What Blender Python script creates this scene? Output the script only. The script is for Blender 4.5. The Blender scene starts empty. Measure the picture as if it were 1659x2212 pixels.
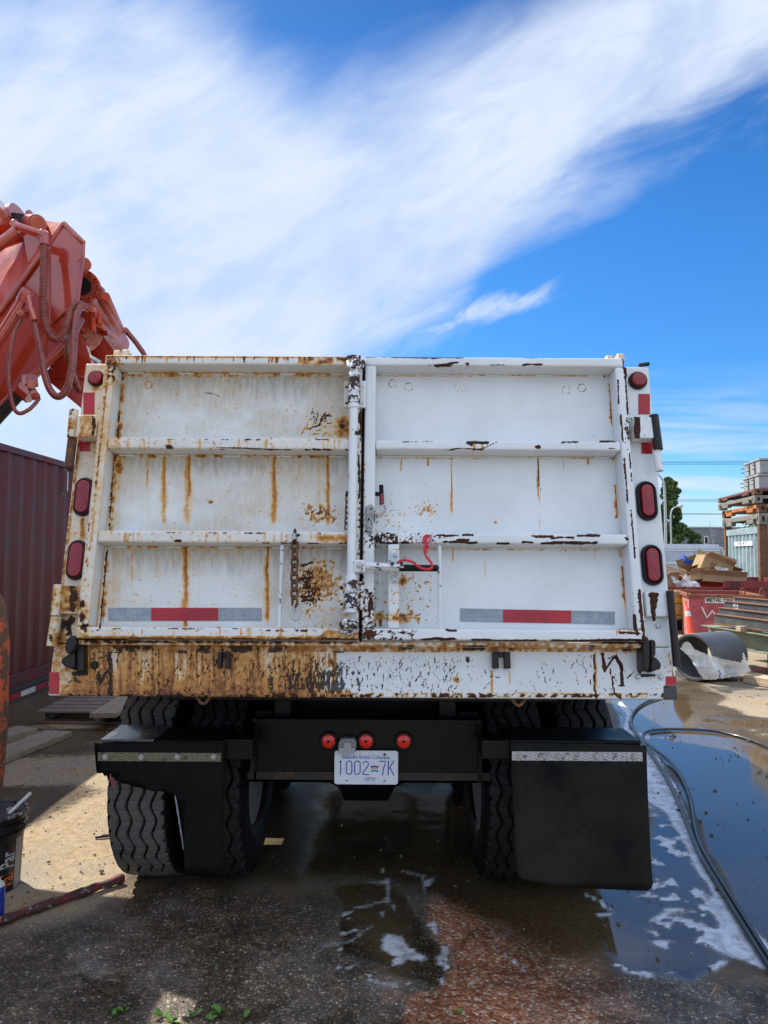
import bpy, math, random
import numpy as np
from mathutils import Vector, Matrix, Quaternion
R_=math.radians
random.seed(7); RNG=np.random.RandomState(11)
sc=bpy.context.scene; C=sc.collection
# ---------------- camera ----------------
CH=1.68; PITCH=R_(3.4485); ROLL=R_(0.3599); FP=1534.0     # FP: focal length in units of a 1659x2212 sheet
_f=np.array([0,math.cos(PITCH),math.sin(PITCH)]); _u=np.array([0,-math.sin(PITCH),math.cos(PITCH)]); _r=np.array([1.,0,0])
CR=_r*math.cos(ROLL)+_u*math.sin(ROLL); CU=-_r*math.sin(ROLL)+_u*math.cos(ROLL); CF=_f
cd=bpy.data.cameras.new('camera'); cam=bpy.data.objects.new('camera',cd); C.objects.link(cam)
cam.matrix_world=Matrix(((CR[0],CU[0],-CF[0],0),(CR[1],CU[1],-CF[1],0),(CR[2],CU[2],-CF[2],CH),(0,0,0,1)))
cd.sensor_fit='VERTICAL'; cd.sensor_height=24; cd.lens=24*FP/2212; cd.clip_start=.05; cd.clip_end=2000
sc.camera=cam
sc.render.resolution_x=768; sc.render.resolution_y=1024
# ---------------- exposure ----------------
vs=sc.view_settings; vs.view_transform='Standard'; vs.look='None'; vs.exposure=0.72; vs.gamma=1
sc.cycles.max_bounces=6; sc.cycles.diffuse_bounces=3; sc.cycles.glossy_bounces=3; sc.cycles.transmission_bounces=4
sc.cycles.transparent_max_bounces=6; sc.cycles.use_denoising=True; sc.cycles.caustics_reflective=False
# ---------------- sun ----------------
SD=Vector((-.68,.58,1)).normalized()
sl=bpy.data.lights.new('sun','SUN'); sl.energy=4.2; sl.angle=R_(.5); sl.color=(1,.93,.82)
so=bpy.data.objects.new('sun',sl); C.objects.link(so); so.rotation_euler=SD.to_track_quat('Z','Y').to_euler(); so.location=(0,0,20)
# ---------------- node helper ----------------
class NT:
    def __init__(s,nt): s.t=nt; s.n=nt.nodes; s.l=nt.links
    def node(s,ty,**k):
        n=s.n.new(ty)
        for a,b in k.items(): setattr(n,a,b)
        return n
    def put(s,sock,v):
        if v is None: return
        if isinstance(v,bpy.types.NodeSocket): s.l.new(v,sock)
        elif isinstance(v,(int,float)): sock.default_value=v if not hasattr(sock.default_value,'__len__') else [v]*len(sock.default_value)
        else:
            v=list(v)
            if len(sock.default_value)==4 and len(v)==3: v=v+[1]
            sock.default_value=v
    def m(s,op,a,b=None,c=None,clamp=False):
        n=s.node('ShaderNodeMath',operation=op,use_clamp=clamp); s.put(n.inputs[0],a); s.put(n.inputs[1],b); s.put(n.inputs[2],c); return n.outputs[0]
    def add(s,a,b): return s.m('ADD',a,b)
    def sub(s,a,b): return s.m('SUBTRACT',a,b)
    def mul(s,a,b): return s.m('MULTIPLY',a,b)
    def clamp(s,a): return s.m('ADD',a,0,clamp=True)
    def ss(s,x,a,b,o0=0,o1=1):
        n=s.node('ShaderNodeMapRange',interpolation_type='SMOOTHSTEP'); s.put(n.inputs[0],x); s.put(n.inputs[1],a); s.put(n.inputs[2],b); s.put(n.inputs[3],o0); s.put(n.inputs[4],o1); return n.outputs[0]
    def mix(s,f,a,b,mode='MIX'):
        n=s.node('ShaderNodeMix',data_type='RGBA',blend_type=mode,clamp_factor=True); s.put(n.inputs[0],f); s.put(n.inputs[6],a); s.put(n.inputs[7],b); return n.outputs[2]
    def noise(s,v,scale,detail=4,rough=.55,dist=0,col=False):
        n=s.node('ShaderNodeTexNoise'); s.put(n.inputs['Vector'],v); s.put(n.inputs['Scale'],scale); s.put(n.inputs['Detail'],detail); s.put(n.inputs['Roughness'],rough); s.put(n.inputs['Distortion'],dist); return n.outputs[1 if col else 0]
    def vor(s,v,scale,feature='F1',out=0,rnd=1):
        n=s.node('ShaderNodeTexVoronoi',feature=feature); s.put(n.inputs['Vector'],v); s.put(n.inputs['Scale'],scale); s.put(n.inputs['Randomness'],rnd); return n.outputs[out]
    def ramp(s,f,stops):
        n=s.node('ShaderNodeValToRGB'); s.put(n.inputs[0],f); e=n.color_ramp.elements
        while len(e)<len(stops): e.new(.5)
        for el,(p,c) in zip(e,stops): el.position=p; el.color=(c[0],c[1],c[2],1)
        return n.outputs[0]
    def map(s,v,loc=(0,0,0),rot=(0,0,0),sc=(1,1,1)):
        n=s.node('ShaderNodeMapping'); s.put(n.inputs[0],v); n.inputs[1].default_value=loc; n.inputs[2].default_value=rot; n.inputs[3].default_value=sc; return n.outputs[0]
    def sep(s,v):
        n=s.node('ShaderNodeSeparateXYZ'); s.put(n.inputs[0],v); return n.outputs
    def comb(s,x,y,z):
        n=s.node('ShaderNodeCombineXYZ'); s.put(n.inputs[0],x); s.put(n.inputs[1],y); s.put(n.inputs[2],z); return n.outputs[0]
    def attr(s,name):
        n=s.node('ShaderNodeAttribute',attribute_name=name); return n.outputs['Color']
    def sepc(s,c):
        n=s.node('ShaderNodeSeparateColor'); s.put(n.inputs[0],c); return n.outputs
    def obj(s): return s.node('ShaderNodeTexCoord').outputs['Object']
    def bump(s,h,st,d=.01,nrm=None):
        n=s.node('ShaderNodeBump'); s.put(n.inputs['Height'],h); s.put(n.inputs['Strength'],st); s.put(n.inputs['Distance'],d)
        if nrm is not None: s.put(n.inputs['Normal'],nrm)
        return n.outputs[0]
# ---------------- sky ----------------
w=bpy.data.worlds.new("World"); sc.world=w; w.use_nodes=True; w.node_tree.nodes.clear(); T=NT(w.node_tree)
def raydir(px,py):
    d=CF+CR*(px-829.5)/FP+CU*(1106-py)/FP; return d
def UW(px,py):
    d=raydir(px,py); return d[0]/d[1], d[2]/d[1]
sky=T.node('ShaderNodeTexSky',sky_type='NISHITA'); sky.sun_disc=False; sky.sun_elevation=math.asin(SD.z); sky.sun_rotation=math.atan2(SD.x,SD.y)
sky.air_density=1.0; sky.dust_density=.4; sky.ozone_density=2.2
g=T.node('ShaderNodeTexCoord').outputs['Generated']
x,y,z=T.sep(g)
ym=T.m('MAXIMUM',y,.08)
U=T.m('DIVIDE',x,ym); Wd=T.m('DIVIDE',z,ym)
def curve(pts):
    n=T.node('ShaderNodeFloatCurve'); xx=T.clamp(T.mul(T.add(U,.7),1/1.4)); T.put(n.inputs['Value'],xx)
    c=n.mapping.curves[0]; q=[]
    for px,py in pts:
        u,wv=UW(px,py); q.append((min(1,max(0,(u+.7)/1.4)),(wv+.2)/1.4))
    q.sort(); 
    while len(c.points)<len(q): c.points.new(.5,.5)
    for p,a in zip(c.points,q): p.location=a
    n.mapping.use_clip=False; n.mapping.update()
    return T.sub(T.mul(n.outputs[0],1.4),.2)
lo=curve([(-180,1200),(200,1150),(600,900),(760,800),(860,765),(950,730),(1010,680),(1050,590),(1120,515),(1240,440),(1330,375),(1450,300),(1659,205),(1850,120)])
up=curve([(-180,-60),(300,-60),(480,15),(590,100),(690,150),(780,138),(880,98),(1000,45),(1120,-10),(1300,-120),(1600,-250),(1850,-300)])
wi=curve([(-180,1300),(600,800),(760,765),(900,725),(1000,690),(1080,660),(1160,628),(1230,600),(1350,540),(1659,420),(1850,300)])
vec=T.comb(U,Wd,0)
rv=T.map(vec,rot=(0,0,R_(-27)))
st=T.noise(T.map(rv,sc=(1.7,4.6,1)),2.1,7,.56,.7)
st2=T.noise(T.map(rv,sc=(3,9,1)),3.5,6,.6,.8)
big=T.noise(T.map(rv,sc=(1,1.6,1)),3.2,5,.55,.4)
nn=T.add(T.mul(T.sub(st,.5),.22),T.mul(T.sub(big,.5),.10))
dlo=T.add(T.sub(Wd,lo),nn); dup=T.add(T.sub(up,Wd),T.mul(nn,.65))
m1=T.mul(T.ss(dlo,-.05,.10),T.ss(dup,-.06,.16))
# veil variation inside the bank
veil=T.ss(T.add(T.mul(big,.75),T.mul(st,.45)),.38,.66,.80,1.0)
m1=T.mul(m1,T.mul(veil,T.ss(T.noise(T.map(rv,sc=(1.8,5,1)),2.6,8,.6,1.8),.28,.56,.88,1.0)))
# a broken wisp below the bank
dw=T.m('ABSOLUTE',T.add(T.sub(Wd,wi),T.mul(T.sub(st,.5),.10)))
wm=T.mul(T.ss(dw,.022,.0),T.mul(T.ss(U,.0,.10),T.ss(U,.27,.20)))
wm=T.mul(wm,T.ss(st2,.38,.62))
# low pale streaks toward the horizon
hz=T.noise(T.map(vec,rot=(0,0,R_(-9)),sc=(1.2,12,1)),2.6,5,.55,.5)
low=T.mul(T.ss(Wd,.30,.10),T.ss(hz,.40,.66,.05,.8))
low2=T.ss(Wd,.16,-.02,0,.75)
lft=T.mul(T.ss(U,.0,-.3),T.ss(Wd,.75,.1,0,.55))
front=T.m('MAXIMUM',T.m('MAXIMUM',m1,T.mul(wm,.8)),T.m('MAXIMUM',T.m('MAXIMUM',low,low2),lft))
# the half of the sky behind and overhead: broken bright cloud
zz=T.m('MAXIMUM',z,.0)
bv=T.comb(T.m('DIVIDE',x,T.add(zz,.25)),T.m('DIVIDE',y,T.add(zz,.25)),0)
bn=T.noise(bv,.9,6,.55,.3)
back=T.ss(bn,.38,.56,.22,1)
isf=T.ss(y,.22,.42)
cm=T.add(T.mul(front,isf),T.mul(back,T.sub(1,isf)))
hs=T.node('ShaderNodeHueSaturation'); hs.inputs['Saturation'].default_value=1.28; hs.inputs['Hue'].default_value=.5; hs.inputs['Value'].default_value=1.0
T.put(hs.inputs['Color'],sky.outputs[0])
skyc=T.mix(1,hs.outputs[0],(.50,.86,1.12),'MULTIPLY')
skyc=T.mix(T.mul(T.ss(Wd,.42,.95),isf),skyc,T.mix(1,skyc,(.8,.72,.72),'MULTIPLY'))
cloudc=T.mix(T.ss(big,.35,.65),(3.9,4.65,6.0),(4.7,5.3,6.4))
bright=T.mix(isf,(6.6,7.3,8.6),cloudc)
colr=T.mix(cm,skyc,bright)
colr=T.mix(T.ss(z,-.02,-.06),colr,(1.6,1.5,1.3))
bg=T.node('ShaderNodeBackground'); T.put(bg.inputs[0],colr); bg.inputs[1].default_value=.1
T.l.new(bg.outputs[0],T.node('ShaderNodeOutputWorld').inputs[0])
# ---------------- geometry helpers ----------------
TA=R_(10.2132); Y0=2.9228; Z0=1.1      # the slanted rear plane of the dump box
EU=np.array([1.,0,0]); EV=np.array([0,math.sin(TA),math.cos(TA)]); EN=np.array([0,-math.cos(TA),math.sin(TA)]); OO=np.array([0,Y0,Z0])
def LL(u,v,n=0): return OO+EU*u+EV*v+EN*n
def uv(px,py,n=0):
    d=raydir(px,py); o=np.array([0,0,CH]); t=((OO+EN*n-o)@EN)/(d@EN); p=o+d*t-OO; return p@EU,p@EV
def pt(px,py,Y):
    d=raydir(px,py); return np.array([0,0,CH])+d*(Y/d[1])
def gp(px,py,zz=0):
    d=raydir(px,py); return np.array([0,0,CH])+d*((zz-CH)/d[2])
def proj(X):
    d=X-np.array([0,0,CH]); zc=d@CF; zc=np.where(zc<.15,np.nan,zc)
    return 829.5+FP*(d@CR)/zc, 1106-FP*(d@CU)/zc
def unit(v): v=np.array(v,float); return v/np.linalg.norm(v)
class MB:
    def __init__(s): s.v=[]; s.f=[]
    def add(s,vs,fs):
        o=len(s.v); s.v+= [tuple(map(float,q)) for q in vs]; s.f+=[tuple(i+o for i in f) for f in fs]; return s
    def box(s,a,b,fr=None,taper=None):
        x0,y0,z0=a; x1,y1,z1=b
        vs=[(x,y,z) for z in (z0,z1) for y in (y0,y1) for x in (x0,x1)]
        if fr: vs=[fr(*q) for q in vs]
        fs=[(0,2,3,1),(4,5,7,6),(0,1,5,4),(2,6,7,3),(0,4,6,2),(1,3,7,5)]
        if fr:
            e=[np.array(fr(*q)) for q in ((0,0,0),(1,0,0),(0,1,0),(0,0,1))]
            if np.linalg.det(np.array([e[1]-e[0],e[2]-e[0],e[3]-e[0]]))<0: fs=[f[::-1] for f in fs]
        return s.add(vs,fs)
    def prism(s,pts,ext):
        pts=[np.array(p,float) for p in pts]; ext=np.array(ext,float); n=len(pts)
        nr=np.zeros(3)
        for i in range(n): nr+=np.cross(pts[i],pts[(i+1)%n])
        if nr@ext>0: pts=pts[::-1]
        vs=pts+[p+ext for p in pts]
        fs=[tuple(range(n)),tuple(range(2*n-1,n-1,-1))]+[((i+1)%n,i,i+n,(i+1)%n+n) for i in range(n)]
        return s.add(vs,fs)
    def tube(s,pts,r,seg=10,closed=False,caps=True,up=None):
        P=[np.array(p,float) for p in pts]; n=len(P)
        if not hasattr(r,'__len__'): r=[r]*n
        tg=[]
        for i in range(n):
            a=P[(i-1)%n] if (closed or i>0) else P[i]; b=P[(i+1)%n] if (closed or i<n-1) else P[i]
            tg.append(unit(b-a))
        ref=np.array(up if up is not None else ((0,0,1) if abs(tg[0][2])<.9 else (1,0,0)),float); N=unit(ref-tg[0]*(ref@tg[0])); vs=[]
        for i in range(n):
            N=N-tg[i]*(N@tg[i]); N=unit(N); B=np.cross(tg[i],N)
            for k in range(seg):
                a=2*math.pi*k/seg; vs.append(P[i]+(N*math.cos(a)+B*math.sin(a))*r[i])
        fs=[]
        for i in range(n if closed else n-1):
            j=(i+1)%n
            for k in range(seg):
                k2=(k+1)%seg; fs.append((i*seg+k,i*seg+k2,j*seg+k2,j*seg+k))
        if caps and not closed: fs.append(tuple(range(seg-1,-1,-1))); fs.append(tuple((n-1)*seg+k for k in range(seg)))
        return s.add(vs,fs)
    def cyl(s,a,b,r,seg=16,r2=None): return s.tube([a,b],[r,r if r2 is None else r2],seg)
    def lathe(s,o,ax,prof,seg=32,up=(0,0,1),caps=True):      # prof: (dist along axis, radius)
        o=np.array(o,float); ax=unit(ax); up=np.array(up,float)
        if abs(ax@up)>.95: up=np.array([1.,0,0])
        N=unit(up-ax*(up@ax)); B=np.cross(ax,N); vs=[]
        for d,r in prof:
            for k in range(seg):
                a=2*math.pi*k/seg; vs.append(o+ax*d+(N*math.cos(a)+B*math.sin(a))*r)
        fs=[(i*seg+k,i*seg+(k+1)%seg,(i+1)*seg+(k+1)%seg,(i+1)*seg+k) for i in range(len(prof)-1) for k in range(seg)]
        if caps and prof[0][1]>1e-6: fs.append(tuple(range(seg-1,-1,-1)))
        if caps and prof[-1][1]>1e-6: fs.append(tuple((len(prof)-1)*seg+k for k in range(seg)))
        return s.add(vs,fs)
    def build(s,name,mat,parent=None,smooth=False,bevel=0,seg=2):
        me=bpy.data.meshes.new(name); me.from_pydata(s.v,[],s.f); me.update()
        return link(name,me,mat,parent,smooth,bevel,seg)
def link(name,me,mat,parent=None,smooth=False,bevel=0,seg=2):
    o=bpy.data.objects.new(name,me); C.objects.link(o)
    if mat: me.materials.append(mat)
    if smooth:
        for p in me.polygons: p.use_smooth=True
        if smooth!='all': me.set_sharp_from_angle(angle=R_(38))
    if bevel:
        b=o.modifiers.new('bevel','BEVEL'); b.width=bevel; b.segments=seg; b.limit_method='ANGLE'; b.angle_limit=R_(35); b.harden_normals=False
    if parent: setp(o,parent)
    return o
WM={}
def wm(o): return WM.get(o.name,Vector((0,0,0)))
def setp(o,p):
    o.parent=p; base=Vector((0,0,0)); q=p
    while q: base=base+q.location; q=q.parent
    # meshes carry their vertices in scene coordinates, so they sit at minus the parents' offset
    o.location=-base
def thing(name,label,cat,loc=(0,0,0),group=None,kind=None):
    o=bpy.data.objects.new(name,None); C.objects.link(o); o.location=loc; o.empty_display_size=.1
    o['label']=label; o['category']=cat
    if group: o['group']=group
    if kind: o['kind']=kind
    return o
def tag(o,label=None,cat=None,group=None,kind=None):
    if label: o['label']=label
    if cat: o['category']=cat
    if group: o['group']=group
    if kind: o['kind']=kind
    return o
def base_mesh(o):                       # moves a one-mesh thing's origin to its base centre
    me=o.data; n=len(me.vertices); a=np.empty(n*3,np.float32); me.vertices.foreach_get('co',a); a=a.reshape(-1,3)
    c=np.array([(a[:,0].min()+a[:,0].max())/2,(a[:,1].min()+a[:,1].max())/2,a[:,2].min()]); a-=c.astype(np.float32); me.vertices.foreach_set('co',a.ravel()); me.update(); o.location=c; return o
def gridbox(parts,step=.006,r=.006,nref=None,back=False):
    """fine-meshed rounded boxes in the (u,v,n) frame of the slanted rear; parts: list of (u0,u1,v0,v1,n0,n1[,r])"""
    VV=[];FF=[];off=0
    for p in parts:
        u0,u1,v0,v1,n0,n1=p[:6]; rr=p[6] if len(p)>6 else r
        def ax(a,b,stp):
            L=b-a; q=min(rr,L*.45); k=max(1,int(round((L-2*q)/stp)))
            return np.concatenate([[a,a+q*.12,a+q*.45],np.linspace(a+q,b-q,k+1),[b-q*.45,b-q*.12,b]]),q
        U,qu=ax(u0,u1,step); V,qv=ax(v0,v1,step); N,qn=ax(n0,n1,.02); q=min(qu,qv,qn)
        def face(A,B,fn,flip):
            nonlocal off
            a,b=np.meshgrid(A,B,indexing='ij'); P=fn(a.ravel(),b.ravel()); na,nb=len(A),len(B)
            i=np.arange(na-1)[:,None]*nb+np.arange(nb-1)[None,:]; i=i.ravel()
            F=np.stack([i,i+nb,i+nb+1,i+1],1)
            if flip: F=F[:,::-1]
            VV.append(P); FF.append(F+off); off+=len(P)
        o=np.ones_like
        face(U,V,lambda a,b:np.stack([a,b,o(a)*n1],1),False)
        if back: face(U,V,lambda a,b:np.stack([a,b,o(a)*n0],1),True)
        face(U,N,lambda a,b:np.stack([a,o(a)*v1,b],1),True); face(U,N,lambda a,b:np.stack([a,o(a)*v0,b],1),False)
        face(V,N,lambda a,b:np.stack([o(a)*u1,a,b],1),False); face(V,N,lambda a,b:np.stack([o(a)*u0,a,b],1),True)
        for k in range(-6 if back else -5,0):
            P=VV[k]; lo_=np.array([u0+q,v0+q,n0+q]); hi=np.array([u1-q,v1-q,n1-q]); c=np.clip(P,lo_,hi); d=P-c; L=np.linalg.norm(d,axis=1,keepdims=True)
            mx=np.abs(d).max(axis=1,keepdims=True)
            VV[k]=np.where(L>1e-9,c+d/np.maximum(L,1e-9)*q*np.where(mx>q*.999,1,mx/q),P)
    P=np.concatenate(VV);F=np.concatenate(FF)
    K,inv=np.unique(np.round(P*2e5).astype(np.int64),axis=0,return_inverse=True); inv=inv.ravel()
    PP=np.empty((len(K),3)); PP[inv]=P; F=inv[F]
    return PP,F
def fastmesh(name,W,F,attrs=None):
    me=bpy.data.meshes.new(name); me.vertices.add(len(W)); me.vertices.foreach_set('co',W.astype(np.float32).ravel())
    me.loops.add(F.size); me.loops.foreach_set('vertex_index',F.astype(np.int32).ravel())
    k=F.shape[1]; me.polygons.add(len(F)); me.polygons.foreach_set('loop_start',np.arange(0,F.size,k,dtype=np.int32)); me.polygons.foreach_set('loop_total',np.full(len(F),k,np.int32))
    me.update(calc_edges=True); me.validate()
    for n,a in (attrs or {}).items():
        at=me.attributes.new(n,'FLOAT_COLOR','POINT'); q=np.ones((len(W),4),np.float32); q[:,:3]=a; at.data.foreach_set('color',q.ravel())
    return me
def textobj(name,s,size,mat,parent,fn,thick=.0,align='CENTER',offset=0,sx=1,ext=0):
    cu=bpy.data.curves.new('t','FONT'); cu.body=s; cu.size=size; cu.align_x=align; cu.align_y='CENTER'; cu.offset=offset; cu.resolution_u=3; cu.extrude=ext
    o=bpy.data.objects.new('t',cu); C.objects.link(o); bpy.context.view_layer.update()
    me=bpy.data.meshes.new_from_object(o.evaluated_get(bpy.context.evaluated_depsgraph_get())); bpy.data.objects.remove(o); bpy.data.curves.remove(cu)
    for v in me.vertices: v.co=Vector(fn(v.co.x*sx,v.co.y,v.co.z))
    me.materials.clear(); me.update(); me.name=name
    return link(name,me,mat,parent)
def bez(pts,n=8,closed=False):          # Catmull-Rom through points
    P=[np.array(p,float) for p in pts]; out=[]; m=len(P)
    for i in range(m if closed else m-1):
        g=lambda k: P[k%m] if closed else P[min(max(k,0),m-1)]
        a,b,c,d=g(i-1),g(i),g(i+1),g(i+2)
        for k in range(n):
            t=k/n; out.append(.5*((2*b)+(c-a)*t+(2*a-5*b+4*c-d)*t*t+(3*b-a-3*c+d)*t**3))
    if not closed: out.append(P[-1])
    return out
# ---------------- materials ----------------
MATS={}
def newmat(name):
    m=bpy.data.materials.new(name); m.use_nodes=True; m.node_tree.nodes.clear(); t=NT(m.node_tree)
    b=t.node('ShaderNodeBsdfPrincipled'); o=t.node('ShaderNodeOutputMaterial'); t.l.new(b.outputs[0],o.inputs[0]); MATS[name]=m; return m,t,b
def simple(name,c,rough=.5,metal=0,var=.15,vs=6,c2=None,c2t=(.55,.62),c2s=9,bump=.1,bs=60,bd=.004,coat=0,spec=.5,stretch=(1,1,1),fine=.0):
    m,t,b=newmat(name); o=t.map(t.obj(),sc=stretch)
    n=t.noise(o,vs,5,.6); k=t.ss(n,.25,.75,1-var,1+var); col=t.mix(1,c,t.comb(k,k,k),'MULTIPLY')
    f=t.noise(o,bs,4,.6)
    if fine: kk=t.ss(f,.3,.7,1-fine,1+fine); col=t.mix(1,col,t.comb(kk,kk,kk),'MULTIPLY')
    r=t.ss(n,.3,.7,max(.02,rough-.08),min(1,rough+.1))
    if c2 is not None:
        n2=t.noise(o,c2s,7,.65); mk=t.ss(n2,c2t[0],c2t[1]); col=t.mix(mk,col,c2); r=t.add(r,t.mul(mk,.25))
    t.put(b.inputs['Base Color'],col); t.put(b.inputs['Roughness'],t.clamp(r)); b.inputs['Metallic'].default_value=metal; b.inputs['Specular IOR Level'].default_value=spec
    b.inputs['Coat Weight'].default_value=coat; b.inputs['Coat Roughness'].default_value=.12
    if bump: t.put(b.inputs['Normal'],t.bump(f,bump,bd))
    return m
def paintmat(name,base=(.70,.735,.755),amb_stain=0,amb_chip=0,chipcol=(.035,.014,.01),rough=.3,csc=14,cth=.56,rsc=4):
    m,t,b=newmat(name); o=t.obj()
    st,ch,di=t.sepc(t.attr('wear'))[:3]; bl,tn,sk=t.sepc(t.attr('wear2'))[:3]
    n1=t.noise(o,55,6,.65); n2=t.noise(o,240,4,.7); n3=t.noise(o,4,5,.6); ns=t.noise(t.map(o,sc=(1,1,.12)),70,4,.6)
    st=t.m('MAXIMUM',st,t.ss(t.noise(o,rsc,6,.65),.42,.66,0,amb_stain)); ch=t.m('MAXIMUM',ch,t.mul(t.ss(t.noise(o,csc,6,.7),cth,cth+.07),amb_chip))
    k=t.ss(n3,.3,.7,.93,1.04); col=t.mix(1,base,t.comb(k,k,k),'MULTIPLY')
    dd=t.clamp(t.mul(di,t.ss(ns,.25,.75,.5,1.35))); col=t.mix(t.mul(dd,.95),col,(.34,.345,.33))
    sp=t.mul(t.ss(n2,.60,.68),t.mul(di,.55)); col=t.mix(sp,col,(.16,.13,.10))
    s2=t.clamp(t.mul(st,t.add(1,t.mul(t.sub(n1,.5),1.5))))
    tint=t.ramp(s2,[(0,(.68,.60,.42)),(.28,(.68,.44,.15)),(.5,(.52,.245,.05)),(.78,(.27,.10,.025)),(1,(.09,.033,.014))])
    col=t.mix(t.ss(s2,.0,.5),col,tint)
    cv=t.add(ch,t.mul(t.sub(n2,.5),t.ss(ch,.03,.3,0,1.1))); cv=t.add(cv,t.mul(t.sub(n1,.5),t.ss(ch,.03,.3,0,.5))); cm=t.ss(cv,.46,.54)
    halo=t.ss(cv,.30,.5,0,.35); col=t.mix(halo,col,(.42,.24,.10)); col=t.mix(cm,col,t.mix(t.ss(n1,.35,.65),chipcol,(.075,.032,.018)))
    bv=t.add(bl,t.mul(t.sub(n2,.5),t.ss(bl,.03,.3,0,1.3))); bm=t.ss(bv,.46,.54); col=t.mix(t.mul(bm,.92),col,(.022,.020,.020))
    col=t.mix(t.ss(t.add(tn,t.mul(t.sub(n2,.5),t.ss(tn,.03,.3,0,.8))),.45,.55),col,(.10,.105,.125))
    t.put(b.inputs['Base Color'],col)
    t.put(b.inputs['Specular IOR Level'],t.sub(.5,t.mul(t.m('MAXIMUM',cm,bm),.35))); r=t.add(t.ss(n3,.3,.7,rough-.04,rough+.08),t.mul(t.m('MAXIMUM',cm,t.mul(s2,.9)),.45)); r=t.add(r,t.mul(dd,.35)); t.put(b.inputs['Roughness'],t.clamp(r))
    h=t.add(t.mul(n3,.6),t.add(t.mul(t.m('MAXIMUM',cm,bm),-.05),t.mul(t.mul(n1,s2),.06))); t.put(b.inputs['Normal'],t.bump(t.add(h,t.mul(t.noise(o,1.6,3),1.2)),.8,.014))
    return m
paintmat('white_paint'); paintmat('white_loose',amb_chip=.7,amb_stain=.25); paintmat('white_rod',amb_chip=.9,chipcol=(.06,.062,.075),csc=22,cth=.58)
paintmat('cream_paint',base=(.66,.52,.36),amb_chip=.9,amb_stain=.5)
paintmat('rust_paint',base=(.66,.58,.44),amb_chip=.9,amb_stain=.95,csc=24,cth=.54,rsc=16)
simple('black_steel',(.0045,.005,.0058),.38,0,.3,5,(.018,.014,.010),(.58,.74),7,.25,50,.004,spec=.22)
simple('black_rubber',(.005,.005,.0045),.6,0,.5,3.5,(.011,.011,.0085),(.5,.75),2.4,.3,120,.003,fine=.25,spec=.12)
simple('flap_rubber',(.019,.019,.0155),.66,0,.35,2.5,(.007,.007,.008),(.46,.72),3.2,.25,300,.001,fine=.35,spec=.10)
simple('lens_red',(.24,.004,.012),.22,0,.2,60,(.42,.01,.02),(.60,.66),28,.5,180,.003,coat=.25)
simple('lens_red_small',(.92,.03,.015),.2,0,.1,30,bump=.2,bs=300,bd=.002,coat=.4)
simple('bezel_rubber',(.007,.007,.008),.38,spec=.3)
simple('red_tape',(.36,.012,.018),.32,0,.18,8,(.12,.02,.02),(.66,.70),30,.15,400,.001)
simple('rusty_iron',(.11,.055,.032),.75,0,.3,20,(.22,.09,.035),(.5,.62),30,.5,140,.004)
simple('dark_iron',(.013,.009,.008),.38,0,.4,20,(.055,.025,.014),(.56,.66),25,.5,90,.005,spec=.35)
simple('zinc',(.45,.46,.47),.35,.8,.15,20,(.2,.13,.08),(.62,.72),30)
simple('red_cord',(.62,.03,.05),.45,0,.15,30)
simple('plate_white',(.78,.83,.90),.35,0,.05,20,(.45,.46,.48),(.68,.74),20,.05)
simple('plate_blue',(.008,.012,.42),.4); simple('plate_light_blue',(.06,.25,.65),.4); simple('plate_gold',(.8,.55,.1),.4)
simple('grey_plastic',(.22,.23,.25),.45,0,.1,30); simple('near_black',(.006,.006,.007),.5,spec=.2)
simple('silver_grey',(.27,.28,.30),.5)
def tread_plate(name,c):
    m,t,b=newmat(name); o=t.obj()
    a=t.map(o,rot=(0,R_(45),0),sc=(34,1,110)); bb=t.map(o,rot=(0,R_(-45),0),sc=(34,1,110))
    v=t.m('MAXIMUM',t.ss(t.vor(a,1,rnd=.15),.42,.22),t.ss(t.vor(bb,1,rnd=.15),.42,.22)); n=t.noise(o,40,5)
    t.put(b.inputs['Base Color'],t.mix(t.ss(n,.5,.68),t.mix(t.mul(v,.6),c,tuple(x*1.35 for x in c)),tuple(x*.35 for x in c))); b.inputs['Metallic'].default_value=.35
    b.inputs['Roughness'].default_value=.5; t.put(b.inputs['Normal'],t.bump(v,.8,.004)); return m
tread_plate('tread_plate',(.50,.50,.52)); tread_plate('dirty_tread_plate',(.20,.18,.12))
def silver_tape():
    m,t,b=newmat('silver_tape'); o=t.obj()
    c=t.ss(t.m('ABSOLUTE',t.sub(t.vor(t.map(o,sc=(1,1,1)),60,rnd=.05),.28)),.02,.07); n=t.noise(o,30,4)
    t.put(b.inputs['Base Color'],t.mix(t.mul(t.sub(1,c),.5),t.mix(t.ss(n,.4,.7),(.22,.26,.31),(.30,.33,.36)),(.48,.50,.52))); b.inputs['Roughness'].default_value=.4; return m
silver_tape()
M=MATS
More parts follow.
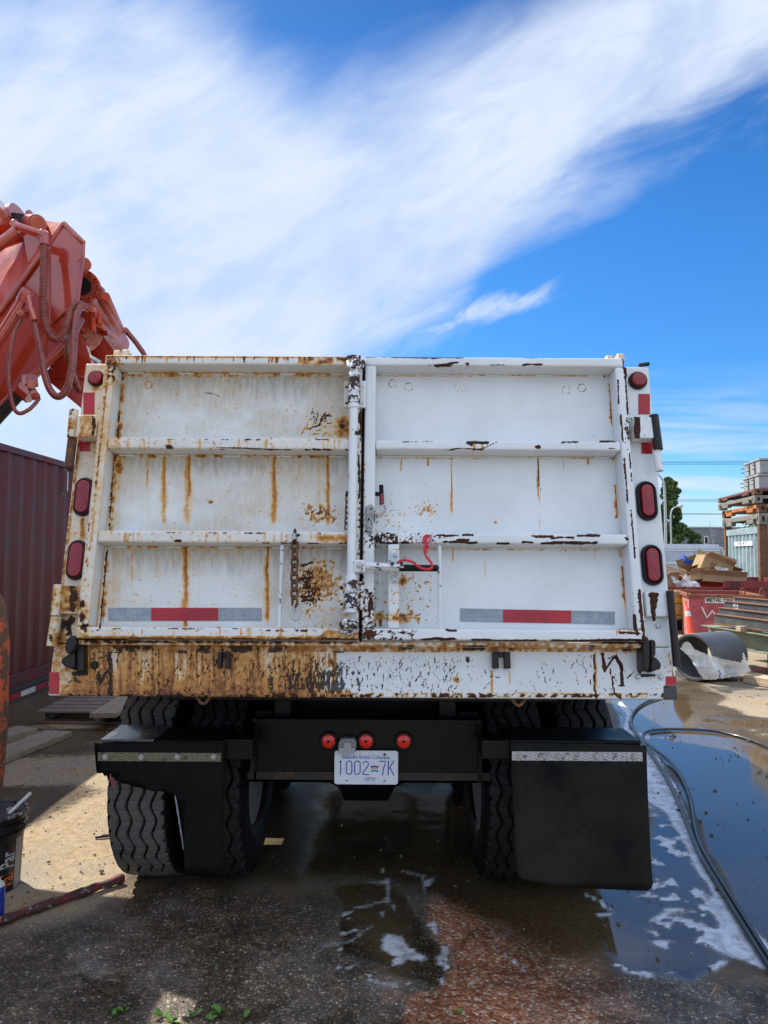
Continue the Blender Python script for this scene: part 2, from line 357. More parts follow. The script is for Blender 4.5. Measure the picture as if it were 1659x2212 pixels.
# ---------------- wear map of the truck's rear: strokes laid out over the slanted plane ----------------
X0,X1,YT,YB=80,1500,740,1540; WH,WW=YB-YT,X1-X0
wr=np.random.RandomState(5)
def vnoise(h,w,sx,sy,seed,octv=4):
    r=np.random.RandomState(seed); out=np.zeros((h,w)); amp=1;tot=0
    for k in range(octv):
        gx,gy=max(1.2,sx/2**k),max(1.2,sy/2**k); g=r.rand(int(h/gy)+3,int(w/gx)+3)
        yy=np.arange(h)/gy; xx=np.arange(w)/gx; iy=yy.astype(int); ix=xx.astype(int); fy=(yy-iy); fx=(xx-ix); fy=(fy*fy*(3-2*fy))[:,None]; fx=(fx*fx*(3-2*fx))[None]
        a=g[iy][:,ix]; b=g[iy][:,ix+1]; c=g[iy+1][:,ix]; d=g[iy+1][:,ix+1]
        out+=amp*((a*(1-fx)+b*fx)*(1-fy)+(c*(1-fx)+d*fx)*fy); tot+=amp; amp*=.6
    return out/tot
NZ=vnoise(WH,WW,26,26,1); NF=vnoise(WH,WW,7,7,2,3); NV=vnoise(WH,WW,9,120,3,4); NV2=vnoise(WH,WW,3.2,14,4,2); NB=vnoise(WH,WW,140,90,6,4)
WMAP=[np.zeros((WH,WW)) for _ in range(6)]; ST,CHP,DI,BL,TN=range(5)
yy_,xx_=np.mgrid[YT:YB,X0:X1]
def win(x0,y0,x1,y1):
    return slice(int(max(0,y0-YT)),int(min(WH,max(0,y1-YT)))),slice(int(max(0,x0-X0)),int(min(WW,max(0,x1-X0))))
def put(ch,s,val): WMAP[ch][s]=np.maximum(WMAP[ch][s],val)
def streak(x,y0,y1,w,a,top=1.0,ch=0,lean=0):
    s=win(x-5*w-20,y0,x+5*w+20,y1); Y=yy_[s]; X=xx_[s]; t=(Y-y0)/(y1-y0)
    cx=x+lean*t+ (NZ[s]-.5)*w*1.2; g=np.exp(-((X-cx)/(w*(.55+.5*t)))**2)
    fade=(1-t*.30)*np.clip((1-t)*7,0,1); put(ch,s,min(1.05,a*1.15)*g*fade*(.78+.4*NV[s])*np.clip(t*8+top,0,1))
def blob(x,y,rx,ry,a,ch=0,rg=1.0,nz=None):
    s=win(x-rx*2.2,y-ry*2.2,x+rx*2.2,y+ry*2.2); n=(NF if nz is None else nz)[s]
    d=((xx_[s]-x)/rx)**2+((yy_[s]-y)/ry)**2; put(ch,s,a*np.clip(np.exp(-d*1.1)+(n-.5)*rg*np.exp(-d*.45),0,1))
def line(pts,w,a,ch=1,ns=.5):
    P=np.array(pts,float); s=win(P[:,0].min()-w*4-3,P[:,1].min()-w*4-3,P[:,0].max()+w*4+4,P[:,1].max()+w*4+4); X=xx_[s]+(NF[s]-.5)*w*3*ns;Y=yy_[s]+(NZ[s]-.5)*w*3*ns; D=np.full(X.shape,1e9)
    for (ax,ay),(bx,by) in zip(P[:-1],P[1:]):
        dx,dy=bx-ax,by-ay; t=np.clip(((X-ax)*dx+(Y-ay)*dy)/(dx*dx+dy*dy+1e-9),0,1); D=np.minimum(D,np.hypot(X-ax-t*dx,Y-ay-t*dy))
    put(ch,s,a*np.clip(1.5-D/w,0,1)*(1-ns+ns*2*NF[s]*1.1))
def specks(x0,y0,x1,y1,n,r0,r1,a,ch=1,cl=None,el=1):
    for _ in range(n):
        if cl: x,y=wr.normal(cl[0],cl[2]),wr.normal(cl[1],cl[3]); 
        else: x,y=wr.uniform(x0,x1),wr.uniform(y0,y1)
        if not(x0<=x<=x1 and y0<=y<=y1): continue
        r=r0+(r1-r0)*wr.rand()**2.5; ry=r*(1+(el-1)*wr.rand()); s=win(x-4*r-2,y-4*ry-2,x+4*r+3,y+4*ry+3)
        put(ch,s,a*np.exp(-(((xx_[s]-x)/r)**2+((yy_[s]-y)/ry)**2)*.9)); 
def scratches(x0,y0,x1,y1,n,l0,l1,w,a,ch=1,ang=(0,3.14)):
    for _ in range(n):
        x,y=wr.uniform(x0,x1),wr.uniform(y0,y1); t=wr.uniform(*ang); l=wr.uniform(l0,l1); b=wr.uniform(-.5,.5)
        line([(x,y),(x+l*.5*math.cos(t),y+l*.5*math.sin(t)),(x+l*math.cos(t+b),y+l*math.sin(t+b))],w,a,ch,.35)
def field(x0,y0,x1,y1,val,ch,soft=8):
    s=win(x0,y0,x1,y1); X=xx_[s];Y=yy_[s]; e=np.minimum(np.minimum(X-x0,x1-X),np.minimum(Y-y0,y1-Y))/soft; put(ch,s,np.clip(e,0,1)*val[s])
# left door: overall grime + yellowing
field(160,765,785,1392,.085+.13*np.clip(NB*1.6-.5,0,1)+.05*NF,ST,4)
for (y0,y1,dep) in ((808,946,75),(984,1147,60),(1180,1356,70)):
    g=np.clip(1-(yy_-y0)/dep,0,1)**.8; field(240,y0,760,y1,np.clip(g*1.35+(NV-.5)*1.5*np.clip(1.4-(yy_-y0)/dep,0,1),0,1)*.85,DI,5)
    field(240,y0,760,y1,np.clip(NB*1.4-.45,0,.5),DI,4)
for x,y0,y1,w,a in ((318,985,1060,2.2,.7),(320,990,1145,7,.22),(355,985,1075,3,1.0),(353,985,1146,8,.55),(409,985,1080,4.5,.95),(405,985,1147,12,.5),(432,985,1120,3,.25),(592,985,1147,8,.62),(594,985,1090,3,.8),
    (646,985,1100,3,.3),(690,985,1147,10,.3),(709,985,1147,5,.75),(470,985,1100,2,.2),(285,1181,1262,2.4,.6),(283,1181,1300,7,.2),(345,1181,1270,8,.25),(402,1181,1312,4,1.0),(399,1181,1356,11,.6),
    (578,1181,1356,4.5,.95),(575,1200,1356,10,.4),(430,1200,1320,3,.2),(520,1181,1260,3,.2),(640,1181,1356,20,.12),(700,1181,1356,14,.15),(262,810,945,6,.35),(402,1340,1356,8,.7)):
    streak(x,y0,y1,w,a)
    if w>2.2: streak(x+wr.uniform(-3,3),y0,y1+4 if y1>1140 else y1+40,w*2.4,a*.38)
for x in (300,330,381,430,470,505,548,590,628,668,712): streak(x+wr.uniform(-8,8),812,812+wr.uniform(30,90),wr.uniform(3,7),.16)
blob(743,920,17,22,1.0,0,1.3); blob(735,935,26,13,.75,0,1.6); blob(741,918,12,14,.7,1,1.2); specks(690,880,755,946,70,.8,2.4,.8,0)
scratches(662,893,712,930,26,6,16,1.1,.85,1,(-1.3,-.2)); scratches(650,915,700,944,12,4,12,1.2,.8,0,(-1.2,.2)); line([(441,848),(460,850),(475,857)],1.1,.9); 
for a in range(12):
    t=a*.55; line([(321+8*math.cos(t),831+8*math.sin(t)),(321+8*math.cos(t+.5),831+8*math.sin(t+.5))],1.0,.75,0,.2)
scratches(655,1096,722,1132,30,4,13,1.2,.9,0,(-1.8,-.4)); scratches(660,1100,715,1120,12,6,12,1.1,.8,1,(-1.8,-.5)); specks(640,1085,745,1146,80,.7,2.2,.75,0)
blob(456,1085,6,4,.9); blob(452,1188,5,3,.7)
specks(245,812,755,945,170,.5,1.8,.8,0); specks(240,986,750,1146,200,.5,1.7,.8,0); specks(230,1182,745,1355,260,.5,1.8,.8,0); specks(240,812,755,1355,260,.4,1.0,.8,1)
# chain rub patch
specks(642,1205,742,1320,700,.8,3.0,.95,0,cl=(688,1262,24,26)); specks(642,1205,735,1312,620,.6,2.2,1,1,cl=(668,1268,15,26),el=1.6); blob(690,1250,34,36,.45,0,1.4)
for x,y,l in ((648,1222,16),(646,1251,22),(650,1290,24),(652,1298,26),(664,1218,12),(655,1270,16)): line([(x,y),(x+l,y-4+wr.uniform(-2,2))],1.8,1.1,1,.7)
specks(640,1310,760,1356,90,.8,2.4,.8,0)
# rust in the corners of the left door
for y0,y1,x0,x1 in ((800,945,262,255),(984,1147,246,236),(1180,1357,232,216)):
    for k in range(16):
        t=wr.rand(); blob(x0+(x1-x0)*t+4,y0+(y1-y0)*t,wr.uniform(2,6),wr.uniform(5,16),wr.uniform(.5,.9),0,1.5)
    line([(x0,y0),(x1,y1)],1.6,.9,1,1.0)
blob(256,935,9,14,1,0,1.4); blob(258,1010,10,22,.85,0,1.4)
for y in (811,985,1181): 
    field(240,y-6,760,y+5,np.clip(NV*1.8-.55,0,1),ST,2); specks(245,y-4,755,y+4,60,.8,2.6,.9,1,el=.7)
# left door frame and rails
blob(240,782,18,12,.8,0,1.6); specks(228,768,268,822,150,.8,2.8,1,1); specks(228,768,262,840,120,1,3,.9,0)
field(262,787,760,811,.25+.5*np.clip(NV*1.5-.4,0,1),ST,3)
for k in range(52): x=wr.uniform(255,770); line([(x,769),(x+wr.uniform(-1,1),769+wr.uniform(3,16))],1.2,.8,0 if k%2 else 1,.5)
field(228,766,785,774,.55+.6*(NF-.3),ST,2); field(640,768,756,790,np.clip(NF*1.5-.2,0,1),ST,6); field(720,768,757,790,np.clip(NF*1.6-.55,0,1)*1.2,CHP,6)
for (ya,yb) in ((946,972),(1148,1175),(1355,1381)):
    for k in range(26):
        x=wr.uniform(240,755); L=wr.uniform(6,26); line([(x,yb-wr.uniform(0,3)),(x+L,yb-wr.uniform(0,2))],1.3,.9,1,.8) if k%3 else line([(x,ya+3),(x+L*.8,ya+3)],1.3,.9,1,.8)
    for k in range(16): x=wr.uniform(240,755); streak(x,ya+2,yb,wr.uniform(1.5,4),.5)
    specks(238,ya,755,yb,120,.6,2.0,.9,0); specks(238,ya,755,yb,60,.6,1.6,.9,1)
line([(464,958),(466,966),(540,968),(640,972)],1.0,.95,1,.3); blob(365,965,9,5,1.1,1,1.8); blob(640,1156,9,3,1.1,1,1.5); blob(385,1168,12,3,1.1,1,1.8); blob(1,1,1,1,0)
field(676,1148,760,1176,np.clip(.3+NF,0,1)*.8,ST,14); field(170,1378,783,1392,np.clip(NF*2.2-.55,0,1.1),CHP,2); field(165,1372,783,1392,.6*np.clip(NV*2-.4,0,1)+.2,ST,3)
field(555,1356,690,1368,np.clip(NF*1.6-.35,0,1),CHP,5); field(690,1355,783,1385,np.clip(NF*1.5-.1,0,1)*.7,ST,10)
specks(690,1352,785,1388,120,.8,2.2,.95,1); blob(176,1335,7,12,1.1,1,1.9); blob(178,1305,6,14,1.0,1,1.9); blob(180,1355,8,12,1.1,1,1.8); field(160,1290,196,1380,np.clip(NF*1.6-.5,0,1),ST,8)
for k in range(60): t=wr.rand(); blob(232-t*60+wr.uniform(-4,4),775+t*590,wr.uniform(1,2.6),wr.uniform(2,8),wr.uniform(.6,1),k%2,1.2)
line([(238,768),(225,880),(215,980),(196,1180)],1.2,.75,0,1.2)
# strip between the doors
specks(772,890,786,1380,420,.7,2.6,1,1,el=1.8); specks(770,880,788,1380,160,.8,2.2,.9,0); line([(778,885),(781,940)],2.2,1.1,1,.9); line([(775,985),(777,1060)],1.6,1,1,.9)
# left post
field(100,785,262,1400,.16+.3*np.clip(NB*1.7-.6,0,1),ST,3)
specks(150,830,240,1300,160,.6,2,.8,0); specks(140,830,240,1300,60,.5,1.5,.9,1); blob(206,838,12,6,.6,0,1.6); streak(205,838,870,7,.4)
line([(176,925),(150,1135),(135,1262)],3,.6,0,.8); streak(178,1120,1170,8,.75); blob(168,1250,14,5,.5,0); line([(190,1120),(173,1160)],.8,.7); line([(205,975),(225,1010)],.8,.6,1)
blob(150,1350,14,30,.9,1,1.6); blob(128,1380,16,40,.8,0,1.4); blob(170,1430,14,30,.7,1,1.8); field(104,1390,215,1505,np.clip(NF*1.1+.1,0,1)*.6,ST,12); specks(110,1330,215,1500,150,.8,2.8,.95,1)
blob(160,1470,26,10,.7,3,1.8); blob(138,1345,12,26,.7,3,1.6)
# beam, rusty half
g=np.clip((745-xx_)/90,0,1)*np.clip((xx_-100)/70,0,1)
field(100,1393,760,1506,g*np.clip(.36+.75*(NV-.35)+.32*np.clip((yy_-1440)/60,0,1)+.5*(NB-.4),0,1)*.9,ST,2)
for k in range(70): x=wr.uniform(190,730); streak(x,1398+wr.uniform(0,30),1440+wr.uniform(0,62),wr.uniform(1.5,6),wr.uniform(.4,.95))
for x in (425,436,462,500,330,343,375,283): streak(x,1400,1500,4,.95)
field(210,1392,745,1412,np.clip(NZ*2.2-.75+.5*(NF-.5),0,1)*1.0,BL,2); field(745,1392,1400,1407,np.clip(NZ*2.4-.85,0,1),BL,2); field(160,1390,1400,1410,.8*np.clip(NF*1.6-.2,0,1),ST,2)
field(130,1497,1440,1508,np.clip(NF*2.4-.75,0,1.1),CHP,1.5); field(130,1490,760,1508,np.clip(NF*1.4,0,1),ST,3); field(760,1495,1400,1508,.7*np.clip(NF*1.8-.4,0,1),ST,2)
specks(190,1400,730,1500,620,.6,2.6,1.0,1,el=1.7); scratches(280,1410,720,1495,90,6,26,1.0,.9,1,(.9,2.2)); 
def abr(x0,y0,x1,y1,k,ch=3,soft=25): field(x0,y0,x1,y1,np.clip((NV2-.5)*2.6+(NF-.5)*1.2+k,0,1.1),ch,soft)
abr(508,1418,640,1504,.10); abr(600,1412,760,1506,.42,3,22); abr(620,1440,748,1504,.62,3,16); abr(730,1412,850,1502,-.04,3,22); abr(850,1430,1010,1504,-.36,3,25); abr(1010,1425,1100,1475,-.3); abr(720,1430,800,1500,.25,3,20)
scratches(735,1415,1000,1495,230,5,22,.65,.75,3,(1.2,1.95)); scratches(860,1410,1400,1500,60,5,22,.9,.9,1,(.3,2.6)); specks(740,1400,1450,1506,400,.45,1.6,.9,1,el=1.7); specks(740,1410,1450,1506,160,.5,1.6,.9,0)
# left dark marks
line([(232,1410),(238,1440),(215,1480)],3,1,3,.9); line([(238,1412),(240,1500)],4,1,3,.8); line([(256,1412),(252,1430)],1.5,1,1,.6); line([(218,1410),(262,1410)],1.2,1,1,.5); line([(200,1400),(212,1500)],1,.8,1,.6); blob(196,1425,16,26,.8,2,1.4); blob(212,1462,9,14,.8,3,1.6)
# right beam marks
line([(1302,1412),(1306,1450)],3.2,1.1,1,.6); line([(1306,1448),(1328,1418),(1340,1430)],2.2,1.1,1,.6); line([(1330,1418),(1342,1440),(1344,1480)],3.6,1.1,1,.5); line([(1336,1481),(1350,1481)],1.2,1,1,.3)
line([(1283,1415),(1285,1450),(1284,1480),(1288,1508)],2.0,1,1,1.1); streak(1286,1410,1505,5,.6); line([(1318,1445),(1328,1500),(1345,1512)],1.4,1,1,.9); streak(1062,1448,1500,3,.75); streak(1101,1448,1480,3,.6); blob(1010,1425,6,18,.8,1,2); blob(985,1470,7,10,.7,0,2)
field(1432,1480,1470,1520,.2+1.4*np.clip(NF*2-.2,0,1)+.4*(NZ),BL,3); specks(1400,1400,1455,1480,60,.5,1.6,.9,1); line([(1445,1412),(1456,1470)],1,.8,0,.8)
specks(1380,1400,1450,1512,80,.6,2,.8,0)
# right door
field(785,765,1400,1392,0.03+.0*NF,ST,3)
line([(850,772),(905,773),(1000,772)],1.8,1.0,1,1.0); line([(1090,771),(1290,771)],1.8,1.1,1,.9); line([(790,771),(1345,769)],1.2,.8,1,1.3); blob(955,788,26,3,1.1,1,1.6); line([(945,790),(990,782)],1.6,1,1,1); line([(1130,788),(1170,787)],1.6,1.1,1,.9); blob(1009,786,5,4,1,1); line([(1060,788),(1090,788)],1.1,.9,1,.8)
for x,y,r in ((848,829,8),(883,836,9),(1224,842,9),(1257,838,8.5)):
    for a in range(12):
        t=a*.55
        if wr.rand()<.75: line([(x+r*math.cos(t),y+r*math.sin(t)),(x+r*math.cos(t+.45),y+r*math.sin(t+.45))],.9,.85,1,.2)
specks(985,838,1010,846,8,1,2,.9,1); specks(820,815,1320,945,26,.5,1.5,.9,1)
for x0,x1,y in ((815,1310,812),(815,1325,990),(812,1340,1187)): line([(x0,y),(x1,y)],.9,.55,0,1.0)
for x,y0,y1,w,a in ((976,990,1120,1.6,.9),(976,1060,1110,4,.55),(1162,990,1085,1.5,1.0),(1162,990,1060,4,.5),(1166,1040,1180,1,.5),(866,990,1020,2,.7),(925,990,1008,2.5,.8),(1217,990,1020,1.5,.5),(1271,990,1005,4,.7),
    (978,1187,1215,2,.7),(1048,1187,1255,1.2,.5),(1165,1187,1200,1.2,.5),(1222,1187,1192,3,.6),(1285,1187,1210,1.5,.5),(1025,957,978,3,.9),(1043,957,976,2.5,.9)): streak(x,y0,y1,w,a)
line([(1162,992),(1164,1030),(1167,1060)],1.1,.9,1,.6)
line([(1010,955),(1054,955)],2.8,1.2,1,.5); line([(1012,957),(1020,962)],2,1.1,1,.6); line([(962,971),(1000,968),(1040,970),(1075,954)],1.0,.95,1,.9); blob(1164,966,10,5,1,1,1.9); line([(1215,954),(1250,954)],1.5,1.1,1,.9); line([(1295,953),(1330,954)],1.3,1,1,.9); line([(1315,968),(1330,968)],1.2,1,1,.7); line([(870,953),(935,953)],.9,.9,1,1.2)
# T-handle speckle field
specks(812,1040,960,1150,260,.45,1.3,1,1,cl=(870,1095,48,30)); specks(850,1075,945,1115,110,.7,2.2,.85,0,cl=(930,1100,18,8)); specks(812,1100,880,1150,60,.7,2,.8,0); blob(1070,1128,4,3,.9,0)
for x0,x1,y0,y1,n,r in ((812,860,1150,1175,330,2.0),(860,960,1150,1176,300,1.6),(786,815,1095,1180,260,2.0),(786,812,1270,1385,330,2.2),(786,900,1360,1388,420,2.0),(786,812,1180,1270,60,1.3)): specks(x0,y0,x1,y1,n,.5,r,1,1,el=1.4)
blob(805,1120,8,14,.9,3,1.9); blob(812,1165,14,9,1.0,3,1.8); blob(800,1310,8,30,.9,1,1.9); blob(795,1370,14,12,1,1,1.9)
line([(822,1172),(855,1174)],2.4,1.2,1,.8); line([(867,1172),(882,1172)],2,1.1,1,.7)
for x0,x1,y in ((945,990,1156),(960,1030,1171),(1000,1022,1154),(1075,1100,1173),(1130,1150,1172),(1150,1195,1157),(1170,1215,1173),(1225,1260,1173),(1190,1240,1162),(1250,1296,1156),(1180,1290,1172),(990,1012,1165)): line([(x0,y),((x0+x1)/2,y+wr.uniform(-1.5,1.5)),(x1,y)],2.0,1.15,1,.8)
line([(1270,1155),(1290,1155)],2,1,1,.6); line([(1352,1162),(1356,1164)],3,1,1,.5)
# behind the latch, rust spatter
field(806,1187,842,1357,.18+.5*np.clip(NF*1.5-.5,0,1),DI,3); specks(808,1190,945,1355,130,.6,2.4,.85,0,cl=(865,1270,40,48)); specks(808,1190,945,1355,240,.5,1.5,1,1,cl=(875,1270,45,50))
blob(822,1335,14,12,1,0,1.7); blob(866,1335,22,10,.9,0,2); blob(868,1255,10,10,.9,0,1.9); scratches(855,1320,905,1352,16,4,12,1.2,.9,0,(-1,.3)); scratches(870,1240,930,1340,24,2,8,.9,.9,0); field(812,1315,845,1357,.8*NF,CHP,5)
# right stile, edges
line([(1347,772),(1351,812)],2.6,1.2,1,.7); line([(1350,800),(1356,895)],1.5,1.15,1,.6); line([(1341,895),(1345,955)],1.4,1.1,1,.8); line([(1335,820),(1337,872)],1.2,1.1,1,.7); line([(1348,990),(1356,1085)],1.6,1.15,1,.6); line([(1362,1100),(1372,1205)],1.5,1.1,1,.7); line([(1360,980),(1366,1040)],1.1,1,1,1.1)
line([(1380,1275),(1387,1340),(1392,1382)],3.2,1.2,1,.7); line([(1370,1330),(1376,1370)],3.0,1.2,1,.7); line([(1358,1200),(1364,1330)],1.1,.9,1,1.3); specks(1340,890,1372,990,120,.7,2.6,1,1,cl=(1358,925,6,25)); specks(1330,790,1395,1380,130,.5,1.5,.9,1)
for (a,b) in (((1317,830),(1322,918)),((1329,1050),(1333,1118)),((1344,1225),(1349,1300))): line([a,b],1.3,.9,0,.7); line([a,b],3.5,.35,0,.8)
blob(1347,1285,4,12,.9,0,1.2); line([(1349,1300),(1352,1350)],.9,.7,0,.6)
line([(1305,815),(1326,795)],1.6,.6,0,.8); line([(1322,995),(1336,980)],1.6,.6,0,.8); streak(1340,1188,1205,5,.5)
# bottom rail of the right door
for x0,x1,y in ((910,985,1380),(1020,1160,1383),(1190,1300,1384),(1290,1395,1383),(965,985,1362),(1340,1380,1367)): line([(x0,y),(x1,y)],2.2,1.2,1,.9)
field(1300,1379,1397,1392,np.clip(NF*2-.2,0,1.2),CHP,2); field(785,1382,1300,1392,.5*np.clip(NF*2-.3,0,1.2),ST,1.5); specks(1330,1358,1392,1372,50,.8,2.2,.8,0)
# right post
line([(1406,1284),(1420,1284)],4,1.3,1,.5); line([(1408,1286),(1409,1300),(1412,1335)],4.5,1.3,1,.6); line([(1417,1286),(1416,1300),(1412,1318)],4,1.3,1,.6)
specks(1360,800,1455,1300,70,.5,1.5,.9,1); streak(1442,1145,1165,3,.6,lean=6); line([(1432,1142),(1442,1160)],1.6,.8,0,.6); line([(1443,1205),(1447,1235)],1,.8,1,.6); line([(1408,853),(1410,880)],.8,.6,0,.4)
TX=1.4
def sample(px,py):
    fx=np.clip(px-X0,0,WW-1.01); fy=np.clip(py-YT,0,WH-1.01); ix=fx.astype(int); iy=fy.astype(int); a=fx-ix; b=fy-iy; out=[]
    ok=((px>=X0)&(px<=X1)&(py>=YT)&(py<=YB)).astype(float)
    for m in WMAP[:5]:
        out.append(((m[iy,ix]*(1-a)+m[iy,ix+1]*a)*(1-b)+(m[iy+1,ix]*(1-a)+m[iy+1,ix+1]*a)*b)*ok)
    return out
def rearmesh(name,parts,mat,parent,step=.006,r=.006,nref=None,back=False):
    P,F=gridbox(parts,step,r,back=back); nr=nref if nref is not None else parts[0][5]
    Wv=OO+P[:,:1]*EU+P[:,1:2]*EV+P[:,2:3]*EN
    flat=OO+P[:,:1]*EU+P[:,1:2]*EV+nr*EN; px,py=proj(flat); s=sample(np.nan_to_num(px),np.nan_to_num(py))
    dn=np.clip(1-(nr-P[:,2]-.008)/.012,0,1) if nr>.05 else np.ones(len(P)); inner=1-dn
    gr=np.clip(.5-P[:,0]/.25+.0,0,1)*(P[:,0]<-.05)
    s[1]=s[1]*dn; s[3]=s[3]*dn; s[4]=s[4]*dn
    deep=np.clip(1-(P[:,2]-.004)/.03,0,1)*inner
    s[0]=np.maximum(s[0]*(dn+.35*inner),inner*(.10+.42*deep)*(.35+.65*gr)*np.clip(NV[(np.abs(P[:,1])*400).astype(int)%WH,(np.abs(P[:,0])*400).astype(int)%WW]*2.2-.35,0,1)*1.3)
    me=fastmesh(name,Wv,F,{'wear':np.stack(s[:3],1),'wear2':np.stack([s[3],s[4],0*s[3]],1)})
    return link(name,me,M[mat],parent,smooth='all')
# ---------------- ground ----------------
def axis_pts(a,b,d,lo,hi,gr=1.18):
    m=list(np.arange(a,b+1e-6,d)); s=d; q=m[-1]
    while q<hi: s*=gr; q+=s; m.append(q)
    s=d; q=m[0]; 
    while q>lo: s*=gr; q-=s; m.insert(0,q)
    return np.array(m)
gx=axis_pts(-3.4,5.2,.026,-320,320,1.10); gy=axis_pts(2.1,7.0,.026,-60,600,1.07)
GX,GY=np.meshgrid(gx,gy,indexing='ij'); W3=np.stack([GX.ravel(),GY.ravel(),np.zeros(GX.size)],1)
px,py=proj(W3); bad=np.isnan(px)|(W3[:,1]<1); px=np.where(bad,-9999,px); py=np.where(bad,-9999,py)
# world-plane noises
def gnoise(sx,sy,seed,octv=4):
    r=np.random.RandomState(seed); out=0;amp=1;tot=0; T_=r.rand(512,512)
    for k in range(octv):
        a=W3[:,0]/sx*2**k+37.3*k+200; b=W3[:,1]/sy*2**k+17.7*k+200; ia=np.floor(a).astype(int); ib=np.floor(b).astype(int); fa=a-ia; fb=b-ib; fa=fa*fa*(3-2*fa); fb=fb*fb*(3-2*fb)
        g=lambda i,j: T_[i%512,j%512]
        out=out+amp*((g(ia,ib)*(1-fa)+g(ia+1,ib)*fa)*(1-fb)+(g(ia,ib+1)*(1-fa)+g(ia+1,ib+1)*fa)*fb); tot+=amp; amp*=.55
    return out/tot
n1=gnoise(.9,.9,3); n2=gnoise(.22,.22,4); n3=gnoise(2.6,.7,5); n4=gnoise(.08,.08,6,3); n5=gnoise(1.4,.35,8)
def sdf(poly):
    P=np.array(poly,float); D=np.full(px.shape,1e9); ins=np.zeros(px.shape,bool); n=len(P)
    for i in range(n):
        ax,ay=P[i]; bx,by=P[(i+1)%n]; dx,dy=bx-ax,by-ay; t=np.clip(((px-ax)*dx+(py-ay)*dy)/(dx*dx+dy*dy+1e-9),0,1); D=np.minimum(D,np.hypot(px-ax-t*dx,py-ay-t*dy))
        c=((ay>py)!=(by>py))&(px<(bx-ax)*(py-ay)/(by-ay+1e-12)+ax); ins^=c
    return np.where(ins,D,-D)
def reg(poly,soft=12,amp=30,nz=None,bias=0):
    s=sdf(poly)+((n2 if nz is None else nz)-.5)*2*amp+bias; return np.clip(s/soft*.5+.5,0,1)
def ell(x,y,rx,ry,nz=None,amp=.5): 
    d=1-np.hypot((px-x)/rx,(py-y)/ry)+((n2 if nz is None else nz)-.5)*2*amp; return np.clip(d*3,0,1)
near=np.clip((22-W3[:,1])/8,0,1)
# dry / wet
sand=np.clip((n3-.36)*5,0,1)*.8
sandL=reg([(-400,1500),(240,1500),(560,1660),(600,1850),(420,1890),(300,1905),(200,1990),(-60,2040),(-400,2040)],20,25,n1)
wet=np.clip((.60-n5)*7,0,1)*(px>1300)*(py>1440)
shade_damp=np.clip((n3-.30)*3.5,0,1)*reg([(-500,1440),(330,1440),(330,1660),(226,1700),(62,1790),(-60,1850),(-500,1950)],30,30,n1); wet=np.maximum(wet,shade_damp*.8)  # mottled damp that also paints the container's shade darker on the dirt
wet=np.maximum(wet,reg([(300,1860),(420,1500),(620,1470),(1500,1470),(1700,1600),(1900,2500),(-200,2500),(-200,2090),(150,1990),(240,1930)],26,40,n1))
wet=np.where(px<-9000,.35,wet)
dryp=reg([(560,1960),(600,1965),(620,1990),(560,2060),(470,2040)],12,8)*0
water=reg([(1330,1500),(1480,1512),(1530,1560),(1700,1640),(1800,1760),(1760,2150),(1640,2100),(1540,1860),(1465,1700),(1410,1600),(1350,1560)],10,26,n1)
water=np.maximum(water,reg([(1335,1505),(1460,1520),(1420,1640),(1340,1640)],10,10,n1))
water=np.maximum(water,.9*reg([(1395,1650),(1480,1760),(1560,1940),(1620,2060),(1500,2120),(1330,2100),(1250,1960),(1300,1900),(1400,1880)],20,22,n1))
water=np.maximum(water,.72*reg([(700,1700),(1120,1700),(1300,1900),(1360,2060),(1200,2080),(1040,1990),(930,1930),(800,1900),(640,1900)],30,45,n1))
water=np.maximum(water,.8*np.clip((.49-n5)*7,0,1)*(px>1440)*(py<1600)*(py>1440))
water=np.maximum(water,.6*reg([(720,1920),(830,1880),(900,1960),(965,2070),(950,2130),(860,2110),(740,2060)],10,20,n2))
foam=reg([(1385,1610),(1420,1640),(1452,1700),(1478,1770),(1530,1880),(1590,1970),(1700,2080),(1700,2110),(1640,2085),(1575,2060),(1520,2025),(1560,2000),(1530,1950),(1552,1930),(1500,1850),(1470,1800),(1440,1745),(1400,1720),(1390,1670)],9,12,n2,5)
foam=np.maximum(foam,.95*reg([(829,2012),(865,2020),(880,2045),(925,2070),(890,2072),(850,2062),(822,2050)],7,9,n2))
lace=np.clip(1.3-np.abs(n2-.5)/.05,0,1)*np.clip((n4-.2)*3,0,1)
fz=np.maximum(reg([(1380,1720),(1480,1780),(1560,1960),(1620,2080),(1500,2130),(1400,2060),(1370,1900)],30,20,n1),0)
foam=np.maximum(foam,fz*np.maximum(lace*.9,np.clip((n4-.63)*9,0,.85)))
fz2=reg([(780,1860),(930,1870),(980,2000),(985,2120),(900,2160),(700,2100),(740,1960)],25,25,n1)
foam=np.maximum(foam,fz2*np.clip((np.abs(n2-.48)<.035)*.55+(n4-.7)*4*(n1>.45),0,.7))
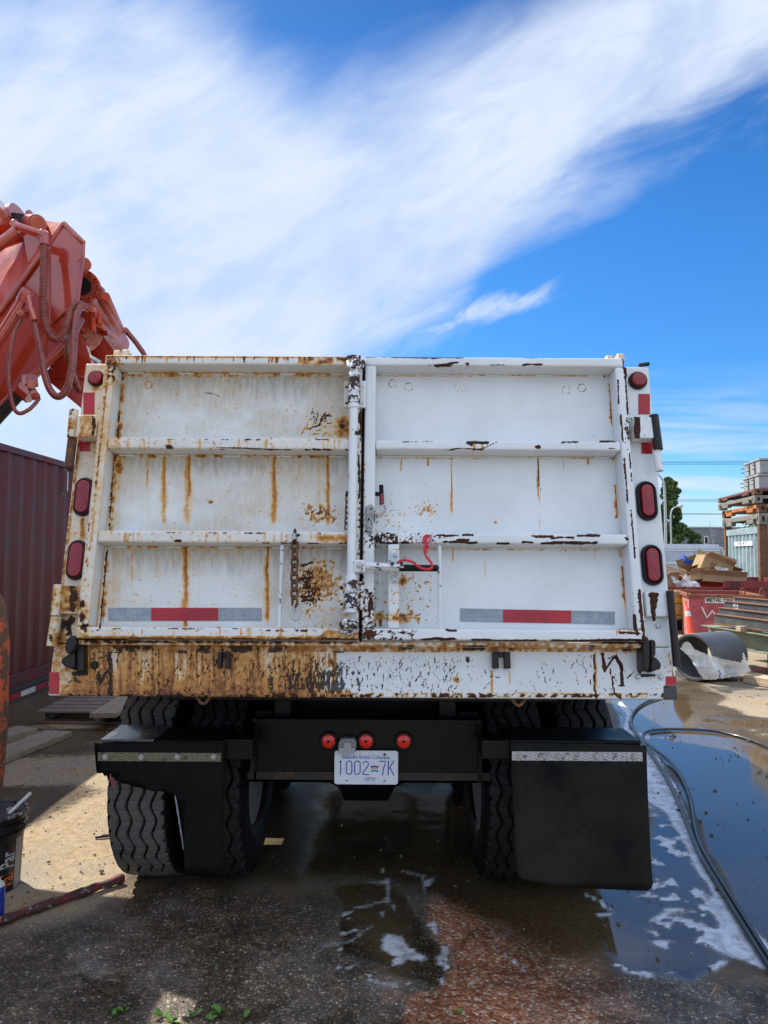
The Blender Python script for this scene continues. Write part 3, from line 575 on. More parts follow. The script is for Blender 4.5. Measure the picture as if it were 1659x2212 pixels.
for pts,wd,a in (([(1265,1930),(1290,1942),(1316,1962),(1322,1974),(1290,1975)],4,.75),([(955,2120),(962,2090),(958,2050),(940,2010),(915,1985)],3,.6),([(1080,2050),(1110,2075),(1140,2100)],4,.55),([(825,1875),(838,1900),(835,1935),(850,1960)],4,.5),([(870,1880),(910,1890),(915,1930)],4,.4),
    ([(1340,1520),(1360,1540),(1350,1580),(1400,1590)],6,.7),([(1330,2080),(1360,2098),(1410,2105)],5,.7),([(700,2040),(760,2030),(800,2000)],5,.35),([(770,1960),(830,1945)],4,.35),([(500,2010),(580,1990)],2,.15)):
    P=np.array(pts,float); D=np.full(px.shape,1e9)
    for (ax,ay),(bx,by) in zip(P[:-1],P[1:]):
        dx,dy=bx-ax,by-ay; t=np.clip(((px-ax)*dx+(py-ay)*dy)/(dx*dx+dy*dy),0,1); D=np.minimum(D,np.hypot(px-ax-t*dx,py-ay-t*dy))
    foam=np.maximum(foam,a*np.clip(1.6-D/(wd*(.5+n2)),0,1))
red=reg([(915,1898),(980,1913),(1070,1998),(1180,2073),(1280,2148),(1380,2233),(1380,2330),(860,2330),(865,2213),(955,2123),(970,2073),(910,1993)],22,26,n2)*.6
red=np.maximum(red,reg([(890,2150),(1000,2140),(1090,2180),(1180,2230),(1180,2400),(850,2400),(860,2200)],12,20,n2))
red=np.maximum(red,.42*reg([(930,1900),(1180,1940),(1330,2010),(1370,2110),(1480,2230),(1480,2400),(820,2400),(840,2200),(950,2120)],40,50,n1))
red=np.maximum(red,.5*ell(1250,2190,60,40)); red=np.maximum(red,.4*ell(840,2150,40,30))
agg=reg([(330,1890),(700,1930),(860,2110),(900,1900),(1300,2080),(1700,2100),(1900,2500),(-200,2500),(-200,2060),(220,1960)],30,35,n1)
agg=np.where(px<-9000,.3,agg)
resid=np.clip(reg([(180,2070),(330,2040),(420,2090),(430,2170),(300,2215),(180,2190)],25,40,n1)*.6+reg([(-50,1950),(260,1960),(380,1930),(420,2000),(200,2090),(-50,2080)],30,40,n1)*.45+reg([(560,2060),(800,2050),(960,2140),(820,2260),(500,2260)],40,50,n1)*.35+reg([(1150,2110),(1500,2150),(1720,2120),(1800,2300),(1100,2300)],40,40,n1)*.35,0,1)*np.clip(n2*1.6-.2,0,1)
foam=foam*near; water=np.clip(water,0,1)
# broken concrete joint / mud wheel tracks to the right
h=(n3-.5)*.018+(n2-.5)*.012*np.clip(sand+.2,0,1)+(n4-.5)*.004
flat=np.clip(np.maximum(water,np.maximum(foam,.6*wet)),0,1); h=h*(1-flat)*np.clip(1-np.abs(W3[:,1])/120,0,1); W3[:,2]=h-.004
a_,b2=len(gx),len(gy); i=(np.arange(a_-1)[:,None]*b2+np.arange(b2-1)[None,:]).ravel(); F=np.stack([i,i+b2,i+b2+1,i+1],1)
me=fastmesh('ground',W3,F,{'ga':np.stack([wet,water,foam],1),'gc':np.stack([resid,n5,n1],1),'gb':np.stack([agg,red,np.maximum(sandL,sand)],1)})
m,t,b=newmat('yard_ground'); o=t.obj()
we,wa,fo=t.sepc(t.attr('ga'))[:3]; ag,re,sa=t.sepc(t.attr('gb'))[:3]
N1=t.noise(o,2.2,6,.6); N2=t.noise(o,22,5,.65); N3=t.noise(o,150,3,.7); 
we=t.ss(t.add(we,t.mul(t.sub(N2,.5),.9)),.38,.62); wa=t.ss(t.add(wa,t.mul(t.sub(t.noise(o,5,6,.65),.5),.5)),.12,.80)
dry=t.mix(t.ss(N2,.3,.7),(.33,.25,.155),(.47,.375,.245)); dry=t.mix(t.ss(N1,.4,.7),dry,(.34,.30,.245)); dry=t.mix(t.mul(t.sub(1,sa),.55),dry,(.17,.155,.135))
k=t.ss(N3,.3,.7,.72,1.2); dry=t.mix(1,dry,t.comb(k,k,k),'MULTIPLY')
vc=t.vor(o,85,out=1); v1=t.sepc(vc)[0]; vd=t.vor(o,85,out=0)
vc2=t.vor(o,170,out=1); v2=t.sepc(vc2)[1]
peb=t.ramp(v1,[(0,(.02,.018,.017)),(.35,(.075,.065,.055)),(.6,(.12,.10,.08)),(.78,(.17,.12,.085)),(.9,(.36,.34,.32)),(1,(.60,.58,.55))])
peb2=t.ramp(v2,[(0,(.02,.02,.02)),(.6,(.09,.08,.07)),(.9,(.22,.2,.18)),(1,(.5,.48,.45))])
aggc=t.mix(t.ss(vd,.45,.62),t.mix(t.ss(N2,.4,.6),peb,peb2),(.05,.045,.04))
base=t.mix(t.mul(ag,t.ss(N2,.25,.55,.5,.95)),dry,aggc)
redc=t.mix(t.ss(v1,.1,.9),(.24,.075,.035),(.50,.27,.17)); redc=t.mix(t.ss(v1,.86,.9),redc,(.55,.5,.45)); redn=t.ss(t.add(re,t.mul(t.sub(N2,.5),.7)),.22,.75); base=t.mix(t.mul(redn,.88),base,redc)
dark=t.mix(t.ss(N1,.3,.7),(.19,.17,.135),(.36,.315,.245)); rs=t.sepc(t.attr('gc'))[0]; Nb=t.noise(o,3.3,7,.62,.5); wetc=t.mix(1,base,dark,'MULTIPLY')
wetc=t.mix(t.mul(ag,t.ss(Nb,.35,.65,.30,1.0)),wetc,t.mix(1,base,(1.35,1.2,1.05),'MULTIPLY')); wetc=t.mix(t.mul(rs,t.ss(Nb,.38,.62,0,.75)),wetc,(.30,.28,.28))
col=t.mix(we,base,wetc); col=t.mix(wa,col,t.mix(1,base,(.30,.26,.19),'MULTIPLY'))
ve=t.vor(t.map(o,sc=(1,.8,1)),46,'DISTANCE_TO_EDGE'); holes=t.ss(t.add(ve,t.mul(N3,.06)),.04,.10)
NL=t.noise(t.map(o,sc=(1,1.4,1)),15,9,.8,1.6); fm=t.ss(t.add(fo,t.mul(t.sub(NL,.5),1.0)),.26,.66); lac=t.mul(t.ss(t.add(fo,t.mul(t.sub(NL,.5),.9)),.12,.42),t.sub(1,holes)); fm=t.m('MAXIMUM',fm,t.mul(lac,.55))
Nf=t.noise(o,14,7,.7,.6); col=t.mix(t.mul(fm,t.ss(Nf,.3,.62,.35,1)),col,(.68,.73,.82))
t.put(b.inputs['Base Color'],col)
r=t.mix(we,(.93,.93,.93),t.comb(t.ss(N3,.3,.7,.30,.6),.3,.3)); rr_=t.sepc(r)[0]; rr_=t.add(t.mul(rr_,t.sub(1,wa)),t.mul(wa,.045)); rr_=t.add(t.mul(rr_,t.sub(1,fm)),t.mul(fm,.5)); t.put(b.inputs['Roughness'],rr_)
b.inputs['IOR'].default_value=1.5
t.put(b.inputs['Specular IOR Level'],t.add(.20,t.mul(wa,.75)))
hh=t.add(t.mul(N2,.8),t.add(t.mul(N3,.35),t.mul(t.mul(t.sub(.5,vd),ag),.9))); hh=t.mul(hh,t.mul(t.sub(1,t.mul(wa,.965)),t.sub(1,t.mul(we,.45)))); hh=t.add(hh,t.mul(fm,.25))
t.put(b.inputs['Normal'],t.bump(hh,.75,.012))
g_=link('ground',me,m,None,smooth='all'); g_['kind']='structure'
# loose gravel
def stones(name,n,region,rmin,rmax,mat,seed,flatk=.6,keep=None):
    r=np.random.RandomState(seed); ic=[(0,0,1),(.89,0,.45),(.28,.85,.45),(-.72,.53,.45),(-.72,-.53,.45),(.28,-.85,.45),(.72,.53,-.45),(-.28,.85,-.45),(-.89,0,-.45),(-.28,-.85,-.45),(.72,-.53,-.45),(0,0,-1)]
    ff=[(0,1,2),(0,2,3),(0,3,4),(0,4,5),(0,5,1),(1,6,2),(2,7,3),(3,8,4),(4,9,5),(5,10,1),(6,7,2),(7,8,3),(8,9,4),(9,10,5),(10,6,1),(11,7,6),(11,8,7),(11,9,8),(11,10,9),(11,6,10)]
    I=np.array(ic); FFa=np.array(ff); V_=[];F_=[];k=0
    while k<n:
        x=r.uniform(region[0],region[1]); y=r.uniform(region[2],region[3])
        if keep and not keep(x,y,r): 
            continue
        s=rmin+(rmax-rmin)*r.rand()**4; q=I*(1+r.uniform(-.25,.25,(12,1)))*np.array([s*r.uniform(.8,1.4),s*r.uniform(.8,1.2),s*flatk]); a=r.uniform(0,6.3); c,sn=math.cos(a),math.sin(a)
        q=np.stack([q[:,0]*c-q[:,1]*sn+x,q[:,0]*sn+q[:,1]*c+y,q[:,2]+s*.2],1); V_.append(q); F_.append(FFa+12*k); k+=1
    me=fastmesh(name,np.concatenate(V_),np.concatenate(F_)); o=link(name,me,mat); o['kind']='stuff'; return o
m,t,b=newmat('stone'); rn=t.node('ShaderNodeNewGeometry').outputs['Random Per Island']; t.put(b.inputs['Base Color'],t.ramp(rn,[(0,(.05,.045,.04)),(.5,(.16,.13,.10)),(.85,(.26,.22,.17)),(1,(.5,.48,.45))])); b.inputs['Roughness'].default_value=.7
tag(stones('gravel',5200,(-3.4,1.5,2.2,7.2),.001,.0075,M['stone'],3,keep=lambda x,y,r:(x<-.9 and y>3.2) or r.rand()<.3),'small gravel and grit scattered over the yard','gravel')
tag(stones('wet_mud_crumbs',1500,(1.6,5.4,2.6,9),.0015,.011,simple('mud',(.06,.045,.03),.5,bump=.3),5,keep=lambda x,y,r:r.rand()<np.clip(math.sin(x*5+y*2)*.6+.45,0,1)),'small dark mud crumbs lying in the puddle','mud')
def rock(px_,py_,s,lab,mat='mud'):
    p=gp(px_,py_); b=MB(); r=np.random.RandomState(int(px_*7)); pts=[]
    for k in range(26):
        d=unit(r.normal(size=3)); pts.append(np.array([p[0],p[1],s*.45])+d*s*np.array([1,.8,.5])*r.uniform(.8,1.1))
    import bmesh; bm=bmesh.new(); [bm.verts.new(tuple(q)) for q in pts]; bmesh.ops.convex_hull(bm,input=bm.verts); me=bpy.data.meshes.new('stone'); bm.to_mesh(me); bm.free(); o=link('stone',me,M[mat]); return base_mesh(tag(o,lab,'stone','loose stones on the yard'))
simple('grey_stone',(.13,.12,.11),.8,0,.3,40,bump=.4)
for x,y,s,l in ((229,1662,.022,'dark lump of dirt on the ground beside the torn mud flap'),(219,1885,.016,'small dark stone just above the painted pipe on sunlit sand'),(1180,2000,.0,''),):
    if s: rock(x,y,s,l,'mud')
rock(105,1864,.012,'smallest dark pebble on sunlit sand beside the black pail','mud'); rock(1617,1602,.018,'pale stone on wet ground by the far hose loop','grey_stone'); rock(415,1803,.012,'pale chip of stone lying right beside the left tyre','grey_stone'); rock(1450,1592,.03,'clod of dark mud by the small hose loop','mud')
# ---------------- ground (defined later), then the truck ----------------
truck=thing('dump_truck','white and rusty dump truck seen from behind with two-leaf tailgate and mud flaps','truck',(-.084,4.4,0))
def V(py,n=0,px=785): return uv(px,py,n)[1]
def Uu(px,py,n=0): return uv(px,py,n)[0]
def rb(x0,y0,x1,y1,n0,n1,r=.006):      # box from the outline of its outer face
    xm,ym=(x0+x1)/2,(y0+y1)/2; return (Uu(x0,ym,n1),Uu(x1,ym,n1),uv(xm,y1,n1)[1],uv(xm,y0,n1)[1],n0,n1,r)
def lf(u,v,n): return LL(u,v,n)
uL,uR=-1.3605,1.1996; vB=V(1395,0)
# posts, apron
posts=[]
for s,(a,b) in (('l',(uL,uL+.30)),('r',(uR-.30,uR))):
    posts.append(rearmesh('corner_post',[(a,b,vB+.002,1.464,-.16,0,.008)],'white_paint',truck,nref=0))
apron=rearmesh('rear_apron',[(uL,uR,0,vB,-.16,0,.008)],'white_paint',truck,nref=0,step=.005)
sill=rearmesh('sill_lip',[(Uu(168,1390,.06),Uu(1393,1390,.06),V(1396,.06),V(1386,.06),.002,.06,.004)],'white_paint',truck,nref=.06)
# box body behind
def bodyside(x0,x1):
    b=MB(); e0=LL(0,.02,-.165); e1=LL(0,1.45,-.165)
    b.prism([(x0,e0[1],e0[2]),(x0,7.9,e0[2]),(x0,7.9,2.75),(x0,e1[1]+.3,2.6),(x0,e1[1],e1[2])],(x1-x0,0,0)); return b
bl=bodyside(uL+.03,uL+.09).build('box_side',M['white_loose'],truck,bevel=.004); br=bodyside(uR-.09,uR-.03).build('box_side',M['white_paint'],truck,bevel=.004)
for sgn,ux,sd in ((-1,uL+.03,bl),(1,uR-.03,br)):
    for k in range(6):
        yy=3.9+k*.72; MB().box((ux if sgn>0 else ux-.06,yy,1.12),(ux+.06 if sgn>0 else ux,yy+.10,2.66)).build('side_rib',M['white_paint'],sd,bevel=.006)
MB().box((uL+.09,3.1,1.12),(uR-.09,7.84,1.16)).build('box_floor',M['dark_iron'],truck)
MB().box((uL+.09,7.84,1.12),(uR-.09,7.9,2.74)).build('box_front_wall',M['white_paint'],truck)
# cab (mostly hidden)
cab=MB().prism([(-1.2,8.25,.75),(-1.2,10.6,.75),(-1.2,10.6,1.7),(-1.2,9.9,1.85),(-1.2,9.5,2.55),(-1.2,8.25,2.6)],(2.23,0,0)).build('cab',M['white_paint'],truck,bevel=.04,seg=3)
MB().box((-.9,8.22,1.7),(.73,8.25,2.3)).build('rear_window',M['near_black'],cab,bevel=.01)
# doors
def door(name,tl,bl,tr,brr,st,rails,label):
    """tl.. corner px of the outer face; st: stile widths; rails: (y0,y1) in px"""
    N1=.103; e=thing(name,label,'x'); del e['category']; e.location=(0,0,0); setp(e,truck)
    u0=(Uu(*tl,N1)+Uu(*bl,N1))/2; u1=(Uu(*tr,N1)+Uu(*brr,N1))/2
    vt=V(769.5,N1); vt2=V(788.5,N1); vb2=V(1357,N1); vb=V(1382,N1)
    s0=u0+st[0]; s1=u1-st[1]
    fr=[(u0,s0,vb2+.001,vt2-.001,.004,N1,.009),(s1,u1,vb2+.001,vt2-.001,.004,N1,.009),(u0,u1,vt2,vt,.004,N1,.009),(u0,u1,vb,vb2,.004,N1,.009)]
    f=rearmesh('door_frame',fr,'white_paint',e,nref=N1)
    p=rearmesh('door_panel',[(s0-.01,s1+.01,vb2-.01,vt2+.01,-.012,.008,.002)],'white_paint',e,nref=.008,step=.005)
    for (a,b) in rails: rearmesh('cross_rail',[(s0+.001,s1-.001,V(b,N1),V(a,N1),.0085,N1-.002,.009)],'white_paint',e,nref=N1)
    # stitch welds where the rails meet the sheet
    for (a,b) in [(0,788.5)]+list(rails):
        vv=V(b,N1)-.0025
        n=4
        for k in range(n+1):
            c=s0+.06+(s1-s0-.12)*k/n
            w=MB(); w.tube([LL(c-.035+.07*q/6,vv+.0015*math.sin(q*2+k),.0105) for q in range(7)],.0045,6); w.build('weld_bead',M['white_paint'],e,smooth=True)
    return e,u0,u1,s0,s1
dL,l0,l1,ls0,ls1=door('tailgate_door',(228,768),(160.5,1377),(784,770),(773,1384),(.047,.05),((946.5,971),(1148,1174)),'rust streaked left tailgate door')
dR,r0,r1,rs0,rs1=door('tailgate_door',(789,770),(781.5,1384),(1349,773),(1396,1384),(.048,.042),((949,969.5),(1150,1172.5)),'cleaner white right tailgate door')
# near-black strip filling the gap between the doors
MB().box((l1+.001,V(1384,.1),.0),(r0-.001,V(771,.1),.05),fr=lf).build('door_gap_strip',M['near_black'],truck)
# reflective tapes
def strip(x0,y0,x1,y1,n,mat,parent,name='reflective_tape',slant=0,grid=1):
    b=MB(); q=[uv(x0,y1,n),uv(x1,y1+slant,n),uv(x1,y0+slant,n),uv(x0,y0,n)]
    b.prism([LL(a[0],a[1],n-.0012) for a in q],EN*.0015); return b.build(name,M[mat],parent)
for d,(a,b_,c,e_),y0,y1,sl in ((dL,(234,327,472,565),1313,1341,0),(dR,(994,1087,1234,1328),1314,1342,2.4)):
    strip(a,y0,b_-.5,y1,.0105,'silver_tape',d,slant=sl); strip(b_,y0+sl,c-.5,y1+sl,.0105,'red_tape',d,slant=sl); strip(c,y0+2*sl,e_,y1+2*sl,.0105,'silver_tape',d,slant=sl)
# post tapes
strip(1379,851,1404,895,.0016,'red_tape',posts[1]); strip(1385.5,947,1410,980,.0016,'red_tape',posts[1])
strip(180,848,204,895,.0016,'red_tape',posts[0]); strip(172,945,195,975,.0016,'red_tape',posts[0])
strip(1438,1461,1461,1480,.0016,'red_tape',apron); strip(106,1452,128,1499,.0016,'red_tape',apron)
# lamps on the posts
def lamp_round(px,py,R,r,parent):
    c=uv(px,py,.0); o=LL(c[0],c[1],0)
    L_=thing('marker_lamp','x','x'); 
    for k in ('label','category'): del L_[k]
    setp(L_,truck)
    MB().lathe(o,EN,[(-.002,R),(.012,R),(.017,R*.95),(.017,r*1.1),(.010,r*1.04)],32).build('lamp_gasket',M['bezel_rubber'],L_,smooth=True)
    MB().lathe(o,EN,[(.004,r),(.024,r*.98),(.030,r*.86),(.0315,r*.5),(.032,0.0001)],32).build('lamp_lens',M['lens_red'],L_,smooth=True)
def stad(w,h,n=12):
    a=h/2-w/2; P=[]
    for k in range(n+1): t=math.pi*k/n; P.append((w/2*math.cos(t),a+w/2*math.sin(t)))
    for k in range(n+1): t=math.pi+math.pi*k/n; P.append((w/2*math.cos(t),-a+w/2*math.sin(t)))
    return P
def loft(o,prof,n=14):            # prof: (n offset, w, h)
    b=MB(); rings=[[LL(o[0]+x,o[1]+y,q) for x,y in stad(w,h,n)] for q,w,h in prof]; m=len(rings[0])
    vs=[p for r in rings for p in r]; fs=[(i*m+k,i*m+(k+1)%m,(i+1)*m+(k+1)%m,(i+1)*m+k) for i in range(len(prof)-1) for k in range(m)]
    fs.append(tuple((len(prof)-1)*m+k for k in range(m))); fs.append(tuple(range(m-1,-1,-1))); return b.add(vs,fs)
def lamp_oval(px,py,parent,bw,bh,lw,lh):
    c=uv(px,py,.0)
    L_=thing('brake_lamp','x','x'); 
    for k in ('label','category'): del L_[k]
    setp(L_,truck)
    loft(c,[(-.002,bw,bh),(.010,bw,bh),(.018,bw-.008,bh-.008),(.020,bw-.02,bh-.02),(.016,lw+.003,lh+.003),(.008,lw,lh)]).build('lamp_gasket',M['bezel_rubber'],L_,smooth=True)
    loft(c,[(.003,lw,lh),(.018,lw-.001,lh-.001),(.024,lw-.008,lh-.008),(.026,lw-.022,lh-.022)]).build('lamp_lens',M['lens_red'],L_,smooth=True)
lamp_round(1376.5,823.5,.0415,.033,truck); lamp_round(209,819,.037,.032,truck)
for x,y in ((1396,1082.5),(1407.5,1221)): lamp_oval(x,y,truck,.089,.176,.056,.146)
for x,y in ((182,1074),(167,1210)): lamp_oval(x,y,truck,.080,.172,.062,.150)
# hinge brackets, barrels
def rbm(name,outl,n0,n1,mat='white_paint',r=.005,parent=truck): return rearmesh(name,[rb(*outl,n0,n1,r)],mat,parent,nref=n1)
def bar(name,p0,p1,n,rad,mat,seg=14,parent=truck,smooth=True):
    a=uv(*p0,n); b=uv(*p1,n); return MB().cyl(LL(a[0],a[1],n),LL(b[0],b[1],n),rad,seg).build(name,M[mat],parent,smooth=smooth,bevel=.001)
def patch(px0,py0,px1,py1,ch,val=1.3,soft=2.0,ns=1): field(px0,py0,px1,py1,val*np.clip(.55+ns*(NF-.35),0,1.1),ch,soft)
patch(1370,899,1384,947,1,1.4,1.5,.9); specks(1375,900,1420,946,30,.5,1.8,1,1)
patch(170,892,204,945,0,.7,4); patch(196,896,209,944,1,.9,3,1.6); patch(146,1262,172,1328,1,.9,6,1.6); patch(126,1262,180,1326,0,.9,4,1)
rbm('hinge_bracket',(1371,900,1415,946),.004,.07); rbm('hinge_bracket',(1395,1278,1453,1332),.004,.035)
rbm('hinge_bracket',(165,896,210,943),.004,.085); rbm('hinge_bracket',(128,1265,176,1326),.004,.045)
for o in (): pass
bar('hinge_barrel',(1412,897),(1422,972),.06,.020,'dark_iron'); bar('hinge_barrel',(1418,972),(1425,1018),.05,.017,'white_rod')
bar('hinge_barrel',(1447,1276),(1462,1440),.045,.0155,'dark_iron')
bar('hinge_barrel',(160,886),(155,945),.055,.020,'rust_paint'); bar('hinge_barrel',(157,945),(149,1010),.03,.020,'rusty_iron')
bar('hinge_barrel',(126,1263),(120,1330),.045,.019,'rust_paint'); bar('hinge_barrel',(122,1332),(112,1396),.03,.022,'rust_paint')
# tailgate latch fingers at the bottom corners
def finger(pts,n0,n1,mat='dark_iron',name='latch_finger'):
    q=[uv(x,y,n1) for x,y in pts]; return MB().prism([LL(a[0],a[1],n0) for a in q],EN*(n1-n0)).build(name,M[mat],truck,bevel=.007,seg=3,smooth=True)
finger([(1388,1377),(1395,1373),(1401,1377),(1404,1395),(1404,1440),(1398,1452),(1390,1448)],.004,.085)
finger([(1405,1382),(1413,1381),(1417,1388),(1417,1412),(1412,1424),(1406,1428)],.004,.06)
finger([(1405,1430),(1414,1418),(1424,1426),(1430,1437),(1427,1445),(1414,1449),(1405,1454)],.004,.055)
finger([(1379,1388),(1387,1386),(1387,1456),(1380,1453)],.002,.02)
finger([(1381,1456),(1416,1456),(1418,1461),(1382,1463)],.002,.010)
finger([(163,1372),(151,1373),(142,1384),(139,1398),(142,1410),(152,1414),(160,1402),(165,1388)],.004,.085)
finger([(160,1404),(146,1414),(132,1423),(131,1432),(140,1440),(156,1447),(162,1440)],.004,.065)
finger([(164,1392),(180,1390),(181,1452),(164,1452)],.004,.05)
finger([(154,1452),(188,1450),(190,1458),(156,1460)],.002,.012)
# bolts
def bolt(px,py,n=0,rr=.010,mat='zinc',parent=truck):
    c=uv(px,py,n); o=LL(c[0],c[1],n); b=MB(); b.lathe(o,EN,[(0,rr*1.35),(.003,rr*1.3),(.0031,rr)],16); b.lathe(o,EN,[(.003,rr),(.010,rr*.95),(.011,rr*.7),(.0112,.0001)],6); return b.build('bolt',M[mat],parent)
for x,y in ((1421,1352),(1378,1462),(1427,1462)): bolt(x,y)
for x,y in ((181,1322),(1,1)):
    if x>1: bolt(x,y,0,.012,'rust_paint')
bolt(205,1437,0,.013,'dark_iron')
# lugs at the top corners
def lug(x0,x1,mat,yt,n0,n1):
    c=(x0+x1)/2; a=Uu(x0,768,n1); b=Uu(x1,768,n1); vt=V(769,.1); h=V(yt,.05)-V(769,.05)
    pr=[(n1,0),(n1,h*.75),(n1-.02,h),(n1-.06,h*.95),(n0,h*.1),(n0,0)]
    return MB().prism([LL(a,vt+.001+y,n) for n,y in pr],EU*(b-a)).build('lifting_lug',M[mat],truck,bevel=.003)
lug(1312,1324,'cream_paint',752,-.10,.06); lug(1336,1349,'cream_paint',748,-.10,.06); lug(244,254,'cream_paint',745,-.10,.05); lug(262,273,'cream_paint',743,-.14,.05)
bar('drain_stub',(1380,789.5),(1402,786),-.012,.009,'dark_iron'); bar('drain_stub',(196,772),(216,783),-.05,.010,'zinc')
# little anchor blocks on the apron and pockets
for x0,x1,mk in ((470,496,'dark_iron'),(1064,1103,'dark_iron')):
    a=rb(x0,1408,x1,1444,.001,.03); mid=(a[0]+a[1])/2; 
    b=MB(); b.box((a[0],a[2],.001),(a[0]+(a[1]-a[0])*.34,a[3],.035),fr=lf); b.box((a[1]-(a[1]-a[0])*.34,a[2],.001),(a[1],a[3],.03),fr=lf); b.box((a[0]+(a[1]-a[0])*.34,a[3]-.02,.001),(a[1]-(a[1]-a[0])*.34,a[3],.02),fr=lf)
    b.build('anchor_block',M[mk],truck,bevel=.003)
# rusty guide loops under the apron
for x in (438,1121):
    c=uv(x,1512,-.02); s=MB(); pts=[(-.055,.012),(-.035,.010),(-.012,-.022),(0,-.028),(.012,-.022),(.035,.010),(.055,.012)]
    s.tube([LL(c[0]+a,b,-.03) for a,b in pts],.007,8); s.build('chain_loop',M['rusty_iron'],truck,smooth=True)
# ---- locking gear ----
bar('lock_rod',(765.5,798),(757.5,1320),.145,.0185,'white_rod',20,smooth=True)
def sleeve(y0,y1,x,rad,mat='white_rod',nn=.145,name='lock_sleeve'): return bar(name,(x,y0),(x-.3,y1),nn,rad,mat,20)
for y0,y1,x,rad in ((790,798,766,.024),(806,812,765.6,.024),(872,882,764.5,.023),(1243,1254,758.8,.024),(1315,1324,757.7,.024)): sleeve(y0,y1,x,rad,name='lock_collar')
slm=paintmat('white_sleeve',amb_chip=1.6,chipcol=(.05,.055,.075),csc=38,cth=.47)
bar('lock_sleeve',(765,812),(764.5,872),.145,.0255,'white_sleeve',20); bar('lock_sleeve',(758.8,1254),(757.8,1315),.145,.0265,'white_sleeve',20)
specks(733,1254,787,1318,120,.6,2.2,1,1,cl=(760,1285,14,20)); specks(740,1256,757,1318,60,.8,2.2,.9,0)
rbm('rod_bracket',(743,822,791,880),.1035,.118,r=.004); rbm('rod_bracket',(734,1256,786,1317),.1035,.118,r=.004)
for x,y in ((748.5,836),(748.5,871),(784,836),(783,871),(738.5,1270),(738,1305),(774.5,1270),(773,1306)): 
    c=uv(x,y,.118); MB().lathe(LL(c[0],c[1],.118),EN,[(0,.006),(.001,.0055),(.0012,.0001)],12).build('bolt_hole',M['near_black' if x<760 else 'zinc'],truck)
def cam_(x,y,s):
    def q(dx,dy,n): c=uv(x+dx,y+dy*s,n); return LL(c[0],c[1],n)
    b=MB(); b.tube(bez([q(-15,2,.11),q(-14,9,.15),q(-8,13,.16),q(0,10,.155),q(4,0,.15)],5),[.011]*10+[.014]*11,10)
    b.tube(bez([q(0,8,.15),q(8,13,.15),q(14,6,.14),q(15,-2,.12)],5),.013,10); b.tube(bez([q(-17,-9,.11),q(-6,-10,.13),q(8,-9,.12),q(15,-5,.11)],4),.0085,8); b.tube([q(-1,18,.145),q(0,2,.145)],[.017,.021],12)
    return b.build('lock_cam',M['white_sleeve'],truck,smooth=True)
cam_(768,780,1); cam_(753,1356,-1)
# lever and hasp
rbm('lever_bracket',(764,1209,789,1236),.125,.165,'white_paint',.006); bolt(776,1222,.165,.010)
bar('lever',(789,1222),(862,1227),.150,.0165,'white_rod',12); bar('lever',(862,1227),(946,1227.5),.150,.0135,'black_steel',12); bar('lever_edge',(801,1222.5),(872,1225),.168,.004,'white_rod',8)
rearmesh('latch_bar',[rb(838,1175,862.5,1357,.07,.100,.004)],'white_paint',dR,nref=.1)
rbm('hasp_plate',(845,1189,863,1259),.1005,.112,'white_paint',.004)
for x,y in ((854,1199.5),(853,1252)): bolt(x,y,.112,.009)
c=uv(856,1222,.17); MB().tube(bez([LL(c[0]-.02,c[1]+.03,.12),LL(c[0]-.015,c[1]+.005,.172),LL(c[0]+.002,c[1]-.004,.178),LL(c[0]+.018,c[1]+.006,.172),LL(c[0]+.024,c[1]+.026,.12)],5),.008,8).build('hasp_hook',M['white_sleeve'],truck,smooth=True)
bar('hasp_pin',(855.5,1232),(855.5,1251),.118,.004,'zinc',8)
bar('guard_rod',(949.5,1178),(950.5,1357),.080,.008,'white_rod',12,dR); bar('guard_rod',(610,1178),(603,1356),.080,.0085,'white_rod',12,dL)
# T-handle and its small chain
bar('pin_handle',(823.5,1048),(824.5,1090),.06,.0095,'near_black',12); bar('pin_handle_grip',(824.6,1068),(825,1089),.061,.0102,'lens_red',12); 
a=uv(808,1067,.06); b_=uv(823,1067,.06); MB().cyl(LL(a[0],a[1],.06),LL(b_[0],b_[1],.06),.009,12).build('pin_shank',M['near_black'],truck,smooth=True)
def link_(c,d,side,L,W,r,seg=6):           # one stadium-shaped chain link
    d=unit(d); side=unit(np.array(side)-d*(np.array(side)@d)); P=[]
    for k in range(7): t=math.pi*k/6; P.append(c+d*(L/2-W/2+W/2*math.sin(t))+side*(W/2*math.cos(t)))
    for k in range(7): t=math.pi+math.pi*k/6; P.append(c+d*(-(L/2-W/2)+W/2*math.sin(t))+side*(W/2*math.cos(t)))
    return P
def chain(path,pitch,L,W,r,b=None,phase=0):
    b=b or MB(); P=[np.array(p,float) for p in path]; D=[0]
    for i in range(1,len(P)): D.append(D[-1]+np.linalg.norm(P[i]-P[i-1]))
    n=int(D[-1]/pitch)
    for k in range(n):
        s=(k+.5)*D[-1]/n; i=max(j for j in range(len(D)) if D[j]<=s); i=min(i,len(P)-2); t=(s-D[i])/(D[i+1]-D[i]+1e-9); c=P[i]*(1-t)+P[i+1]*t; d=P[i+1]-P[i]
        e1=np.cross(d,EN); e1=e1 if np.linalg.norm(e1)>1e-6 else EU
        e2=np.cross(unit(d),unit(e1)); ang=(math.pi/4 if (k+phase)%2 else -math.pi/4)
        b.tube(link_(c,d,unit(e1)*math.cos(ang)+e2*math.sin(ang),L,W,r),r,6,closed=True)
    return b
Q=lambda x,y,n: LL(*uv(x,y,n),n)
ch=chain(bez([Q(826,1090,.07),Q(832,1097,.08),Q(829,1108,.09),Q(818,1116,.105),Q(810,1108,.112),Q(804,1095,.115),Q(800,1092,.117)],6),.0135,.018,.011,.0020)
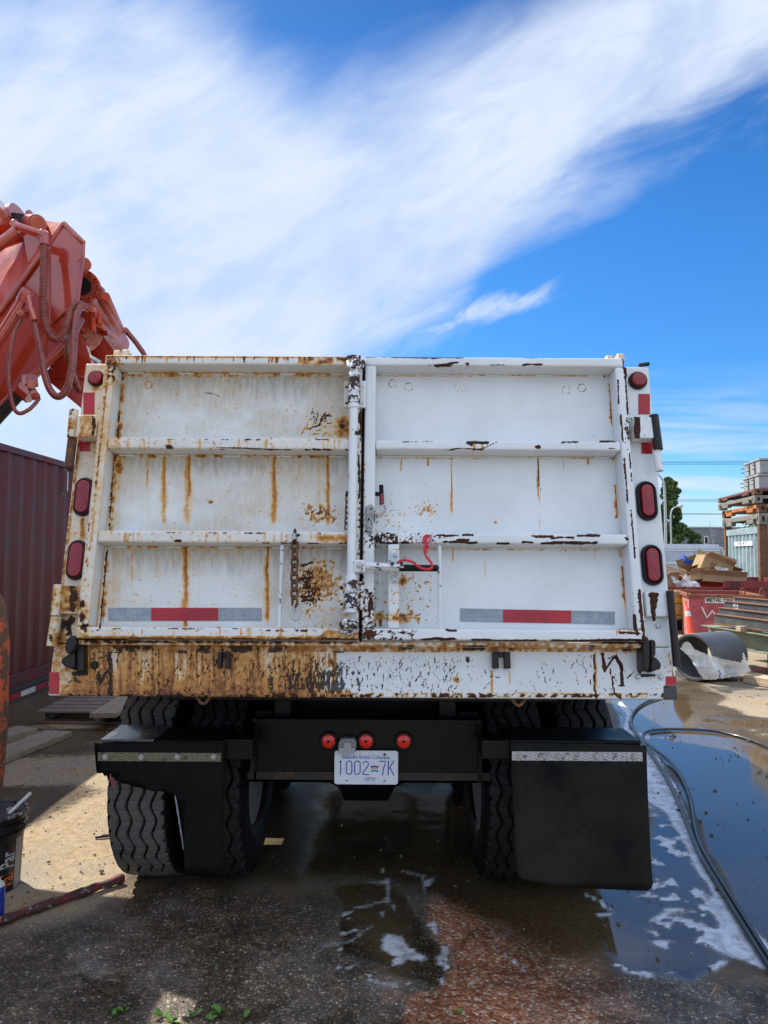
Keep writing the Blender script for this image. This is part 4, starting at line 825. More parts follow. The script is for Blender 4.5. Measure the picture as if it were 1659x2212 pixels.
chain(bez([Q(798,1093,.115),Q(792,1100,.114),Q(791,1120,.113),Q(793,1140,.113),Q(797,1148,.114),Q(801,1138,.116),Q(802,1120,.118),Q(800,1104,.12)],6),.0135,.018,.011,.0020,ch,1)
chain(bez([Q(804,1104,.115),Q(804,1125,.112),Q(800,1146,.11),Q(797,1152,.11)],5),.0135,.018,.011,.0020,ch)
ch.build('pin_chain',M['zinc'],truck,smooth=True)
bar('pin_end',(747,1066),(752,1067),.125,.012,'near_black',10)
chain(bez([Q(751,1073,.115),Q(750,1100,.112),Q(749,1125,.11),Q(748,1142,.11)],4),.022,.030,.018,.0032).build('side_chain',M['rusty_iron'],truck,smooth=True)
# ---- undercarriage ----
black=M['black_steel']
for x in (-.52,.27): MB().box((x,3.45,.72),(x+.08,10.3,1.0)).build('chassis_rail',black,truck,bevel=.006)
def P3(px,py,Y): return pt(px,py,Y)
def vb(x0,y0,x1,y1,Y,dep):                # box whose camera-side face at depth Y fills an outline
    a=pt(x0,y1,Y); c=pt(x1,y0,Y); return (a[0],Y,a[2]),(c[0],Y+dep,c[2])
b=MB(); b.box(*vb(555,1561,1035,1688,3.38,.012)); lb=b.build('lamp_panel',black,truck,bevel=.002)
b=MB(); b.box(*vb(545,1556,1040,1561,3.36,.06)); b.box(*vb(548,1561,556,1690,3.372,.07)); b.box(*vb(1033,1561,1042,1694,3.365,.08)); b.box(*vb(760,1563,764,1690,3.378,.003)); b.build('panel_flange',black,truck,bevel=.002)
b=MB(); b.box(*vb(534,1670,1058,1689,3.372,.006)); b.box(*vb(534,1686,1058,1689,3.372,.06)); b.build('bottom_angle',simple('rusty_black',(.02,.018,.015),.6,0,.3,20,(.10,.045,.015),(.52,.70),14),truck,bevel=.002)
b=MB(); b.box((-.75,3.75,.70),(.58,3.83,1.04)); b.box((-.95,3.2,1.03),(.78,3.5,1.07)); b.box((-.30,4.3,.45),(.13,4.62,.80)); b.build('cross_member',black,truck,bevel=.004)
for ya in (3.93,5.25):
    b=MB(); b.tube([(-1.05,ya,.53),(-.30,ya,.53),(-.24,ya,.53),(-.2,ya,.53),(.03,ya,.53),(.07,ya,.53),(.13,ya,.53),(.88,ya,.53)],[.075,.075,.10,.17,.17,.10,.075,.075],20,up=(0,0,1)); b.build('axle',black,truck,smooth=True)
for x in (-.62,.37):
    b=MB(); b.prism([(x,3.5,.92),(x,4.6,1.02),(x,5.7,.92),(x,5.7,.86),(x,4.6,.94),(x,3.5,.86)],(.09,0,0)); b.build('leaf_spring',black,truck,bevel=.004)
# mud flap brackets + flaps
YF=3.13
def fender(x0,x1,xa,xb,arm,litw):
    a=pt(x0,1603,YF-.03); c=pt(x1,1603,YF-.03); t=pt(x0,1574,YF+.22)
    z=a[2]; b=MB(); b.prism([(a[0],YF+.005,z),(a[0],YF+.005,z-.10),(a[0],YF+.05,z-.105),(a[0],YF+.26,z-.105),(a[0],YF+.26,z-.015),(a[0],YF+.24,z)],(c[0]-a[0],0,0)); b.build('flap_bracket',black,truck,bevel=.008,seg=3)
    p=vb(*arm,YF+.02,.14); MB().box(*p).build('bracket_arm',black,truck,bevel=.004)
fender(212,482,0,0,(480,1598,546,1641),0); fender(1105,1392,0,0,(1041,1600,1106,1640),0)
def flap(poly,Y,mat,parent,wob=.0,th=.008,label=None):
    pts=[pt(x,y,Y) for x,y in poly]
    # thin sheet with a slight bow, gridded by rows
    from mathutils.geometry import tessellate_polygon
    # gridded sheet, so it can hang with a slight curl
    P=np.array(poly,float); x0,y0=P.min(0); x1,y1=P.max(0); import bmesh
    bm=bmesh.new(); f=bm.faces.new([bm.verts.new(tuple(q)) for q in pts])
    za,zb=min(q[2] for q in pts),max(q[2] for q in pts); xa,xb=min(q[0] for q in pts),max(q[0] for q in pts)
    for k in range(1,14):
        bmesh.ops.bisect_plane(bm,geom=bm.verts[:]+bm.edges[:]+bm.faces[:],plane_co=(0,0,za+(zb-za)*k/14),plane_no=(0,0,1))
        bmesh.ops.bisect_plane(bm,geom=bm.verts[:]+bm.edges[:]+bm.faces[:],plane_co=(xa+(xb-xa)*k/14,0,0),plane_no=(1,0,0))
    for v in bm.verts:
        t=max(0,(zb-v.co.z)/(zb-za)-.18)/.82; s=(v.co.x-xa)/(xb-xa); v.co.y+=-.022*t*t+.012*math.sin(s*5.2+t*2.1)*t+.006*math.sin(s*11+1)*t
    bm.normal_update()
    me=bpy.data.meshes.new('mud_flap'); bm.to_mesh(me); bm.free(); o=link('mud_flap',me,M[mat],parent,smooth='all'); q=o.modifiers.new('thick','SOLIDIFY'); q.thickness=th; q.offset=0
    return o
fr_=flap([(1103,1604),(1200,1605),(1300,1606),(1396,1611),(1399,1750),(1403,1850),(1407,1905),(1403,1914),(1394,1919),(1300,1914),(1200,1908),(1130,1899),(1120,1893),(1115,1880),(1111,1780),(1106,1690)],YF-.012,'flap_rubber',truck)
tag(fr_,'whole black rubber flap')
torn=[(204,1603),(300,1603),(400,1603),(484,1604),(484,1700),(485,1800),(485,1882),(478,1888),(420,1886),(402,1884),(401,1850),(398,1800),(394,1760),(388,1730),(378,1722),(366,1713),(350,1709),(330,1708),(310,1702),(290,1699),(275,1693),(262,1692),(255,1684),(250,1686),(246,1677),(242,1680),(238,1676),(234,1685),(231,1675),(226,1676),(222,1669),(216,1670),(209,1668)]
fl_=flap(torn,YF-.012,'black_rubber',truck); tag(fl_,'torn black rubber flap')
for x0,x1,y0,y1,mat,par,yy in ((211,478,1627,1644,'dirty_tread_plate',fl_,0),(1106,1388,1625,1643,'tread_plate',fr_,0)):
    MB().box(*vb(x0,y0,x1,y1,YF-.018,.004)).build('clamp_strip',M[mat],par,bevel=.001)
    for k in range(4):
        px=x0+(x1-x0)*(.062+.292*k); p=pt(px,(y0+y1)/2,YF-.0185); b=MB(); b.lathe(p,(0,-1,0),[(0,.013),(.003,.0125),(.0031,.009)],16); b.lathe(p,(0,-1,0),[(.003,.0085),(.010,.008),(.0105,.0001)],6); b.build('bolt',M['zinc'],par)
MB().tube([pt(378+q*1.6,1716+q*10,YF-.016+.001*math.sin(q*3)) for q in range(13)],[.002+.0025*abs(math.sin(q*1.3)) for q in range(13)],6).build('frayed_cord',M['silver_grey'],fl_,smooth=True)
b=MB(); b.box(*vb(217,1573,332,1602,0,0)) if False else None
z=pt(212,1603,YF-.03)[2]; 
shp=simple('lit_black',(.07,.07,.08),.25,0,.4,8,bump=.8,bs=70,bd=.006,coat=.6)  # black lightened so this part of the bracket top looks sunlit
xa=pt(218,1600,YF)[0]; xb=pt(333,1600,YF)[0]
MB().prism([(xa,YF+.0,z+.001),(xa,YF-.006,z-.004),(xa,YF-.006,z+.006),(xa,YF+.24,z+.010),(xa,YF+.24,z+.001)],(xb-xa,0,0)).build('fender_skin',M['lit_black'],truck,bevel=.001)
MB().tube(bez([pt(238,1672,YF-.02),pt(240,1682,YF-.03),pt(245,1693,YF-.02),pt(246,1704,YF-.02)],4),.0022,6).build('red_wire_end',M['red_cord'],truck)
# lamps of the panel
for x,br_ in ((710,0),(790.5,1),(872,0)):
    p=pt(x,1600,3.379); L_=thing('panel_lamp','x','x')
    for k in ('label','category'): del L_[k]
    setp(L_,truck)
    MB().lathe(p,(0,-1,0),[(-.002,.045),(.006,.045),(.012,.039),(.012,.0325),(.006,.032)],28).build('lamp_gasket',M['bezel_rubber'],L_,smooth=True)
    MB().lathe(p,(0,-1,0),[(.002,.0315),(.013,.031),(.017,.026),(.018,.0001)],28).build('lamp_lens',M['lens_red_small'],L_,smooth=True)
    MB().lathe(p,(0,-1,0),[(.0175,.0075),(.0192,.007),(.0193,.0001)],14).build('lamp_centre',M['bezel_rubber'],L_,smooth=True)
# licence plate
pl=pt(722,1694,3.355); pr=pt(860,1622,3.355); pw,ph=pr[0]-pl[0],pr[2]-pl[2]
def rrect(w,h,r,n=5):
    P=[]
    for cx,cy,a0 in ((w-r,h-r,0),(r,h-r,90),(r,r,180),(w-r,r,270)):
        for k in range(n+1): t=R_(a0+90*k/n); P.append((cx+r*math.cos(t),cy+r*math.sin(t)))
    return P
plate=MB().prism([(pl[0]+a,3.355,pl[2]+b) for a,b in rrect(pw,ph,.012)],(0,.0015,0)).build('licence_plate',M['plate_white'],truck)
rim=MB(); rr=[(pl[0]+.004+a,3.3545,pl[2]+.004+b) for a,b in rrect(pw-.008,ph-.008,.010)]; rim.tube(rr,.0016,6,closed=True); rim.build('plate_rim',M['plate_white'],plate,smooth=True)
def pp(x,y,d=.0): return (pl[0]+pw*(x-322)/1044.,3.3540-d,pr[2]-ph*(y-318)/558.)
def ribbon(b,pts,w,closed=False):
    P=[np.array(p,float) for p in pts]; n=len(P); Lf=[];Rt=[]
    for i in range(n):
        a=P[(i-1)%n] if (closed or i>0) else P[i]; c=P[(i+1)%n] if (closed or i<n-1) else P[i]; d=c-a; d/=np.linalg.norm(d)+1e-9; nn_=np.array([-d[1],d[0]]); Lf.append(P[i]+nn_*w/2); Rt.append(P[i]-nn_*w/2)
    o=len(b.v); b.v+= [pp(*q) for q in Lf]+[pp(*q) for q in Rt]
    for i in range(n if closed else n-1):
        j=(i+1)%n; b.f.append((o+i,o+j,o+n+j,o+n+i))
dg=MB()
ribbon(dg,[(403,515),(425,484)],15); ribbon(dg,[(427,480),(424,720)],16)
for cx in (563,699): ribbon(dg,[(cx+46*math.cos(t)*(1 if abs(math.cos(t))<.8 else 1),600+(62 if math.sin(t)>0 else -62)+48*math.sin(t)) for t in [2*math.pi*k/28+.001 for k in range(28)]],16,True)
ribbon(dg,[(790,540),(800,510),(830,492),(865,500),(882,535),(870,575),(835,625),(800,670),(788,708),(788,712),(892,714)],16)
ribbon(dg,[(1058,492),(1165,494),(1140,570),(1120,640),(1113,724)],16); ribbon(dg,[(1207,482),(1205,722)],17); ribbon(dg,[(1298,484),(1222,610)],16); ribbon(dg,[(1232,592),(1300,726)],16)
dg.build('plate_digits',M['plate_blue'],plate)
textobj('plate_slogan','Beautiful British Columbia',.0225,M['plate_light_blue'],plate,lambda x,y,z:(pp(838,428)[0]+x*1.0,3.3538,pp(838,428)[2]+y),sx=.93,offset=.0003)
fb=MB()
for k,(mt) in enumerate(('plate_blue','red_cord','plate_gold','plate_light_blue')):
    f2=MB()
    ys={0:575,1:598,2:605,3:648}[k]; ww={0:20,1:16,2:22,3:24}[k]; xs=(960,1012) if k==2 else (920,1046)
    ribbon(f2,[(xs[0]+(xs[1]-xs[0])*t/6,ys+6*math.sin(t*1.6)) for t in range(7)],ww); o=f2.build('plate_flag',M[mt],plate); 
    for v in o.data.vertices: v.co.y-=.0003*(k+1)
f3=MB(); ribbon(f3,[(812,770),(1004,770)],11); f3.build('plate_sticker',M['plate_blue'],plate)
textobj('plate_sticker_text','NON - EXP',.0085,M['plate_blue'],plate,lambda x,y,z:(pp(910,800)[0]+x,3.3537,pp(910,800)[2]+y))
f4=MB(); ribbon(f4,[(812,815),(1006,815),(1006,838),(812,838)],2.5,True); f4.build('plate_sticker_box',M['plate_blue'],plate)
for x,y in ((545,385),(1145,378)): bb=MB(); bb.lathe(pp(x,y),(0,-1,0),[(0,.0062),(.002,.006),(.003,.0001)],12); bb.build('plate_bolt',M['rusty_iron'],plate)
for x,y in ((527,812),(1145,817)): bb=MB(); ribbon(bb,[(x-18,y),(x+18,y)],18); bb.build('plate_slot',M['near_black'],plate)
# plate lamp
q=lambda cx,cy,Y=3.33: (pl[0]+pw*(cx-322)/1044.,Y,pr[2]-ph*(cy-318)/558.)
ll=MB().prism([q(*a) for a in ((395,160),(440,100),(640,100),(682,160),(680,240),(660,300),(600,365),(540,382),(480,365),(415,310),(385,250))],(0,.045,0)).build('plate_lamp',M['silver_grey'],truck,bevel=.004)
MB().prism([q(a,b,3.318) for a,b in ((480,150),(600,150),(600,235),(670,240),(640,330),(560,372),(520,372),(420,325),(388,245),(480,235))],(0,.012,0)).build('plate_lamp_cover',simple('light_grey',(.42,.42,.43),.5),ll,bevel=.002)
# ---- wheels ----
def tyre_mesh():
    R=.53; Wt=.30; na=550; prof=[]
    sx=np.concatenate([np.linspace(-.5,-.42,5),np.linspace(-.41,.41,92),np.linspace(.42,.5,5)])*Wt
    th=np.linspace(0,2*np.pi,na,endpoint=False)
    X,Tt=np.meshgrid(sx,th,indexing='ij'); ax=np.abs(X)/(Wt/2)
    rad=R-.010*ax**2-.05*np.clip((ax-.82)/.18,0,1)**2.2
    zz=.010*np.where((Tt*22/(2*np.pi))%1<.5,1,-1); tri=np.abs(((Tt*22/(2*np.pi))%1)-.5)*4-1; zg=.011*np.clip(tri*1.5,-1,1)
    for xc,wd,dp in ((-.085,.0045,.014),(-.030,.0055,.015),(.030,.0055,.015),(.085,.0045,.014)):
        rad-=dp*np.clip(1.6-np.abs(X-xc-zg)/wd,0,1)
    nt=((Tt*44/(2*np.pi)+.25*(X>0))%1); rad-=.018*np.clip(1.3-np.abs(nt-.5)*44*.075/ .5*1.1,0,1)*np.clip((ax-.78)/.06,0,1)*np.clip((1.0-ax)/.05,0,1)*1.0
    sip=((Tt*66/(2*np.pi))%1); rad-=.003*(np.abs(sip-.5)<.06)*(ax<.75)
    P=np.stack([X,rad*np.cos(Tt),rad*np.sin(Tt)],-1)
    # side walls
    rows=[P]; 
    def wall(s):
        out=[]
        for r,x in ((.465,.50),(.44,.505),(.40,.51),(.36,.50),(.32,.47),(.292,.42),(.285,.38)): out.append(np.stack([np.full(na,s*x*Wt),r*np.cos(th),r*np.sin(th)],-1))
        return out
    A=[a for a in wall(-1)][::-1]+[P[i] for i in range(len(sx))]+wall(1); A=np.array(A); n=len(A)
    i=np.arange(n-1)[:,None]*na; j=np.arange(na)[None,:]; j2=(j+1)%na
    F=np.stack([(i+j),(i+na+j),(i+na+j2),(i+j2)],-1).reshape(-1,4)
    return fastmesh('tyre',A.reshape(-1,3),F[:,::-1])
tmat,tt_,tb_=newmat('tyre_rubber'); o_=tt_.obj(); n_=tt_.noise(o_,9,6,.65); n2_=tt_.noise(o_,120,3,.6); sx_,sy_,sz_=tt_.sep(o_)
rd=tt_.m('POWER',tt_.add(tt_.mul(sy_,sy_),tt_.mul(sz_,sz_)),.5)
dust=tt_.mul(tt_.ss(rd,.512,.524),tt_.ss(n_,.22,.45))
dust=tt_.mul(dust,tt_.node('ShaderNodeObjectInfo').outputs['Alpha'])
tb_.inputs['Specular IOR Level'].default_value=.2; tt_.put(tb_.inputs['Base Color'],tt_.mix(dust,tt_.mix(n_,(.005,.005,.0055),(.010,.010,.011)),tt_.mix(n2_,(.10,.095,.085),(.19,.18,.16)))); tt_.put(tb_.inputs['Roughness'],tt_.ss(n_,.3,.7,.35,.65)); tt_.put(tb_.inputs['Normal'],tt_.bump(n2_,.3,.002))
# wheel prototype: tyre > nothing, rim disc
tyme=tyre_mesh(); rimb=MB(); rimb.lathe((-.12,0,0),(1,0,0),[(0,.286),(.01,.27),(.06,.262),(.18,.262),(.23,.27),(.24,.286)],40); rimb.lathe((.05,0,0),(1,0,0),[(0,.262),(.008,.26),(.03,.20),(.03,.14),(.06,.11),(.08,.0001)],40)
first=None; tme=None
for k,(yc,pairs) in enumerate(((3.93,(-1.158,-.805,.637,.990)),(5.25,(-1.158,-.805,.637,.990)))):
    for xc in pairs:
        e=bpy.data.objects.new('wheel',None); C.objects.link(e); e.parent=truck; e.location=Vector((xc,yc,.527))-truck.location
        if first is None:
            t_=link('tyre',tyme,M['tyre_rubber'],None,smooth=True); r_=rimb.build('rim',M['silver_grey'],None,smooth=True); first=(t_,r_)
        else: t_=first[0].copy(); r_=first[1].copy(); C.objects.link(t_); C.objects.link(r_)
        for q_ in (t_,r_): q_.parent=e; q_.location=(0,0,0)
        e.rotation_euler=(random.uniform(0,6),0,0 if xc>-.1 else math.pi)
        t_.color=(1,1,1,1 if xc<-1 else .12)
# ---- chain hanging on the left door: hooked on, so a thing of its own ----
hc=thing('hanging_chain','rusty heavy chain hooked over the middle rail of the left tailgate door','chain',tuple(Q(637,1330,.12)))
lk=chain(bez([Q(637,1172,.122),Q(637,1200,.122),Q(636,1240,.122),Q(636,1270,.122),Q(637,1308,.122)],5),.0305,.045,.030,.0055); lk.build('chain_links',M['rusty_iron'],hc,smooth=True)
MB().tube(link_(Q(637,1160,.125),EV*1.,EN,.062,.034,.005),.0048,8,closed=True).build('hook_link',M['dark_iron'],hc,smooth=True)
MB().cyl(Q(636,1152,.142),Q(636,1165,.142),.008,6).build('link_nut',M['zinc'],hc)
MB().tube(link_(Q(641,1321,.125),EV*1.+EU*.12,EU,.070,.030,.004),.0042,8,closed=True).build('snap_link',M['zinc'],hc,smooth=True); MB().cyl(Q(636,1314,.127),Q(636.5,1324,.127),.0068,6).build('link_nut',M['zinc'],hc)
rc=thing('red_cord','twisted red cord tied from the right door rail down to the latch lever','cord',tuple(Q(922,1229,.17)))
pts=bez([Q(924,1156,.110),Q(917,1160,.118),Q(917,1170,.122),Q(922,1176,.125),Q(917,1190,.13),Q(922,1204,.15),Q(931,1215,.165),Q(933,1226,.17),Q(922,1230,.175),Q(905,1225,.178),Q(893,1215,.178),Q(877,1210,.176),Q(864,1212,.172),Q(858,1217,.165)],8)
cb=MB()
for s_ in (0,1,2):
    tw=[]
    for i,p in enumerate(pts):
        a=pts[max(0,i-1)]; c=pts[min(len(pts)-1,i+1)]; d=unit(c-a); e1=unit(np.cross(d,EN+.01)); e2=np.cross(d,e1); an=i*.75+s_*2.094; tw.append(p+(e1*math.cos(an)+e2*math.sin(an))*.0029)
    cb.tube(tw,.0028,6)
cb.build('cord_strands',M['red_cord'],rc,smooth=True)
kb=MB(); kb.tube(bez([Q(921,1176,.12),Q(916,1182,.14),Q(923,1186,.14),Q(925,1180,.125),Q(918,1178,.14),Q(917,1190,.14),Q(924,1192,.13)],5),.0035,6); kb.tube(bez([Q(920,1175,.12),Q(922,1162,.125),Q(928,1156,.12),Q(931,1163,.12),Q(926,1172,.12),Q(921,1178,.125)],6),.0034,6); kb.build('cord_knot',M['red_cord'],rc,smooth=True)
# ---------------- things on the left ----------------
simple('maroon_paint',(.085,.008,.010),.5,0,.25,3,(.07,.03,.02),(.66,.75),6,.1,30,.004)
simple('grey_beam',(.055,.055,.055),.6,0,.3,8,(.09,.05,.03),(.6,.7),10,.3)
simple('old_wood',(.20,.165,.135),.8,0,.35,6,(.10,.075,.055),(.55,.75),5,.5,60,.003,stretch=(9,1,9),fine=.3)
simple('plank_wood',(.30,.25,.19),.75,0,.25,6,(.16,.12,.085),(.58,.78),4,.4,50,.003,stretch=(9,1,9),fine=.2)
simple('fresh_wood',(.52,.40,.27),.7,0,.2,6,(.38,.26,.16),(.6,.8),5,.3,40,.002,stretch=(2,1,9))
simple('white_band',(.62,.62,.60),.4); 
# maroon container
X_,Ya,Yb,Zb,Zt=-4.13,5.15,17.3,.17,2.86
ct=thing('shipping_container','long maroon corrugated shipping container standing left of the dump truck','container',(X_-1.22,(Ya+Yb)/2,Zb))
def corr_wall(x,ya,yb,z0,z1,depth=.036,pitch=.28,axis='y',flip=1):
    b=MB(); pr=[]; y=ya
    while y<yb:
        for f,d in ((0,0),(.26,0),(.5,1),(.76,1)):
            if y+f*pitch<=yb: pr.append((y+f*pitch,d*depth*flip))
        y+=pitch
    pr.append((yb,0)); n=len(pr)
    vs=[(x-d,yy,z0) for yy,d in pr]+[(x-d,yy,z1) for yy,d in pr]; fs=[(i,i+1,n+i+1,n+i) for i in range(n-1)]
    vs2=[(x-d-.012*flip,yy,z0) for yy,d in pr]+[(x-d-.012*flip,yy,z1) for yy,d in pr]; b.add(vs,fs); b.add(vs2,[f[::-1] for f in fs]); return b
corr_wall(X_-.03,Ya+.14,Yb-.14,Zb+.14,Zt-.07).build('side_wall',M['maroon_paint'],ct)
corr_wall(X_-2.41,Ya+.14,Yb-.14,Zb+.14,Zt-.07,flip=-1).build('side_wall',M['maroon_paint'],ct)
b=MB(); 
for x0 in (X_-.07,X_-2.44): b.box((x0,Ya+.16,Zt-.075),(x0+.07,Yb-.16,Zt-.002)); b.box((x0,Ya+.16,Zb),(x0+.07,Yb-.16,Zb+.145))
for yy in (Ya,Yb-.16):
    for x0 in (X_-.16,X_-2.44): b.box((x0,yy,Zb-.003),(x0+.16,yy+.16,Zt))
b.build('container_frame',M['maroon_paint'],ct,bevel=.006)
MB().box((X_-2.37,Ya+.05,Zt-.05),(X_-.07,Yb-.05,Zt-.02)).build('roof_sheet',M['maroon_paint'],ct)
MB().box((X_-2.28,Ya+.05,Zb+.02),(X_-.16,Ya+.09,Zt-.1)).build('end_wall',M['maroon_paint'],ct); MB().box((X_-2.28,Yb-.09,Zb+.02),(X_-.16,Yb-.05,Zt-.1)).build('end_wall',M['maroon_paint'],ct)
p=pt(139,1040,9.15); MB().tube([(X_-.03,p[1],p[2]+.16),(X_+.03,p[1],p[2]+.12),(X_+.03,p[1],p[2]-.12),(X_-.03,p[1],p[2]-.16)],.012,6).build('grab_handle',M['zinc'],ct)
bm_=thing('steel_skid','long grey steel skid with red and white reflective tape under the maroon container','skid',(X_-.1,11,0))
b=MB(); b.box((X_-.18,5.0,0),(X_-.02,15,.015)); b.box((X_-.10,5.0,.015),(X_-.05,15,.125)); b.box((X_-.18,5.0,.125),(X_-.02,15,.166)); b.box((X_-.075,5.0,.016),(X_-.024,15,.1)); b.box((X_-2.4,5.0,0),(X_-2.24,15,.166)); b.build('skid_rail',M['grey_beam'],bm_,bevel=.003)
for k in range(16):
    MB().box((X_-.0235,6.9+k*.34,.028),(X_-.0215,6.9+k*.34+.337,.088)).build('reflective_tape',M['red_tape' if k%2 else 'white_band'],bm_)
# pallet
pal=thing('wooden_pallet','weathered grey wooden pallet on the ground between container and truck','pallet',(-2.75,7.75,0))
x0,y0=-3.42,7.1
for k in range(7): MB().box((x0,y0+k*.172,.104),(x0+1.25,y0+k*.172+.135,.122)).build('deck_board',M['old_wood'],pal,bevel=.002)
for k in range(3): MB().box((x0+k*.58,y0,.02),(x0+k*.58+.09,y0+1.17,.103)).build('stringer',M['old_wood'],pal,bevel=.002)
for k in range(3): MB().box((x0,y0+.001+k*.5,.001),(x0+1.25,y0+.12+k*.5,.0195)).build('bottom_board',M['old_wood'],pal,bevel=.002)
def plank(a,b_,w,th,z,lab,mat='plank_wood',grp='loose planks left of the truck'):
    a=np.array(a,float);b_=np.array(b_,float); d=unit(np.array([b_[0]-a[0],b_[1]-a[1],0])); s=np.array([d[1],-d[0],0])
    za=z if not hasattr(z,'__len__') else z[0]; zb=z if not hasattr(z,'__len__') else z[1]
    A=np.array([a[0],a[1],za]); B=np.array([b_[0],b_[1],zb])
    o=MB().prism([A-s*w/2,A+s*w/2,B+s*w/2,B-s*w/2],(0,0,th)).build('wooden_plank',M[mat],None,bevel=.003); tag(o,lab,'plank',grp); return base_mesh(o)
A=gp(222,1541,.165); B=gp(290,1499,.165); dd=unit(B-A); B=A+dd*2.0
plank(A,B,.25,.045,.1225,'pale plank lying across the top of the grey pallet')
A=gp(128,1578,.05); B=gp(-60,1650,.05); plank(A,B,.26,.05,.0,'longest plank flat on the ground in front of the pallet')
A=gp(70,1578,.05); B=gp(-90,1622,.05); plank(A,B,.25,.045,.0,'lower of the two stacked planks behind the longest plank'); plank(A+np.array([-.03,-.03,0]),B,.24,.045,.046,'upper of the two stacked planks behind the longest plank')
# black pail
bc=gp(-18,1915); bc[2]=0
pail=thing('black_pail','black plastic pail with white and orange rotated lettering at the left edge','pail',(bc[0],bc[1],0))
pb=MB(); R0,R1,H=.128,.150,.37
pb.lathe(bc,(0,0,1),[(0,R0-.006),(.006,R0),(.27,R1-.012),(.272,R1-.002),(.284,R1-.001),(.286,R1-.010),(.315,R1-.009),(.317,R1+.003),(.329,R1+.003),(.331,R1-.006),(H-.012,R1-.004),(H-.010,R1+.007),(H,R1+.007)],56); pb.build('pail_body',simple('black_plastic',(.010,.010,.011),.32,0,.2,20,(.09,.085,.07),(.66,.74),28,.1),pail,smooth=True)
pb=MB(); pb.lathe(bc,(0,0,1),[(H-.004,R1+.009),(H+.006,R1+.008),(H+.006,R1-.008),(H-.008,R1-.014),(H-.008,R1-.035),(H-.002,R1-.04),(H-.002,.0001)],56); pb.build('pail_lid',simple('splashed_black',(.02,.02,.021),.45,0,.2,20,(.38,.36,.32),(.50,.58),38,.2),pail,smooth=True)
pb=MB(); pb.lathe(bc+np.array([.075,.03,0]),(0,0,1),[(H-.0015,.030),(H+.004,.030),(H+.005,.026),(H+.005,.0001)],24); pb.build('lid_cap',simple('cap_cream',(.35,.32,.24),.5),pail,smooth=True)
pb=MB(); pb.lathe(bc+np.array([R1+.003,-.02,.31]),(1,-.2,0),[(0,.014),(.012,.012),(.013,.0001)],16); pb.build('bail_ear',M['black_plastic'],pail,smooth=True)
def wrap(az0,z0):
    def f(x,y,z):     # text runs upward; glyph up points left round the pail
        zz=z0+x; rad=R0+(R1-.012-R0)*zz/.27+.0035; a=az0-y/rad; return (bc[0]+rad*math.cos(a),bc[1]+rad*math.sin(a),zz)
    return f
simple('pail_orange',(.60,.12,.02),.4); simple('pail_white',(.50,.52,.53),.45)
AZ=R_(-32)
textobj('pail_lettering','Par',.10,M['pail_white'],pail,wrap(AZ,.118),align='LEFT',offset=.0015,sx=.62)
textobj('pail_lettering','Val',.10,M['pail_orange'],pail,wrap(AZ,.018),align='LEFT',offset=.0015,sx=.62)
sb=MB(); n=12; vs=[];
for k in range(n+1):
    zz=.0+.25*k/n; rad=R0+(R1-.012-R0)*zz/.27+.0010
    for a in (AZ+.30,AZ+.46,AZ+.62): vs.append((bc[0]+rad*math.cos(a),bc[1]+rad*math.sin(a),zz+.002))
sb.add(vs,[(k*3+j,k*3+j+1,k*3+j+4,k*3+j+3) for k in range(n) for j in range(2)]); sb.build('pail_stripe',M['silver_grey'],pail)
st_=thing('stir_stick','white plastic tube lying across the lid of the black pail','tube',(bc[0],bc[1],H))
a=pt(66,1713,bc[1]+.10); c_=pt(-40,1815,bc[1]-.16)
a[2]=max(a[2],H+.02); MB().tube([a,a*.88+c_*.12,c_*.5+a*.5,c_],[.0085,.0095,.0085,.0085],12).build('tube_body',simple('milky_plastic',(.72,.72,.70),.35),st_,smooth=True)
cn=gp(-8,1990); cn[2]=0; can=thing('blue_can','blue spray can with white band standing at the bottom left edge','can',tuple(cn))
MB().lathe(cn,(0,0,1),[(0,.028),(.004,.032),(.15,.032),(.156,.030)],24).build('can_body',simple('can_blue',(.02,.04,.35),.3,.2),can,smooth=True); MB().lathe(cn,(0,0,1),[(.156,.030),(.160,.031),(.172,.024),(.18,.012),(.19,.012),(.191,.0001)],24).build('can_top',M['white_band'],can,smooth=True)
# painted pipe
a=gp(266,1893,.03); c_=gp(-70,2010,.03); a[2]=c_[2]=.022
pm,t,b=newmat('crusted_pipe'); o=t.obj(); N=t.noise(o,9,5,.6); N_=t.noise(o,60,4,.7)
sx,sy,sz=t.sep(o); col=t.mix(t.ss(N,.40,.5),(.16,.014,.018),(.06,.02,.015)); col=t.mix(t.ss(t.add(N_,t.mul(N,.8)),1.0,1.07),col,(.40,.38,.34)); col=t.mix(t.ss(t.noise(o,16,3),.66,.70),col,(.30,.05,.03)); col=t.mix(t.mul(t.ss(sx,.30,.36),t.ss(t.add(N_,t.mul(t.noise(o,30,3),.5)),.55,.8)),col,(.10,.095,.085)); t.put(b.inputs['Base Color'],col); b.inputs['Roughness'].default_value=.6; t.put(b.inputs['Normal'],t.bump(N_,.8,.006))
pp_=MB(); n=40; P=[a+(c_-a)*k/n+np.array([0,0,.002*math.sin(k)]) for k in range(n+1)]; pp_.tube(P,[.0205+.0015*math.sin(k*1.7)+.002*math.sin(k*.6+1) for k in range(n+1)],14); o=pp_.build('steel_pipe',M['crusted_pipe'],None,smooth=True); tag(o,'maroon painted steel pipe crusted with dirt lying on the ground','pipe'); base_mesh(o)
